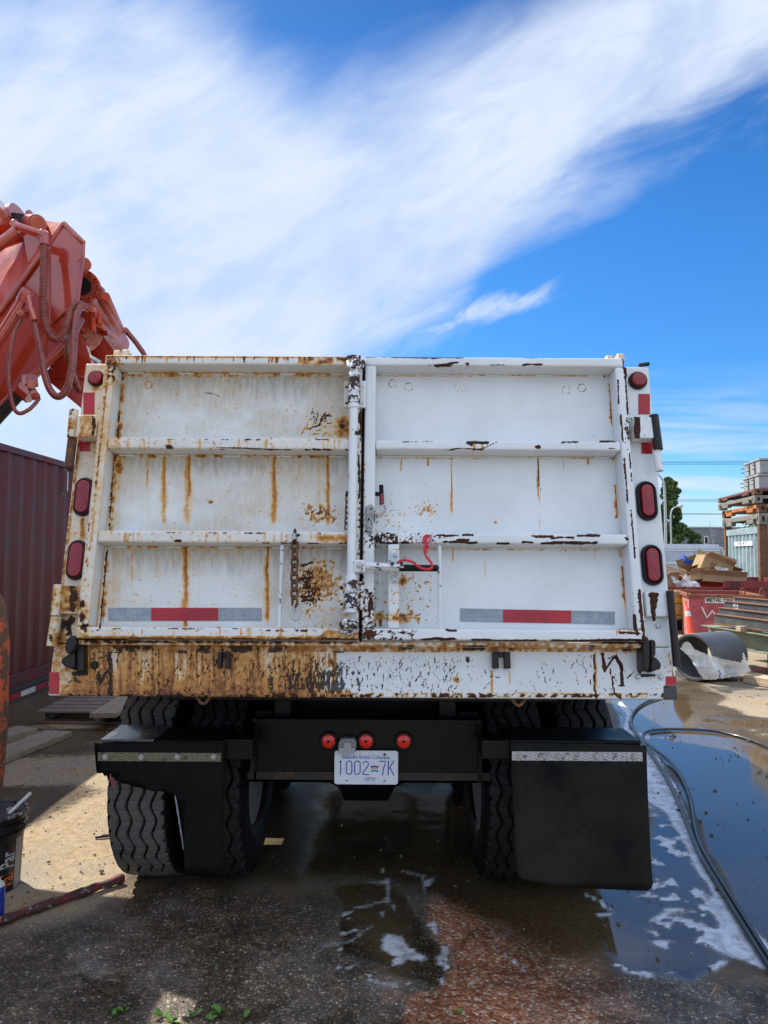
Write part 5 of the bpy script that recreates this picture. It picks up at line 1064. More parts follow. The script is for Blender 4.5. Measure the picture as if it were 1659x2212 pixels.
# rag-ish lump and stick
a=gp(286+0,1935,.012); b_=MB(); 
for (x,y,l,w_,lab,cat,nm,mt) in ((221,1811,.075,.008,'short blackened stick on the sunlit sand beside the pail','stick','burnt_stick','dark_iron'),):
    c=gp(x,y); c[2]=.010; o=MB().tube([c+np.array([-l/2,-.01,0]),c+np.array([0,0,.003]),c+np.array([l/2,.012,.002])],[.009,.010,.008],8).build(nm,M[mt],None); tag(o,lab,cat); base_mesh(o)
c=gp(205,2135); o=MB().tube([gp(176,2106,.006),gp(200,2124,.006),gp(238,2150,.006)],[.0045,.005,.003],6).build('dark_twig',M['mud'],None); tag(o,'thin dark twig on the gravel near the bottom left corner','twig'); base_mesh(o)
c=gp(1540,2140); o=MB().prism([gp(1535,2148,.004),gp(1541,2138,.006),gp(1550,2124,.008),gp(1546,2140,.004)],(0,0,.001)).build('dry_leaf',simple('leaf_dry',(.30,.17,.07),.7),None); tag(o,'small dry brown leaf on wet concrete at bottom right','leaf'); base_mesh(o)
# weeds at the bottom edge
simple('weed_leaf',(.09,.21,.03),.5,0,.3,60)
for j,(x,y,s,k) in enumerate(((352,2196,.035,6),(372,2204,.03,5),(243,2195,.025,4),(268,2186,.03,5),(420,2196,.03,4),(478,2190,.045,5),(455,2204,.03,4),(528,2200,.03,4),(466,2090,.018,3),(990,2190,.02,3))):
    c=gp(x,y); w_=thing('weed',['low green weed leaves','small weed','sparse sprig'][0]+' beside the bottom edge, clump %s'%['nearest the bright patch','touching the frame edge','leftmost of the clumps','second from the left','in the middle of the row','largest and brightest','just below the largest clump','rightmost of the clumps','tiny and alone on the sunlit patch','alone on the red stain'][j],'weed',(c[0],c[1],0),'weeds at the bottom of the picture')
    r=np.random.RandomState(j+3); lf_=MB()
    for q in range(k):
        an=r.uniform(0,6.28); L=s*1.45*r.uniform(.6,1.1); d=np.array([math.cos(an),math.sin(an),r.uniform(.5,1.4)]); d=unit(d); sd=unit(np.cross(d,(0,0,1))); b0=np.array([c[0],c[1],0]); wd=L*.24
        pts=[b0,b0+d*L*.4+sd*wd,b0+d*L*.75+sd*wd*.8-np.array([0,0,.1*L]),b0+d*L-np.array([0,0,.3*L]),b0+d*L*.75-sd*wd*.8-np.array([0,0,.1*L]),b0+d*L*.4-sd*wd]
        lf_.add(pts,[(0,1,2,3),(0,3,4,5)])
    lf_.build('leaves',M['weed_leaf'],w_)
# worn orange boom tip at the very left edge
m,t,b=newmat('worn_orange'); o=t.obj(); N=t.noise(o,14,6,.7); N_=t.noise(o,4,4)
t.put(b.inputs['Base Color'],t.mix(t.ss(t.add(N,t.mul(t.sub(N_,.5),.5)),.52,.60),(.10,.055,.035),(.50,.09,.03))); b.inputs['Roughness'].default_value=.65; t.put(b.inputs['Normal'],t.bump(N,.6,.01))
# ---------------- orange excavator ----------------
m,t,b=newmat('orange_paint'); o=t.obj(); N=t.noise(o,3,5,.6); N2=t.noise(o,26,6,.7)
c=t.mix(t.ss(N,.3,.7),(.36,.030,.012),(.50,.052,.016)); c=t.mix(t.ss(N2,.62,.70),c,(.12,.04,.03)); t.put(b.inputs['Base Color'],c); t.put(b.inputs['Roughness'],t.ss(N,.3,.7,.22,.36)); b.inputs['Coat Weight'].default_value=1; b.inputs['Coat Roughness'].default_value=.07; b.inputs['Coat IOR'].default_value=1.75; b.inputs['Specular IOR Level'].default_value=.4; t.put(b.inputs['Normal'],t.bump(N,.25,.02))
m,t,b=newmat('orange_hose'); o=t.obj(); N2=t.noise(o,30,5,.7); t.put(b.inputs['Base Color'],t.mix(t.ss(N2,.5,.66),(.26,.045,.025),(.06,.022,.018))); b.inputs['Roughness'].default_value=.38; b.inputs['Coat Weight'].default_value=.4
OR='orange_paint'
simple('orange_matte',(.48,.05,.009),.42,0,.2,6,(.2,.04,.02),(.6,.68),20,.2)
ex=thing('excavator','orange hydraulic excavator whose folded arm and hoses rise left of the truck','excavator',(-4.3,3.0,0))
YE=5.0
_pt=pt
def pt(x,y,Y): return _pt(x,y,Y*.92)
def plate(name,poly,Y,th,par=ex,mat=OR,bev=.012,back=None):
    pts=[pt(x,y,Y if not hasattr(Y,'__len__') else Y[i]) for i,(x,y) in enumerate(poly)]
    return MB().prism(pts,(0,th,0)).build(name,M[mat],par,bevel=bev)
web=[(181,524),(181,552),(178,590),(168,652),(150,700),(141,750),(60,826),(0,886),(-70,945),(-180,975),(-380,1060),(-380,930),(-250,850),(-120,765),(0,674),(104,533)]
boom=MB().prism([pt(x,y,YE) for x,y in web],(-.30,.55,.27)).build('boom',M[OR],ex,bevel=.012)
plate('boom_nose_plate',[(104,529),(137,483),(180,524),(180,552),(175,598),(165,653),(106,702)],YE-.03,.028,boom)
# raised rim of the nose plate
b=MB(); Y=YE-.034
for a,c,r in (((104,529),(137,482),.012),((137,482),(181,525),.016),((181,525),(180,560),.010),((180,560),(167,654),.012),((107,533),(107,700),.007)): b.cyl(pt(*a,Y),pt(*c,Y),r,8)
b.build('nose_rim',M[OR],boom,smooth=True)
# sunlit upper shoulder of the boom
def quadplate(name,pp3,th=(0,.02,0),par=boom,mat=OR):
    b=MB(); c=sum(np.array(p) for p in pp3)/len(pp3); return MB().prism(pp3,th).build(name,M[mat],par,bevel=.004)
sh=MB(); top=[pt(137,482,5.02),pt(118,479,5.12),pt(96,477,5.25),pt(80,474,5.4),pt(60,478,5.5),pt(40,490,5.6),pt(10,500,5.7),pt(-40,540,5.8),pt(-140,640,5.9)]
bot=[pt(104,529,4.99),pt(98,540,4.99),pt(88,552,4.99),pt(70,580,4.99),pt(52,606,4.99),pt(36,628,4.99),pt(20,650,4.99),pt(0,674,4.99),pt(-60,740,4.99)]
vs=top+bot; n=len(top); sh.add(vs,[(i,i+1,n+i+1,n+i) for i in range(n-1)]); sh.add([v+np.array([.01,.05,-.02]) for v in vs],[(n+i,n+i+1,i+1,i) for i in range(n-1)]); sh.build('boom_shoulder',M['orange_matte'],boom)
fl=MB(); 
for a,c in (((141,746),(0,882)),((0,882),(-70,941)),((-70,941),(-180,971))): fl.cyl(pt(*a,YE-.02),pt(*c,YE-.02),.028,10)
for a,c in (((104,529),(0,674)),((0,674),(-120,765))): fl.cyl(pt(*a,YE-.015),pt(*c,YE-.015),.016,8)
fl.build('boom_flange',M[OR],boom,smooth=True)
# ear plate, pin boss, big cylinder at the top left
plate('boom_ear',[(54,455),(58,452),(64,452),(72,462),(84,472),(96,478),(100,520),(84,560),(62,575),(54,540),(48,500)],5.10,.06,boom)
def cylp(name,a,ya,c,yc,r,seg=20,par=boom,mat=OR,r2=None): return MB().cyl(pt(*a,ya),pt(*c,yc),r,seg,r2).build(name,M[mat],par,smooth=True,bevel=.003)
cylp('pin_boss',(66,482),5.12,(80,483),4.92,.058); cylp('pin_cap',(80,483),4.92,(82,483),4.90,.047)
cylp('pin_boss',(181,571),5.02,(182,571),4.99,.045)
hb=cylp('hydraulic_cylinder',(46,478),5.25,(-70,520),5.3,.125,28); cylp('cylinder_band',(20,462),5.12,(8,470),5.12,.14,28,hb); cylp('cylinder_eye',(50,470),5.2,(44,500),5.2,.075,20,hb,'dark_iron')
cylp('steel_tube',(0,528),4.85,(40,497),4.85,.036,14); cylp('steel_tube',(-80,585),4.85,(0,528),4.85,.036,14); cylp('pipe_clamp',(28,480),4.84,(50,505),4.84,.028,8)
cylp('steel_tube',(36,489),4.82,(96,508),4.82,.028,12); cylp('pipe_elbow',(88,504),4.82,(99,512),4.82,.034,12); cylp('pipe_elbow',(96,506),4.82,(96,530),4.82,.032,12)
def hose(name,pts,r,mat='orange_hose',rib=0,par=ex,n=8,seg=12):
    P=bez([pt(x,y,Y) for x,y,Y in pts],n); 
    if rib:
        L=[0]
        for i in range(1,len(P)): L.append(L[-1]+np.linalg.norm(P[i]-P[i-1]))
        m=int(L[-1]/rib*4); Q_=[]
        for k in range(m+1):
            s=L[-1]*k/m; i=min(max(0,int(np.searchsorted(L,s))-1),len(P)-2); t_=(s-L[i])/(L[i+1]-L[i]+1e-9); Q_.append(P[i]*(1-t_)+P[i+1]*t_)
        rr=[r*(1.0 if k%4<2 else .84) for k in range(m+1)]; return MB().tube(Q_,rr,seg).build(name,M[mat],par,smooth=True)
    return MB().tube(P,r,seg).build(name,M[mat],par,smooth=True)
hose('ribbed_hose',[(96,528,4.82),(95,560,4.8),(94,610,4.78),(93,655,4.78),(97,695,4.77),(108,722,4.76),(122,733,4.75),(136,722,4.75),(146,696,4.76),(153,670,4.80),(163,656,4.84),(176,658,4.9)],.0245,rib=.0155)
hose('smooth_hose',[(68,672,4.8),(76,700,4.78),(83,735,4.75),(91,775,4.74),(98,815,4.72),(110,845,4.7),(126,857,4.7),(143,842,4.7),(154,805,4.7),(159,765,4.72),(160,720,4.76),(165,680,4.8),(176,662,4.84),(190,662,4.9)],.0215)
hose('smooth_hose',[(47,688,4.8),(33,712,4.78),(24,750,4.75),(19,800,4.73),(22,850,4.7),(30,882,4.7),(43,893,4.7),(62,885,4.72),(76,872,4.76),(84,861,4.8)],.0125)
hose('smooth_hose',[(176,690,5.05),(162,715,4.98),(150,735,4.95),(146,760,4.95),(152,790,5.0),(165,830,5.1),(176,850,5.3)],.022)
cylp('steel_tube',(50,650),4.82,(0,730),4.82,.036,14); cylp('steel_tube',(0,730),4.82,(-100,890),4.82,.036,14); cylp('hose_fitting',(48,652),4.81,(62,628),4.81,.042,10); cylp('hose_fitting',(62,640),4.8,(68,676),4.79,.028,8); cylp('hose_fitting',(42,682),4.79,(52,674),4.79,.03,8); cylp('hose_block',(44,676),4.85,(70,668),4.85,.045,6); cylp('hose_fitting',(68,668),4.79,(76,694),4.77,.025,8)
# lower rod with gauge
cylp('steel_tube',(48,845),4.9,(-20,920),4.9,.036,12,mat='dark_iron'); cylp('valve_block',(44,838),4.88,(68,856),4.88,.055,8); cylp('valve_block',(64,812),4.88,(66,834),4.88,.05,8); cylp('gauge',(67,830),4.83,(69,830),4.80,.030,20); cylp('hose_fitting',(70,858),4.85,(84,854),4.85,.022,8); 
# inner faces under the boom
plate('linkage_plate',[(140,750),(104,797),(186,803),(200,790),(187,748),(160,700)],5.3,.05,ex,bev=.004)
plate('linkage_plate',[(86,808),(107,796),(186,801),(184,890),(178,884)],5.2,.05,ex,bev=.004)
cylp('linkage_tube',(104,812),5.17,(186,815),5.17,.012,8)
# second arm going down behind the truck
stick=MB().prism([pt(x,y,5.75) for x,y in [(167,685),(197,691),(215,715),(243,750),(262,775),(300,840),(250,930),(190,900),(182,790),(166,765)]],(-.22,.5,.10)).build('stick',M[OR],ex,bevel=.012)
cylp('pivot_disc',(176,716),5.70,(178,716),5.62,.145,32,stick); cylp('pivot_disc',(174,713),5.62,(175,713),5.58,.085,32,stick); cylp('pivot_bolt',(190,738),5.7,(193,738),5.55,.03,6,stick); cylp('pivot_disc',(188,738),5.72,(190,738),5.62,.07,24,stick)
rim_=MB(); rim_.tube([pt(177+21*math.sin(t),718+42*math.cos(t),5.64) for t in [R_(a) for a in range(-10,230,12)]],.018,8); rim_.build('pivot_rim',M[OR],stick,smooth=True)
cyl2=cylp('hydraulic_cylinder',(182,624),5.35,(258,742),8.4,.105,32,ex,'orange_matte'); 
c0=pt(182,624,5.35); c1=pt(258,742,8.4); ax=unit(c1-c0)
MB().lathe(c0-ax*.10,ax,[(0,.05),(0,.08),(.0,.115),(.06,.118),(.13,.115),(.15,.105)],36).build('cylinder_flange',M['orange_matte'],cyl2,smooth=True)
e1=unit(np.cross(ax,(0,0,1))); e2=np.cross(e1,ax)
bb=MB(); bc2=MB()
for k in range(12):
    o_=c0-ax*.13+(e1*math.cos(k*math.pi/6)+e2*math.sin(k*math.pi/6))*.096; bb.cyl(o_,o_+ax*.05,.016,12); bc2.cyl(o_-ax*.002,o_,.008,8)
bb.build('flange_bolt',M['orange_matte'],cyl2,smooth=True); bc2.build('bolt_socket',M['near_black'],cyl2); MB().lathe(c0-ax*.115,ax,[(0,.06),(.01,.06),(.011,.05)],24).build('cylinder_gland',M['near_black'],cyl2)

for a,ya,c,yc,r in (((214,628),5.3,(262,728),8.2,.030),((220,640),5.3,(266,742),8.3,.033),((228,640),5.25,(267,722),8.0,.030),((204,668),5.3,(213,676),5.3,.02),((213,676),5.3,(214,700),5.3,.02),((214,700),5.3,(268,748),7.2,.024),((203,694),5.3,(252,742),7.2,.024),((196,664),5.25,(206,668),5.25,.025),((199,668),5.25,(200,715),5.3,.024),((192,665),5.0,(200,668),5.2,.024),((168,700),5.4,(205,745),6.0,.022),((182,768),5.6,(200,786),5.8,.02)): cylp('steel_tube',a,ya,c,yc,r,10,cyl2,'orange_matte')
plate('pipe_clamp',[(196,663),(206,662),(206,684),(194,683)],5.24,.04,cyl2,bev=.003); plate('pipe_clamp',[(212,617),(220,618),(221,634),(212,632)],5.3,.06,cyl2,bev=.003); plate('pipe_clamp',[(210,716),(232,712),(232,721),(215,722)],5.6,.05,cyl2,bev=.003)
hose('smooth_hose',[(262,716,7.6),(270,712,7.6),(277,720,7.6),(282,726,7.6),(292,738,7.6),(302,752,7.6),(312,768,7.6),(322,800,7.6)],.026); cylp('hose_fitting',(266,716),7.6,(272,711),7.6,.045,10)
pt=_pt
# carrier off to the left
for x0,x1,y1 in ((-5.7,-5.1,4.7),(-3.5,-2.95,4.4)): MB().box((x0,1.4,0),(x1,y1,.85)).build('track',M['dark_iron'],ex,bevel=.15,seg=4)
b=MB(); b.box((-5.5,1.5,1.0),(-3.1,4.0,1.5)); b.box((-5.5,1.2,1.5),(-4.3,3.9,2.0)); b.box((-4.9,2.2,.8),(-3.7,3.6,1.0)); b.box((-4.2,3.2,1.5),(-3.6,5.1,2.55));  b.build('upper_structure',M[OR],ex,bevel=.05,seg=3)
W_=[(2.3,1.0),(4.12,1.2),(4.40,1.75),(4.74,2.1),(4.83,2.3),(4.83,2.76),(4.27,2.76),(4.22,3.7),(2.3,3.7)]
cb_=MB().prism([(-2.76,y,z) for y,z in W_],(.05,0,0)).build('cab_shade_wall',M[OR],ex,bevel=.004); MB().prism([(-2.755,4.74,2.76),(-2.755,4.82,2.76),(-2.755,4.80,3.5),(-2.755,4.70,3.5)],(.04,0,0)).build('cab_shade_bar',M[OR],ex)  # unseen wall and bar added, their outlines cut to shape the ground shadows
MB().box((-4.1,2.3,1.0),(-2.77,2.36,3.7)).build('cab_back',M[OR],ex); MB().box((-4.1,2.37,3.64),(-2.77,4.2,3.7)).build('cab_roof',M[OR],ex)
wt=MB(); q=[pt(5,1316,2.95),pt(9,1345,2.95),pt(14.5,1385,2.95),pt(15,1430,2.95),pt(13,1480,2.95),pt(12,1560,2.95),pt(6,1640,2.95),pt(1,1700,2.95),pt(-14,1780,2.95),pt(-30,1850,2.95)*np.array([1,1,0])]
ax_=[p+np.array([-.10,0,0]) for p in q]; wt.tube(bez([ax_[0]+np.array([-.05,0,.05])]+ax_,4),[.02]+[.10]*(4*len(ax_)),20); o=wt.build('worn_steel_post',M['worn_orange'],None,smooth=True); tag(o,'worn orange and rust coloured steel post cut off by the left edge','post')
# ---------------- things on the right ----------------
simple('van_silver',(.36,.38,.42),.3,.35,.05,3,bump=0,coat=.8); simple('van_trim',(.6,.62,.65),.3,.3,.05,3,bump=0)
simple('teal_paint',(.25,.34,.37),.5,0,.2,3,(.28,.17,.09),(.64,.72),7,.2,30,.004)
simple('brown_rust',(.13,.06,.032),.75,0,.4,8,(.25,.11,.04),(.5,.65),14,.5,50,.005)
simple('maroon_rack',(.15,.045,.04),.65,0,.3,8,(.09,.05,.035),(.5,.65),14,.4,50,.004)
simple('grey_rack',(.20,.19,.16),.7,0,.3,8,(.10,.06,.04),(.58,.68),14,.4,50,.004)
simple('orange_rack',(.46,.16,.03),.6,0,.3,8,(.13,.05,.03),(.54,.64),10,.4,50,.004)
simple('block_grey',(.30,.31,.32),.6,0,.12,4)
simple('bin_red',(.40,.075,.09),.5,0,.25,5,(.15,.045,.025),(.585,.64),16,.4,40,.004)
simple('bin_side',(.50,.20,.17),.6,0,.25,8,(.28,.07,.04),(.54,.62),22,.4,40,.004)
simple('bin_rust',(.20,.075,.04),.75,0,.4,12,(.30,.11,.05),(.5,.6),20)
simple('dark_red',(.20,.022,.022),.5,0,.25,5,(.10,.03,.02),(.6,.7),10)
simple('cardboard',(.36,.235,.125),.85,0,.12,5,bump=.2); simple('cardboard_dark',(.20,.12,.06),.85,0,.12,5)
simple('blue_card',(.02,.08,.42),.5); simple('sign_white',(.72,.72,.70),.5); simple('ink_black',(.02,.02,.02),.6); simple('spray_white',(.75,.74,.72),.6); simple('yellow_label',(.62,.33,.015),.6)
simple('cone_orange',(.78,.055,.012),.5,0,.08,10); simple('roll_black',(.085,.09,.10),.48,0,.2,3,bump=.2,bs=20)
simple('beam_steel',(.085,.095,.10),.5,.2,.3,6,(.16,.07,.04),(.60,.70),9,.3,40,.003); simple('flange_rust',(.23,.095,.045),.75,0,.35,14); simple('green_beam',(.22,.24,.16),.6,0,.3,5,(.24,.13,.07),(.56,.68),8)
simple('tan_wood',(.50,.36,.24),.7,0,.2,5,stretch=(3,3,9)); simple('wall_grey',(.17,.19,.22),.8,0,.06,.4); simple('wall_trim',(.30,.31,.33),.6)
simple('galvanised',(.42,.44,.46),.45,.3,.05,10,bump=0); simple('cable_black',(.02,.02,.022),.5); simple('hose_black',(.02,.02,.021),.38,0,.3,20,(.10,.10,.10),(.6,.7),60,coat=.3)
m,t,b=newmat('plastic_film'); o=t.obj(); N=t.noise(o,3.5,6,.6,1.2); t.put(b.inputs['Base Color'],(.82,.84,.84)); b.inputs['Roughness'].default_value=.22
t.put(b.inputs['Alpha'],t.ss(N,.34,.66,.35,.9)); t.put(b.inputs['Normal'],t.bump(N,.6,.02))
# axes of the stored rows (they run slightly turned from the truck)
P0=pt(1640,1127,17.9); P0=np.array([P0[0],17.9]); P1=pt(1563,1137,20.8); P1=np.array([P1[0],20.8]); e1=P1-P0; LC=np.linalg.norm(e1); e1/=LC; e2=np.array([e1[1],-e1[0]])
def fr(o,ex_=None,ey_=None):
    ex_=e2 if ex_ is None else ex_; ey_=e1 if ey_ is None else ey_
    return lambda x,y,z:(o[0]+ex_[0]*x+ey_[0]*y,o[1]+ex_[1]*x+ey_[1]*y,z)
F0=fr(P0); HC=pt(1640,1133,17.9)[2]
bc_=thing('blue_container','pale blue corrugated container with rusty posts under the stacked flat racks','container',F0(3,LC/2,0))
# corrugated end facing left, x=0 plane, y 0..LC
vs=[];fs=[];pr=[];y=.2
while y<LC-.2:
    for f,d in ((0,0),(.30,0),(.5,1),(.8,1)):
        if y+f*.30<LC-.16: pr.append((y+f*.30,d*.05))
    y+=.30
b=MB(); n=len(pr); b.add([F0(.04+d,yy,.16) for yy,d in pr]+[F0(.04+d,yy,HC-.22) for yy,d in pr],[(n+i,n+i+1,i+1,i) for i in range(n-1)]); b.build('end_wall',M['teal_paint'],bc_)
b=MB(); b.box((.02,.17,HC-.22),(.12,LC-.17,HC-.05),fr=F0); b.box((.02,.17,0),(.12,LC-.17,.16),fr=F0); b.build('end_beam',M['teal_paint'],bc_,bevel=.01)
for yy in (0,LC-.17):
    b=MB(); b.box((0,yy,0),(.20,yy+.17,HC),fr=F0); b.build('corner_post',M['brown_rust'],bc_,bevel=.01); 
b=MB(); b.box((.20,.0,0),(6,.04,HC-.02),fr=F0); b.box((.2,LC-.04,0),(6,LC,HC-.02),fr=F0); b.box((6,0,0),(6.06,LC,HC-.02),fr=F0); b.build('side_wall',M['teal_paint'],bc_); MB().box((.12,.04,HC-.06),(6,LC-.04,HC-.03),fr=F0).build('roof_sheet',M['teal_paint'],bc_)
MB().box((.015,LC*.30,1.98),(.037,LC*.80,2.10),fr=lambda x,y,z:F0(x,LC-y+0,z)).build('number_panel',M['sign_white'],bc_)
textobj('number_lettering','0 0 1 9 7 7',.13,M['ink_black'],bc_,lambda x,y,z:F0(.008,LC-(LC*.55+x),2.04+y),sx=1.25)
def rack(z0,z1,dx,mat,lab):
    f=thing('flat_rack',lab,'flat rack',F0(3,LC/2,z0),'folded flat racks stacked on the blue container'); h=z1-z0
    b=MB(); b.box((dx,-.05,z1-h*.42),(6+dx,.12,z1),fr=F0); b.box((dx,LC-.1,z1-h*.42),(6+dx,LC+.05,z1),fr=F0); b.box((dx,.12,z1-h*.45),(dx+.14,LC-.1,z1-.001),fr=F0); b.build('deck_frame',M[mat],f,bevel=.008)
    for ya,yb in ((.45,.95),(LC-.75,LC-.25)): MB().box((dx-.005,ya,z0+h*.15),(dx+.12,yb,z1-h*.451),fr=F0).build('fork_pocket',M[mat],f,bevel=.02)
    for yy in (-.06,LC-.14): MB().box((dx-.02,yy,z0),(dx+.18,yy+.20,z1+.004),fr=F0).build('corner_casting',M['brown_rust' if mat!='grey_rack' else mat],f,bevel=.012)
    b=MB()
    for yy in (-.01,LC-.09): b.box((dx-.023,yy+.03,z0+h*.3),(dx-.0201,yy+.08,z0+h*.75),fr=F0)
    b.box((dx+.05,-.062,z0+h*.3),(dx+.11,-.0601,z0+h*.75),fr=F0)
    b.build('casting_hole',M['near_black'],f)
    MB().box((dx+.14,.13,z1-.08),(5.9+dx,LC-.11,z1-.03),fr=F0).build('deck',M['dark_iron'],f)
zz_=lambda y:pt(1640,y,17.9)[2]
rack(HC+.001,zz_(1109),.0,'grey_rack','lowest rusty brown folded flat rack directly on the blue container')
rack(zz_(1107),zz_(1089),.0,'orange_rack','orange folded flat rack third from the top of its stack')
rack(zz_(1087),zz_(1070),-.1,'grey_rack','grey folded flat rack just below the maroon one')
rack(zz_(1068),zz_(1056),-.1,'maroon_rack','topmost maroon folded flat rack of the stack')
ZT=zz_(1056)
names=['nearest the corner','second from the corner','third from the corner']
for r_ in range(2):
    for k in range(3):
        y0=.88-.42*k; x0=.02+.03*r_; z0=ZT+.006+r_*.40
        bl_=thing('grey_block','grey ribbed storage block in the %s row, %s'%(['lower','upper'][r_],names[2-k]),'block',F0(x0+.45,y0+.18,z0),'grey blocks on top of the flat racks')
        Fx=lambda x,y,z,x0=x0,y0=y0,z0=z0:F0(x0+x,y0+y,z0+z)
        b=MB(); b.box((.02,.03,0),(.9,.36,.33),fr=Fx); b.build('block_body',M['block_grey'],bl_,bevel=.03,seg=2); b=MB(); b.box((0,0,.331),(.92,.385,.385),fr=Fx); b.build('block_lid',M['block_grey'],bl_,bevel=.01)
        b=MB(); b.box((-.05,.33,.13),(.02,.41,.145),fr=Fx); b.box((-.05,.33,.24),(.02,.41,.255),fr=Fx); b.build('bolt_bar',M['cable_black'],bl_)
# metal bin
g0=gp(1490,1380); g0=np.array([g0[0],g0[1]]); D_=g0[1]; Zr=pt(1490,1283,D_)[2]
a1=np.array([.965,-.262]); a1/=np.linalg.norm(a1); a2=np.array([.262,.965]); FB=fr(g0,a1,a2)
mb=thing('metal_bin','faded red scrap metal bin with a rusty rim and METAL ON sign','bin',FB(.9,1,0)); Wb,Lb=1.36,1.9
b=MB(); b.box((0,0,.02),(Wb,.03,Zr-.06),fr=FB); b.build('bin_front',M['bin_red'],mb); b=MB(); b.box((-.001,.031,.02),(.03,Lb,Zr-.06),fr=FB); b.build('bin_side',M['bin_side'],mb); b=MB(); b.box((Wb-.03,.031,.02),(Wb,Lb,Zr-.06),fr=FB); b.box((.031,Lb-.03,.02),(Wb-.031,Lb,Zr-.06),fr=FB); b.box((.031,.031,.02),(Wb-.031,Lb-.031,.05),fr=FB); b.build('bin_back',M['bin_red'],mb)
b=MB(); b.box((-.05,-.05,Zr-.06),(Wb+.05,.06,Zr),fr=FB); b.box((-.05,.06,Zr-.06),(.05,Lb+.05,Zr),fr=FB); b.box((Wb-.05,.06,Zr-.06),(Wb+.05,Lb+.05,Zr),fr=FB); b.box((.05,Lb-.05,Zr-.06),(Wb-.05,Lb+.05,Zr),fr=FB); b.build('bin_rim',M['bin_rust'],mb,bevel=.006)
for x,y in ((.0,.0),(.0,Lb-.4),(Wb,.0),(Wb-.35,.0)):
    c=np.array(FB(x,y,Zr)); d=np.array([a1[0],a1[1],0]); MB().tube([c-d*.035,c-d*.035+np.array([0,0,.09]),c-d*.025+np.array([0,0,.12]),c+np.array([0,0,.135]),c+d*.025+np.array([0,0,.12]),c+d*.035+np.array([0,0,.09]),c+d*.035],.012,8).build('lifting_eye',M['bin_rust'],mb,smooth=True)
zs=pt(1550,1296,D_)[2]
MB().box((.30,-.004,zs-.055),(.95,-.001,zs+.055),fr=FB).build('bin_sign',M['sign_white'],mb); textobj('sign_lettering','METAL ONLY',.098,M['ink_black'],mb,lambda x,y,z:FB(.325+x,-.006,zs+y-.002),align='LEFT',offset=.0035,sx=.98)
b=MB()
for a,c in (((.24,zs-.14),(.33,zs-.36)),((.33,zs-.36),(.44,zs-.21)),((.44,zs-.21),(.52,zs-.35)),((.52,zs-.35),(.66,zs-.14))): b.tube([FB(a[0],-.003,a[1]),FB((a[0]+c[0])/2,-.003,(a[1]+c[1])/2),FB(c[0],-.003,c[1])],[.012,.015,.011],6)
b.build('spray_mark',M['spray_white'],mb)
rr=np.random.RandomState(4); b=MB()
for k in range(34):
    x,z=rr.uniform(.02,1.25),rr.uniform(.08,Zr-.12); 
    if zs-.08<z<zs+.08 and x>.2: continue
    p=[(x,z)]; an=rr.uniform(0,6.3)
    for q in range(5): an+=rr.uniform(-.9,.9); l=rr.uniform(.02,.07); p.append((p[-1][0]+math.cos(an)*l,p[-1][1]+math.sin(an)*l*.8))
    p=[(min(max(a,.01),Wb-.02),min(max(c,.04),Zr-.08)) for a,c in p]; b.tube([FB(a,-.0015,c) for a,c in p],rr.uniform(.002,.005),5)
b.build('rust_crack',M['brown_rust'],mb)
# dumpster behind with rubbish
g1=pt(1440,1270,17.2); FD=fr(np.array([g1[0]-.2,17.0]),a1,a2); zr=pt(1500,1266,17.2)[2]
dm=thing('open_dumpster','low dark red dumpster heaped with cardboard boxes behind the metal bin','dumpster',FD(1.5,1,0))
b=MB(); b.box((0,0,.05),(2.6,.04,zr),fr=FD); b.box((0,.04,.05),(.04,1.9,zr),fr=FD); b.box((2.56,.04,.05),(2.6,1.9,zr+.2),fr=FD); b.box((.04,1.86,.05),(2.56,1.9,zr+.2),fr=FD); b.box((.04,.04,.05),(2.56,1.86,.1),fr=FD); b.build('dumpster_body',M['dark_red'],dm,bevel=.01)
b=MB(); b.box((-.04,-.06,zr-.09),(1.35,.0,zr),fr=FD); b.box((1.35,-.05,zr-.02),(2.7,.0,zr+.16),fr=FD); b.box((2.61,-.05,zr-.14),(3.2,.1,zr-.06),fr=FD); b.build('dumpster_rim',M['dark_red'],dm,bevel=.008)
textobj('rim_lettering','50',.17,M['ink_black'],dm,lambda x,y,z:FD(1.48+x,-.053,zr+.06+y),align='LEFT',offset=.004,sx=1.3)
def carton(name,cx,cy,Y,w,h,d,rot,tilt,lab,mat='cardboard',flaps=True,cat='box',grp='boxes heaped in the dumpster',yaw=0):
    c=pt(cx,cy,Y); t_=thing(name,lab,cat,tuple(c),grp); R=Matrix.Rotation(R_(yaw),3,'Z')@Matrix.Rotation(R_(rot),3,'Y')@Matrix.Rotation(R_(tilt),3,'X')
    f=lambda x,y,z: tuple(Vector(c)+R@Vector((x,y,z))); b=MB(); th=.012
    b.box((-w/2,-d/2,-h/2),(w/2,-d/2+th,h/2),fr=f); b.box((-w/2,d/2-th,-h/2),(w/2,d/2,h/2),fr=f); b.box((-w/2,-d/2+th,-h/2),(-w/2+th,d/2-th,h/2),fr=f); b.box((w/2-th,-d/2+th,-h/2),(w/2,d/2-th,h/2),fr=f); b.box((-w/2+th,-d/2+th,-h/2),(w/2-th,d/2-th,-h/2+th),fr=f); b.build('carton_body',M[mat],t_)
    if flaps:
        b=MB(); b.prism([f(-w/2,-d/2,h/2),f(w/2,-d/2,h/2),f(w/2-.02,-d/2-.12,h/2+.10),f(-w/2+.03,-d/2-.14,h/2+.09)],tuple(R@Vector((0,0,.008)))); b.build('flap',M[mat],t_); b=MB(); b.prism([f(-w/2,d/2,h/2),f(w/2,d/2,h/2),f(w/2,d/2+.06,h/2+.16),f(-w/2,d/2+.08,h/2+.15)],tuple(R@Vector((0,0,.008))))
        b.build('flap',M[mat],t_)
    return t_,f
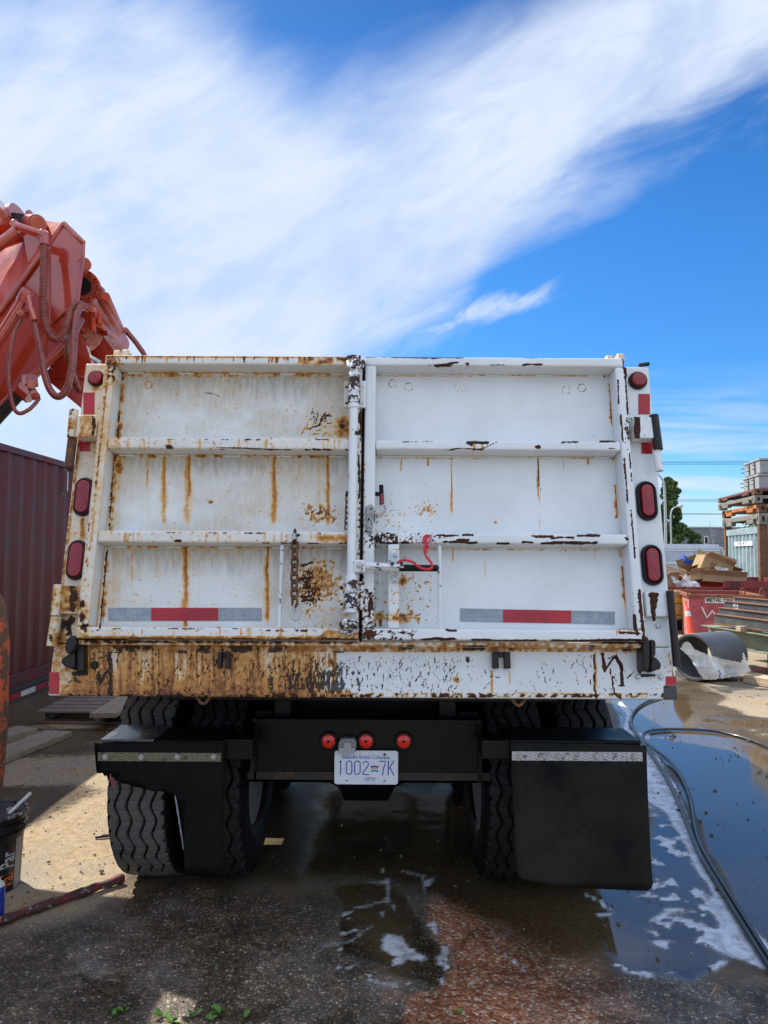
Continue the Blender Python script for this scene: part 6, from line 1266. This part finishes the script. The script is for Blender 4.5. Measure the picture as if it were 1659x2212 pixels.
cA,fA=carton('cardboard_box',1537,1228,17.3,.72,.42,.5,24,0,'large open brown carton with black print tilted on the heap'); textobj('carton_print','BIZ',.15,M['ink_black'],cA,lambda x,y,z:fA(-.10+(-y),-.252,x*1.0+.0),offset=.003)
for k in range(3): textobj('carton_print','RECYCLE THIS BOX',.028,M['ink_black'],cA,lambda x,y,z,k=k:fA(.06+k*.05-y,-.252,x*.9))
carton('cardboard_box',1499,1232,17.6,.55,.25,.4,-16,10,'open carton with its dark inside showing left of the printed one','cardboard_dark'); carton('cardboard_box',1555,1255,17.2,1.05,.16,.5,4,-12,'long flattened carton along the front rim of the dumpster')
carton('cardboard_box',1561,1224,18.2,.75,.14,.4,18,20,'pale carton lying at the back of the heap'); carton('cardboard_box',1508,1250,17.2,.5,.14,.4,-8,-20,'small torn carton just above the white sheeting'); carton('cardboard_box',1600,1245,17.8,.85,.03,.5,22,6,'flat ridged cardboard sheet sliding off the right of the heap','cardboard_dark',False)
carton('blue_carton',1490,1212,17.9,.38,.12,.3,18,16,'bright blue printed carton on top of the heap','blue_card',False,'box'); carton('cardboard_box',1446,1258,17.2,.3,.3,.3,6,0,'white edged carton nearest the truck in the dumpster')
for k,(a,c,l) in enumerate((((1436,1221),(1490,1238),'upper wooden lath sticking out of the heap'),((1438,1224),(1488,1246),'lower wooden lath sticking out of the heap'))):
    o=MB().tube([pt(*a,17.0),pt(*c,17.3)],.022,4).build('wooden_lath',M['tan_wood']); tag(o,l,'lath','laths in the dumpster'); base_mesh(o)
def crumple(name,outline,Y,amp,mat,lab,cat,n=26,seed=1,depth=.25):
    P=np.array(outline,float); r=np.random.RandomState(seed); x0,y0=P.min(0); x1,y1=P.max(0); m_=int(n*(y1-y0)/(x1-x0)*1.3)+4; idx={}; vs=[];fs=[]
    H=r.rand(40,40)
    def hf(u,v): 
        a,b_=u*6,v*6; i,j=int(a),int(b_); fa,fb=a-i,b_-j; return (H[i,j]*(1-fa)+H[i+1,j]*fa)*(1-fb)+(H[i,j+1]*(1-fa)+H[i+1,j+1]*fa)*fb
    def inside(x,y):
        c=False
        for k in range(len(P)):
            (ax,ay),(bx,by)=P[k],P[(k+1)%len(P)]
            if (ay>y)!=(by>y) and x<(bx-ax)*(y-ay)/(by-ay)+ax: c=not c
        return c
    for i in range(n+1):
        for j in range(m_+1):
            u,v=i/n,j/m_; x=x0+(x1-x0)*u+r.uniform(-.2,.2)*(x1-x0)/n; y=y0+(y1-y0)*v
            idx[i,j]=len(vs); vs.append(pt(x,y,Y+depth*(.5-v)+amp*(hf(u,v)-.5)+amp*.5*(hf(v*.99,u*.9)-.5)))
    for i in range(n):
        for j in range(m_):
            if inside(x0+(x1-x0)*(i+.5)/n,y0+(y1-y0)*(j+.5)/m_): fs.append((idx[i,j],idx[i,j+1],idx[i+1,j+1],idx[i+1,j]))
    b=MB().add(vs,fs); o=b.build(name,M[mat],None,smooth='all'); tag(o,lab,cat)
    s=o.modifiers.new('solid','SOLIDIFY'); s.thickness=.002; return base_mesh(o)
crumple('plastic_sheet',[(1443,1236),(1452,1232),(1460,1250),(1470,1256),(1482,1240),(1490,1248),(1508,1258),(1514,1266),(1500,1272),(1480,1268),(1462,1268),(1455,1258)],17.0,.2,'plastic_film','crumpled white plastic sheeting spilling over the dumpster rim','sheeting')
crumple('plastic_sheet',[(1541,1224),(1552,1221),(1568,1226),(1576,1230),(1560,1234),(1549,1231)],17.0,.1,'plastic_film','small scrap of clear plastic between the cartons on the heap','sheeting',seed=3)
# yellow labelled carton with a wheel picture
Yc=15.7; a=pt(1457,1277,Yc); c=pt(1476,1376,Yc); yc_=thing('bicycle_carton','brown carton with a yellow label showing a bicycle wheel, beside the metal bin','carton',((a[0]+c[0])/2,Yc,0))
MB().box((a[0]-.25,Yc,.0),(c[0]-.02,Yc+.5,a[2])).build('carton_body',M['cardboard'],yc_,bevel=.01); q0=pt(1457,1291,Yc); q1=pt(1476,1332,Yc)
MB().box((q0[0]-.2,Yc-.006,q1[2]),(c[0]-.022,Yc-.001,q0[2])).build('yellow_label',M['yellow_label'],yc_); w_=pt(1466,1316,Yc-.008)
MB().tube([(w_[0]+.12*math.cos(t),Yc-.009,w_[2]+.135*math.sin(t)) for t in [R_(12*k) for k in range(30)]],.008,6,closed=True).build('wheel_picture',M['ink_black'],yc_); 
b=MB(); b.cyl((w_[0]-.1,Yc-.009,w_[2]+.03),(w_[0]+.09,Yc-.009,w_[2]+.09),.012,6); b.cyl((w_[0]-.03,Yc-.009,w_[2]-.11),(w_[0]+.08,Yc-.009,w_[2]+.06),.012,6); b.build('frame_picture',M['silver_grey'],yc_)
q2=pt(1460,1338,Yc); MB().box((q0[0]-.2,Yc-.006,pt(1460,1362,Yc)[2]),(c[0]-.022,Yc-.001,q2[2])).build('dark_picture',M['near_black'],yc_)
# delineator post
Yp=13.9; top=pt(1481,1297,Yp); bot=gp(1497,1395); bot[2]=0; bot=np.array([bot[0],bot[1],0]); dp=thing('delineator_post','leaning orange traffic post with two white bands in front of the metal bin','traffic post',tuple(bot))
ax=unit(top-bot); L=np.linalg.norm(top-bot); rad=pt(1500,1350,Yp)[0]-pt(1490,1350,Yp)[0]; rad*=.55
MB().lathe(bot,ax,[(0,rad*2.4),(.04,rad*2.3),(.05,rad*1.15),(L*.78,rad),(L*.79,rad*.9),(L*.84,rad*.35),(L*.985,rad*.35),(L,.0001)],24).build('post_body',M['cone_orange'],dp,smooth=True)
for a,c in ((.42,.55),(.63,.75)): MB().lathe(bot,ax,[(L*a,rad*1.06),(L*c,rad*1.04)],24).build('white_band',M['white_band'],dp,smooth=True)
# roll
rc_=gp(1510,1466); r_=.315; rx=np.array([math.cos(R_(33)),math.sin(R_(33)),0]); o0=np.array([pt(1496,1430,9.75)[0],9.75,r_])
ro=thing('pipe_roll','large dark grey plastic pipe section wrapped in torn clear film on wet ground','pipe',(o0[0],o0[1],0)); L=.80
MB().lathe(o0,rx,[(.015,r_-.035),(0,r_-.03),(0,r_-.004),(.006,r_),(.05,r_),(.053,r_+.004),(.06,r_+.004),(.063,r_),(.30,r_),(.303,r_+.0025),(.31,r_+.0025),(.313,r_),(L-.12,r_),(L-.117,r_+.004),(L-.11,r_+.004),(L-.107,r_),(L,r_),(L,r_-.03),(.015,r_-.035)],72,caps=False).build('pipe_wall',M['roll_black'],ro,smooth=True)
crumple('torn_film',[(1478,1388),(1488,1387),(1500,1402),(1516,1410),(1540,1418),(1560,1424),(1602,1432),(1606,1408),(1612,1424),(1622,1450),(1600,1460),(1560,1466),(1540,1468),(1520,1468),(1512,1458),(1500,1436),(1488,1418),(1470,1402),(1474,1394)],9.35,.10,'plastic_film','torn clear plastic film sagging round the dark pipe section','film',60,5,-.15)
o=MB().tube(bez([pt(1552,1448,9.3),pt(1556,1455,9.28),pt(1554,1462,9.28),pt(1558,1467,9.3)],4),.008,6).build('blue_strap',M['blue_card'],None); tag(o,'short blue strap hanging inside the torn plastic film','strap'); base_mesh(o)
# steel beams
def ibeam(name,px_,yt,D,L,h,w,mat,lab,dirv=None,web='beam_steel',cat='beam'):
    p=pt(px_,yt,D); d=np.array([.17,-1.0]) if dirv is None else np.array(dirv,float); d/=np.linalg.norm(d); s=np.array([d[1],-d[0]])*-1; s=np.array([-d[1],d[0]]); 
    f=lambda x,y,z:(p[0]+s[0]*x+d[0]*y,p[1]+s[1]*x+d[1]*y,z); z1=p[2]; z0=z1-h; t_=thing(name,lab,cat,f(w/2,L/2,z0),'steel beams stacked at the right edge')
    MB().box((w/2-.008,0,z0+.014),(w/2+.008,L,z1-.014),fr=f).build('web',M[web],t_); b=MB(); b.box((0,0,z1-.014),(w,L,z1),fr=f); b.box((0,0,z0),(w,L,z0+.014),fr=f); b.build('flange',M[mat],t_,bevel=.002); return f,z0,z1
dB=(.20,-1)
f_,z0,z1=ibeam('steel_beam',1513,1350,11.5,5.2,.27,.30,'green_beam','wide green painted support beam under the wood blocks',dB,'green_beam')
for k,(yy) in enumerate((.5,2.0,3.6)):
    o=MB(); o.box((.08,yy,0),(.20,yy+.10,z0-.001),fr=f_); o=o.build('support_leg',M['dark_iron']); tag(o,['farthest','middle','nearest'][k]+' dark steel leg under the green support beam','support','legs under the beam stack'); base_mesh(o)
f2_,z02,z12=ibeam('steel_beam',1590,1352,11.9,6,.27,.30,'green_beam','second green support beam hidden behind the front one',dB,'green_beam')
for k,yy in enumerate((.9,3.2)):
    o=MB(); o.box((-.05,yy,z1+.002),(1.0,yy+.10,z1+.075),fr=f_); o=o.build('wood_block',M['tan_wood']); tag(o,['farther','nearer'][k]+' wooden bearer between green beam and steel stack','wood block','bearers in the beam stack'); base_mesh(o)
for k in range(2):
    o=MB(); o.box((.30+k*.5,.5,0),(.36+k*.5,.6,z1-.3),fr=f_)
    o=o.build('support_leg',M['dark_iron']); tag(o,['thin dark leg standing just behind the front green beam','thin dark leg deep behind the green beams'][k],'support','legs under the beam stack'); base_mesh(o)
def beam2(px_,yt,D,L,h,w,lab):
    p=pt(px_,yt,D); f=lambda x,y,z:f_(0,0,0)[:0] or None
    d=np.array(dB,float); d/=np.linalg.norm(d); s_=np.array([-d[1],d[0]]); z1_=p[2]
    f=lambda x,y,z:(p[0]+s_[0]*x+d[0]*y,p[1]+s_[1]*x+d[1]*y,z1_-h+z); t_=thing('steel_beam',lab,'beam',f(w/2,L/2,0),'steel beams stacked at the right edge')
    wb=MB(); wb.box((.022,0,.011),(.032,L,h-.011),fr=f); wb=wb.build('web',M['beam_steel'],t_); b=MB(); b.box((0,0,h-.011),(w,L,h),fr=f); b.box((0,0,0),(w,L,.011),fr=f); b.build('flange',M['flange_rust'],t_,bevel=.002); return f,wb
b1,w1=beam2(1540,1325.5,11.25,5.6,.155,.10,'rusty beam at the front left, lowest of the upper bundle')
b2,w2=beam2(1551,1312,11.55,5.6,.125,.10,'beam just above the front left one carrying the painted heat number')
b3,w3=beam2(1562,1298,11.8,5.6,.165,.11,'beam with white markings painted on its far end'); b4,w4=beam2(1583,1289,12.2,6,.12,.11,'topmost thin beam at the back of the bundle')
b5,w5=beam2(1600,1318,12.4,6,.30,.3,'hidden filler beam under the topmost one')
textobj('mill_number','59078563',.085,M['spray_white'],w2,lambda x,y,z:b2(.018,2.6-x,.062-y),offset=.002); textobj('mill_number','8 M',.075,M['spray_white'],w3,lambda x,y,z:b3(.018,.28-x*1.0,.11+y),offset=.002); textobj('mill_number','3916',.06,M['spray_white'],w3,lambda x,y,z:b3(.018,.28-x,.045+y),offset=.002)
o=MB().tube([b1(-.02,2.3,-.03),b1(-.03,2.3,.17),b2(-.01,2.5,.13),b3(-.01,2.7,.17),b3(.12,2.7,.17)],.006,6).build('binding_wire',M['brown_rust']); tag(o,'rusty binding wire looped round the beam bundle','wire'); base_mesh(o)
for k,(h,w_) in enumerate(((.0,.0),(.052,.04))):
    a=gp(1603-w_*100,1466,.05); d=np.array([.80,-1.6,0]); d=unit(d); plank(a+np.array([.10+w_,.02,0]),a+np.array([.10+w_,.02,0])+d*2.6,.24,.05,.002+h,['lower of the two tan boards lying at the right edge','upper of the two tan boards lying at the right edge'][k],'fresh_wood','tan boards at the right edge')
# van
Yv=30.; vx0=pt(1330,1200,Yv)[0]; vx1=vx0+5.6; ztop=pt(1500,1175,Yv)[2]; va=thing('cargo_van','silver grey panel van parked far behind the dumpster','van',((vx0+vx1)/2,Yv+1,0))
b=MB(); b.prism([(vx0,Yv+.02,.35),(vx0,Yv,1.0),(vx0,Yv+.12,ztop-.18),(vx0,Yv+.30,ztop),(vx0,Yv+1.7,ztop),(vx0,Yv+1.9,ztop-.18),(vx0,Yv+2.0,1.0),(vx0,Yv+1.98,.35)],(4.5,0,0)); body=b.build('van_body',M['van_silver'],va,smooth=True,bevel=.03)
b=MB(); b.prism([(vx0+4.5,Yv+.05,.4),(vx0+4.5,Yv+.05,ztop-.1),(vx0+5.0,Yv+.15,1.6),(vx0+5.8,Yv+.2,1.15),(vx0+5.85,Yv+.2,.4)],(0,1.8,0)); b.build('van_nose',M['van_silver'],va,bevel=.05)
ya=lambda y:pt(1500,y,Yv)[2]
xs=pt(1502,1200,Yv)[0]
b=MB(); b.box((vx0+.02,Yv-.02,ya(1218)),(vx0+4.48,Yv+.02,ya(1214))); b.box((vx0+.02,Yv+.07,ya(1190)),(vx0+4.48,Yv+.10,ya(1188))); b.build('side_moulding',M['van_trim'],body)
b=MB(); b.prism([(xs,Yv-.006,.4),(xs,Yv-.006,1.0),(xs,Yv+.11,ztop-.2),(xs,Yv+.14,ztop-.2),(xs,Yv+.02,1.0),(xs,Yv+.02,.4)],(.018,0,0)); b.build('door_seam',M['ink_black'],body)
for x in (vx0+.9,vx0+4.7):
    wv=bpy.data.objects.new('wheel',None); C.objects.link(wv); wv.location=(x-va.location.x,Yv+.12-va.location.y,.34); wv.parent=va
    t_=MB(); t_.lathe((x,Yv+.02,.34),(0,1,0),[(0,.2),(0,.32),(.02,.34),(.2,.34),(.22,.32)],28); t_=t_.build('tyre',M['near_black'],None,smooth=True); setp(t_,wv); t_=MB(); t_.lathe((x,Yv+.015,.34),(0,1,0),[(0,.0001),(.0,.05),(.03,.06),(.03,.17),(0,.2)],24); t_=t_.build('rim',M['galvanised'],None,smooth=True); setp(t_,wv)
# building
Yb_=62.; bx0=pt(760,1200,Yb_)[0]; bx1=pt(1720,1200,Yb_)[0]; zt=pt(1530,1141,Yb_)[2]; bd=thing('warehouse','low grey flat roofed warehouse behind the tree with one white framed window','building',((bx0+bx1)/2,Yb_+5,0))
w_=MB().box((bx0,Yb_,0),(bx1,Yb_+12,zt)).build('warehouse_wall',M['wall_grey'],bd); MB().box((bx0-.1,Yb_-.1,zt),(bx1+.1,Yb_+12.1,zt+.12)).build('roof_edge',M['wall_trim'],bd)
b=MB(); 
for zz in (zt*.35,zt*.68): b.box((bx0,Yb_-.012,zz),(bx1,Yb_-.001,zz+.02))
b.build('panel_joint',M['ink_black'],w_)
a=pt(1508.5,1176,Yb_); c=pt(1517,1158,Yb_); wf=MB().box((a[0]+.5,Yb_-.06,a[2]),(c[0]+.5,Yb_-.001,c[2])).build('window',M['sign_white'],bd); MB().box((a[0]+.56,Yb_-.075,a[2]+.07),(c[0]+.44,Yb_-.061,c[2]-.07)).build('pane',M['near_black'],wf)
# trees
leafm,t,b=newmat('leaf_green'); o=t.node('ShaderNodeNewGeometry').outputs['Random Per Island']; t.put(b.inputs['Base Color'],t.ramp(o,[(0,(.03,.07,.015)),(.5,(.07,.13,.028)),(1,(.13,.19,.05))])); b.inputs['Roughness'].default_value=.5
simple('bark',(.10,.075,.05),.9)
def tree(pxc,Y,ytop,lab,seed,prof,n):
    r=np.random.RandomState(seed); base=gp(pxc,1250); x=pt(pxc,1200,Y)[0]; H=pt(pxc,ytop,Y)[2]; tr=thing('leafy_tree',lab,'tree',(x,Y,0))
    MB().tube([(x,Y,0),(x+.1,Y,H*.3),(x,Y,H*.6),(x+.05,Y,H*.95)],[.16,.12,.07,.02],8).build('trunk',M['bark'],tr,smooth=True)
    br=MB(); cl=[]
    for k in range(95):
        t_=r.uniform(.12,1)**.9; z=H*t_; rad=np.interp(t_,[p[0] for p in prof],[p[1] for p in prof]); an=r.uniform(0,6.28); q=rad*r.uniform(.35,1.0); bias=np.interp(t_,[p[0] for p in prof],[p[2] for p in prof])
        c=np.array([x+math.cos(an)*q+bias,Y+math.sin(an)*q*.8,z]); cl.append((c,r.uniform(.28,.55)*(1.15-t_*.45))); 
        br.tube([(x,Y,max(.4,z-q*.6)),((x+c[0])/2,(Y+c[1])/2,z-q*.2),c],[.03,.02,.008],4)
    br.build('limb',M['bark'],tr)
    V_=[];Fq=[]
    for c,s in cl:
        s*=.8
        for _ in range(n//95):
            d=r.normal(size=3); d=d/np.linalg.norm(d)*r.rand()**.4*s; p=c+d*np.array([1,1,.75]); a=unit(r.normal(size=3)); b_=unit(np.cross(a,r.normal(size=3))); L=r.uniform(.07,.13); o_=len(V_); V_+= [p-a*L,p+b_*L*.55,p+a*L,p-b_*L*.55]; Fq.append((o_,o_+1,o_+2,o_+3))
    me=fastmesh('crown',np.array(V_),np.array(Fq)); o=link('crown',me,leafm,tr)
tree(1449,45.,1033,'tall tapering green tree beside the street lamps',2,[(.1,1.9,.5),(.3,1.7,.45),(.45,1.25,.25),(.6,.8,-.05),(.8,.6,0),(1,.10,0)],30000)
# small green bush top behind the racks
b=thing('leafy_bush','green bush top showing between the flat racks and container roof','bush',(pt(1655,1118,40)[0],40,0)); r=np.random.RandomState(9); V_=[];Fq=[]; cx=pt(1660,1124,40)
for _ in range(7000):
    p=np.array([cx[0]+r.normal()*.45,40+r.normal()*.8,abs(r.normal())*0+r.uniform(.2,cx[2])]); a=unit(r.normal(size=3)); b_=unit(np.cross(a,r.normal(size=3))); L=.09; o_=len(V_); V_+=[p-a*L,p+b_*L*.6,p+a*L,p-b_*L*.6]; Fq.append((o_,o_+1,o_+2,o_+3))
link('foliage',fastmesh('foliage',np.array(V_),np.array(Fq)),leafm,b)
xs_=pt(1541,1200,50)[0]; sp=thing('bare_sapling','leafless sapling in front of the grey warehouse wall','tree',(xs_,50,0)); H=pt(1541,1124,50)[2]
MB().tube([(xs_,50,0),(xs_+.05,50,H*.5),(xs_-.25,50,H*1.0)],[.05,.035,.01],6).build('trunk',M['wall_trim'],sp); bb=MB(); r=np.random.RandomState(3)
for k in range(24):
    z=H*(.12+.82*k/24); an=(-1)**k; L=.9*(1.1-k/24)*r.uniform(.6,1.2); y_=r.uniform(-.6,.6); bb.tube([(xs_-.1*k/24,50,z),(xs_+an*L*.5,50+y_*.5,z+L*.35),(xs_+an*L,50+y_,z+L*.9)],[.016,.012,.006],4)
bb.build('twigs',M['wall_trim'],sp)
def lamp(name,lab,Y,pts,head,r0,r1):
    P=[pt(x,y,Y) for x,y in pts]; base=P[0].copy(); base[2]=0; lp=thing(name,lab,'street lamp',tuple(base),'street lamps beyond the yard'); Q_=bez([base]+P,6); n=len(Q_)
    MB().tube(Q_,[r0+(r1-r0)*i/(n-1) for i in range(n)],10).build('pole',M['galvanised'],lp,smooth=True); h0,h1=pt(*head[0],Y),pt(*head[1],Y); ax=h1-h0
    L=np.linalg.norm(ax); MB().lathe(h0,ax,[(0,.04),(L*.2,.10),(L*.6,.13),(L*.95,.09),(L,.001)],14).build('lamp_head',M['galvanised'],lp,smooth=True)
lamp('street_lamp','thick tall street lamp pole right beside the truck edge, arm bending left',34.,[(1438,1170),(1437,1100),(1434.5,1050),(1430,1035),(1420,1024),(1408,1018)],[(1408,1018),(1398,1017)],.075,.04)
lamp('street_lamp','thinner street lamp in front of the tree, arm bending right',42.,[(1450,1170),(1448.5,1120),(1451,1103),(1458,1096),(1467,1093.5)],[(1466,1093.5),(1474,1093)],.055,.035)
# lines and their poles
for x,nm in ((1000,'hidden behind the truck'),(1950,'outside the yard to the right')):
    q=pt(x,1000,58); up_=thing('utility_pole','tall wooden utility pole '+nm,'pole',(q[0],58,0)); MB().cyl((q[0],58,0),(q[0],58,q[2]+.8),.15,10,.10).build('pole',M['bark'],up_,smooth=True); MB().box((q[0]-.06,56.8,q[2]-.05),(q[0]+.06,59.2,q[2]+.06)).build('cross_arm',M['bark'],up_)
for k,(ya_,yb_,r,dy) in enumerate(((999.5,996,.022,0),(1002.5,1001.5,.02,.5),(1079,1079,.014,.9),(1080.5,1083,.018,-.9),(1107,1112,.03,-.4))):
    A=pt(1000,ya_-1,58+dy);B=pt(1950,yb_-1,58+dy); P=[A+(B-A)*i/20-np.array([0,0,.6*4*(i/20)*(1-i/20)*.1]) for i in range(21)]
    o=MB().tube(P,r,6).build('overhead_wire',M['cable_black']); tag(o,['highest overhead wire of the close pair near the top','lower wire of the close pair near the top','thin faint wire behind the small street lamp','wire just above the lamp head level','thickest and lowest overhead wire crossing the tree'][k],'wire','overhead wires'); base_mesh(o)
# hose
def ghose(name,pts,lab,r=.0125):
    P=bez([gp(x,y,.013) for x,y in pts],8); o=MB().tube(P,r,10).build(name,M['hose_black'],None,smooth=True); tag(o,lab,'hose','black hoses on the wet ground'); return base_mesh(o)
ghose('pressure_hose',[(1430,1505),(1400,1515),(1378,1528),(1365,1548),(1366,1570),(1381,1592),(1405,1625),(1432,1665),(1459,1715),(1484,1775),(1513,1845),(1548,1905),(1596,1985),(1650,2072),(1700,2150),(1780,2290)],'black hose curving from behind the truck to the bottom right corner')
P=bez([gp(x,y,.013) for x,y in [(1760,1668),(1690,1630),(1650,1610),(1600,1592),(1540,1579),(1470,1575),(1415,1577),(1392,1584),(1389,1598)]],8); P2=bez([gp(1389,1598,.013),gp(1412,1617,.03),gp(1452,1650,.02),gp(1478,1690,.014),gp(1494,1735,.014),gp(1500,1775,.014),gp(1510,1815,.016),gp(1535,1865,.016),gp(1572,1925,.016),gp(1622,2005,.016),gp(1668,2078,.016),gp(1720,2160,.016),gp(1800,2300,.016)],8)
o=MB().tube(P[:-1]+P2,.0125,10).build('pressure_hose',M['hose_black'],None,smooth=True); tag(o,'black hose with a wide loop to the right edge running beside the other','hose','black hoses on the wet ground'); base_mesh(o)
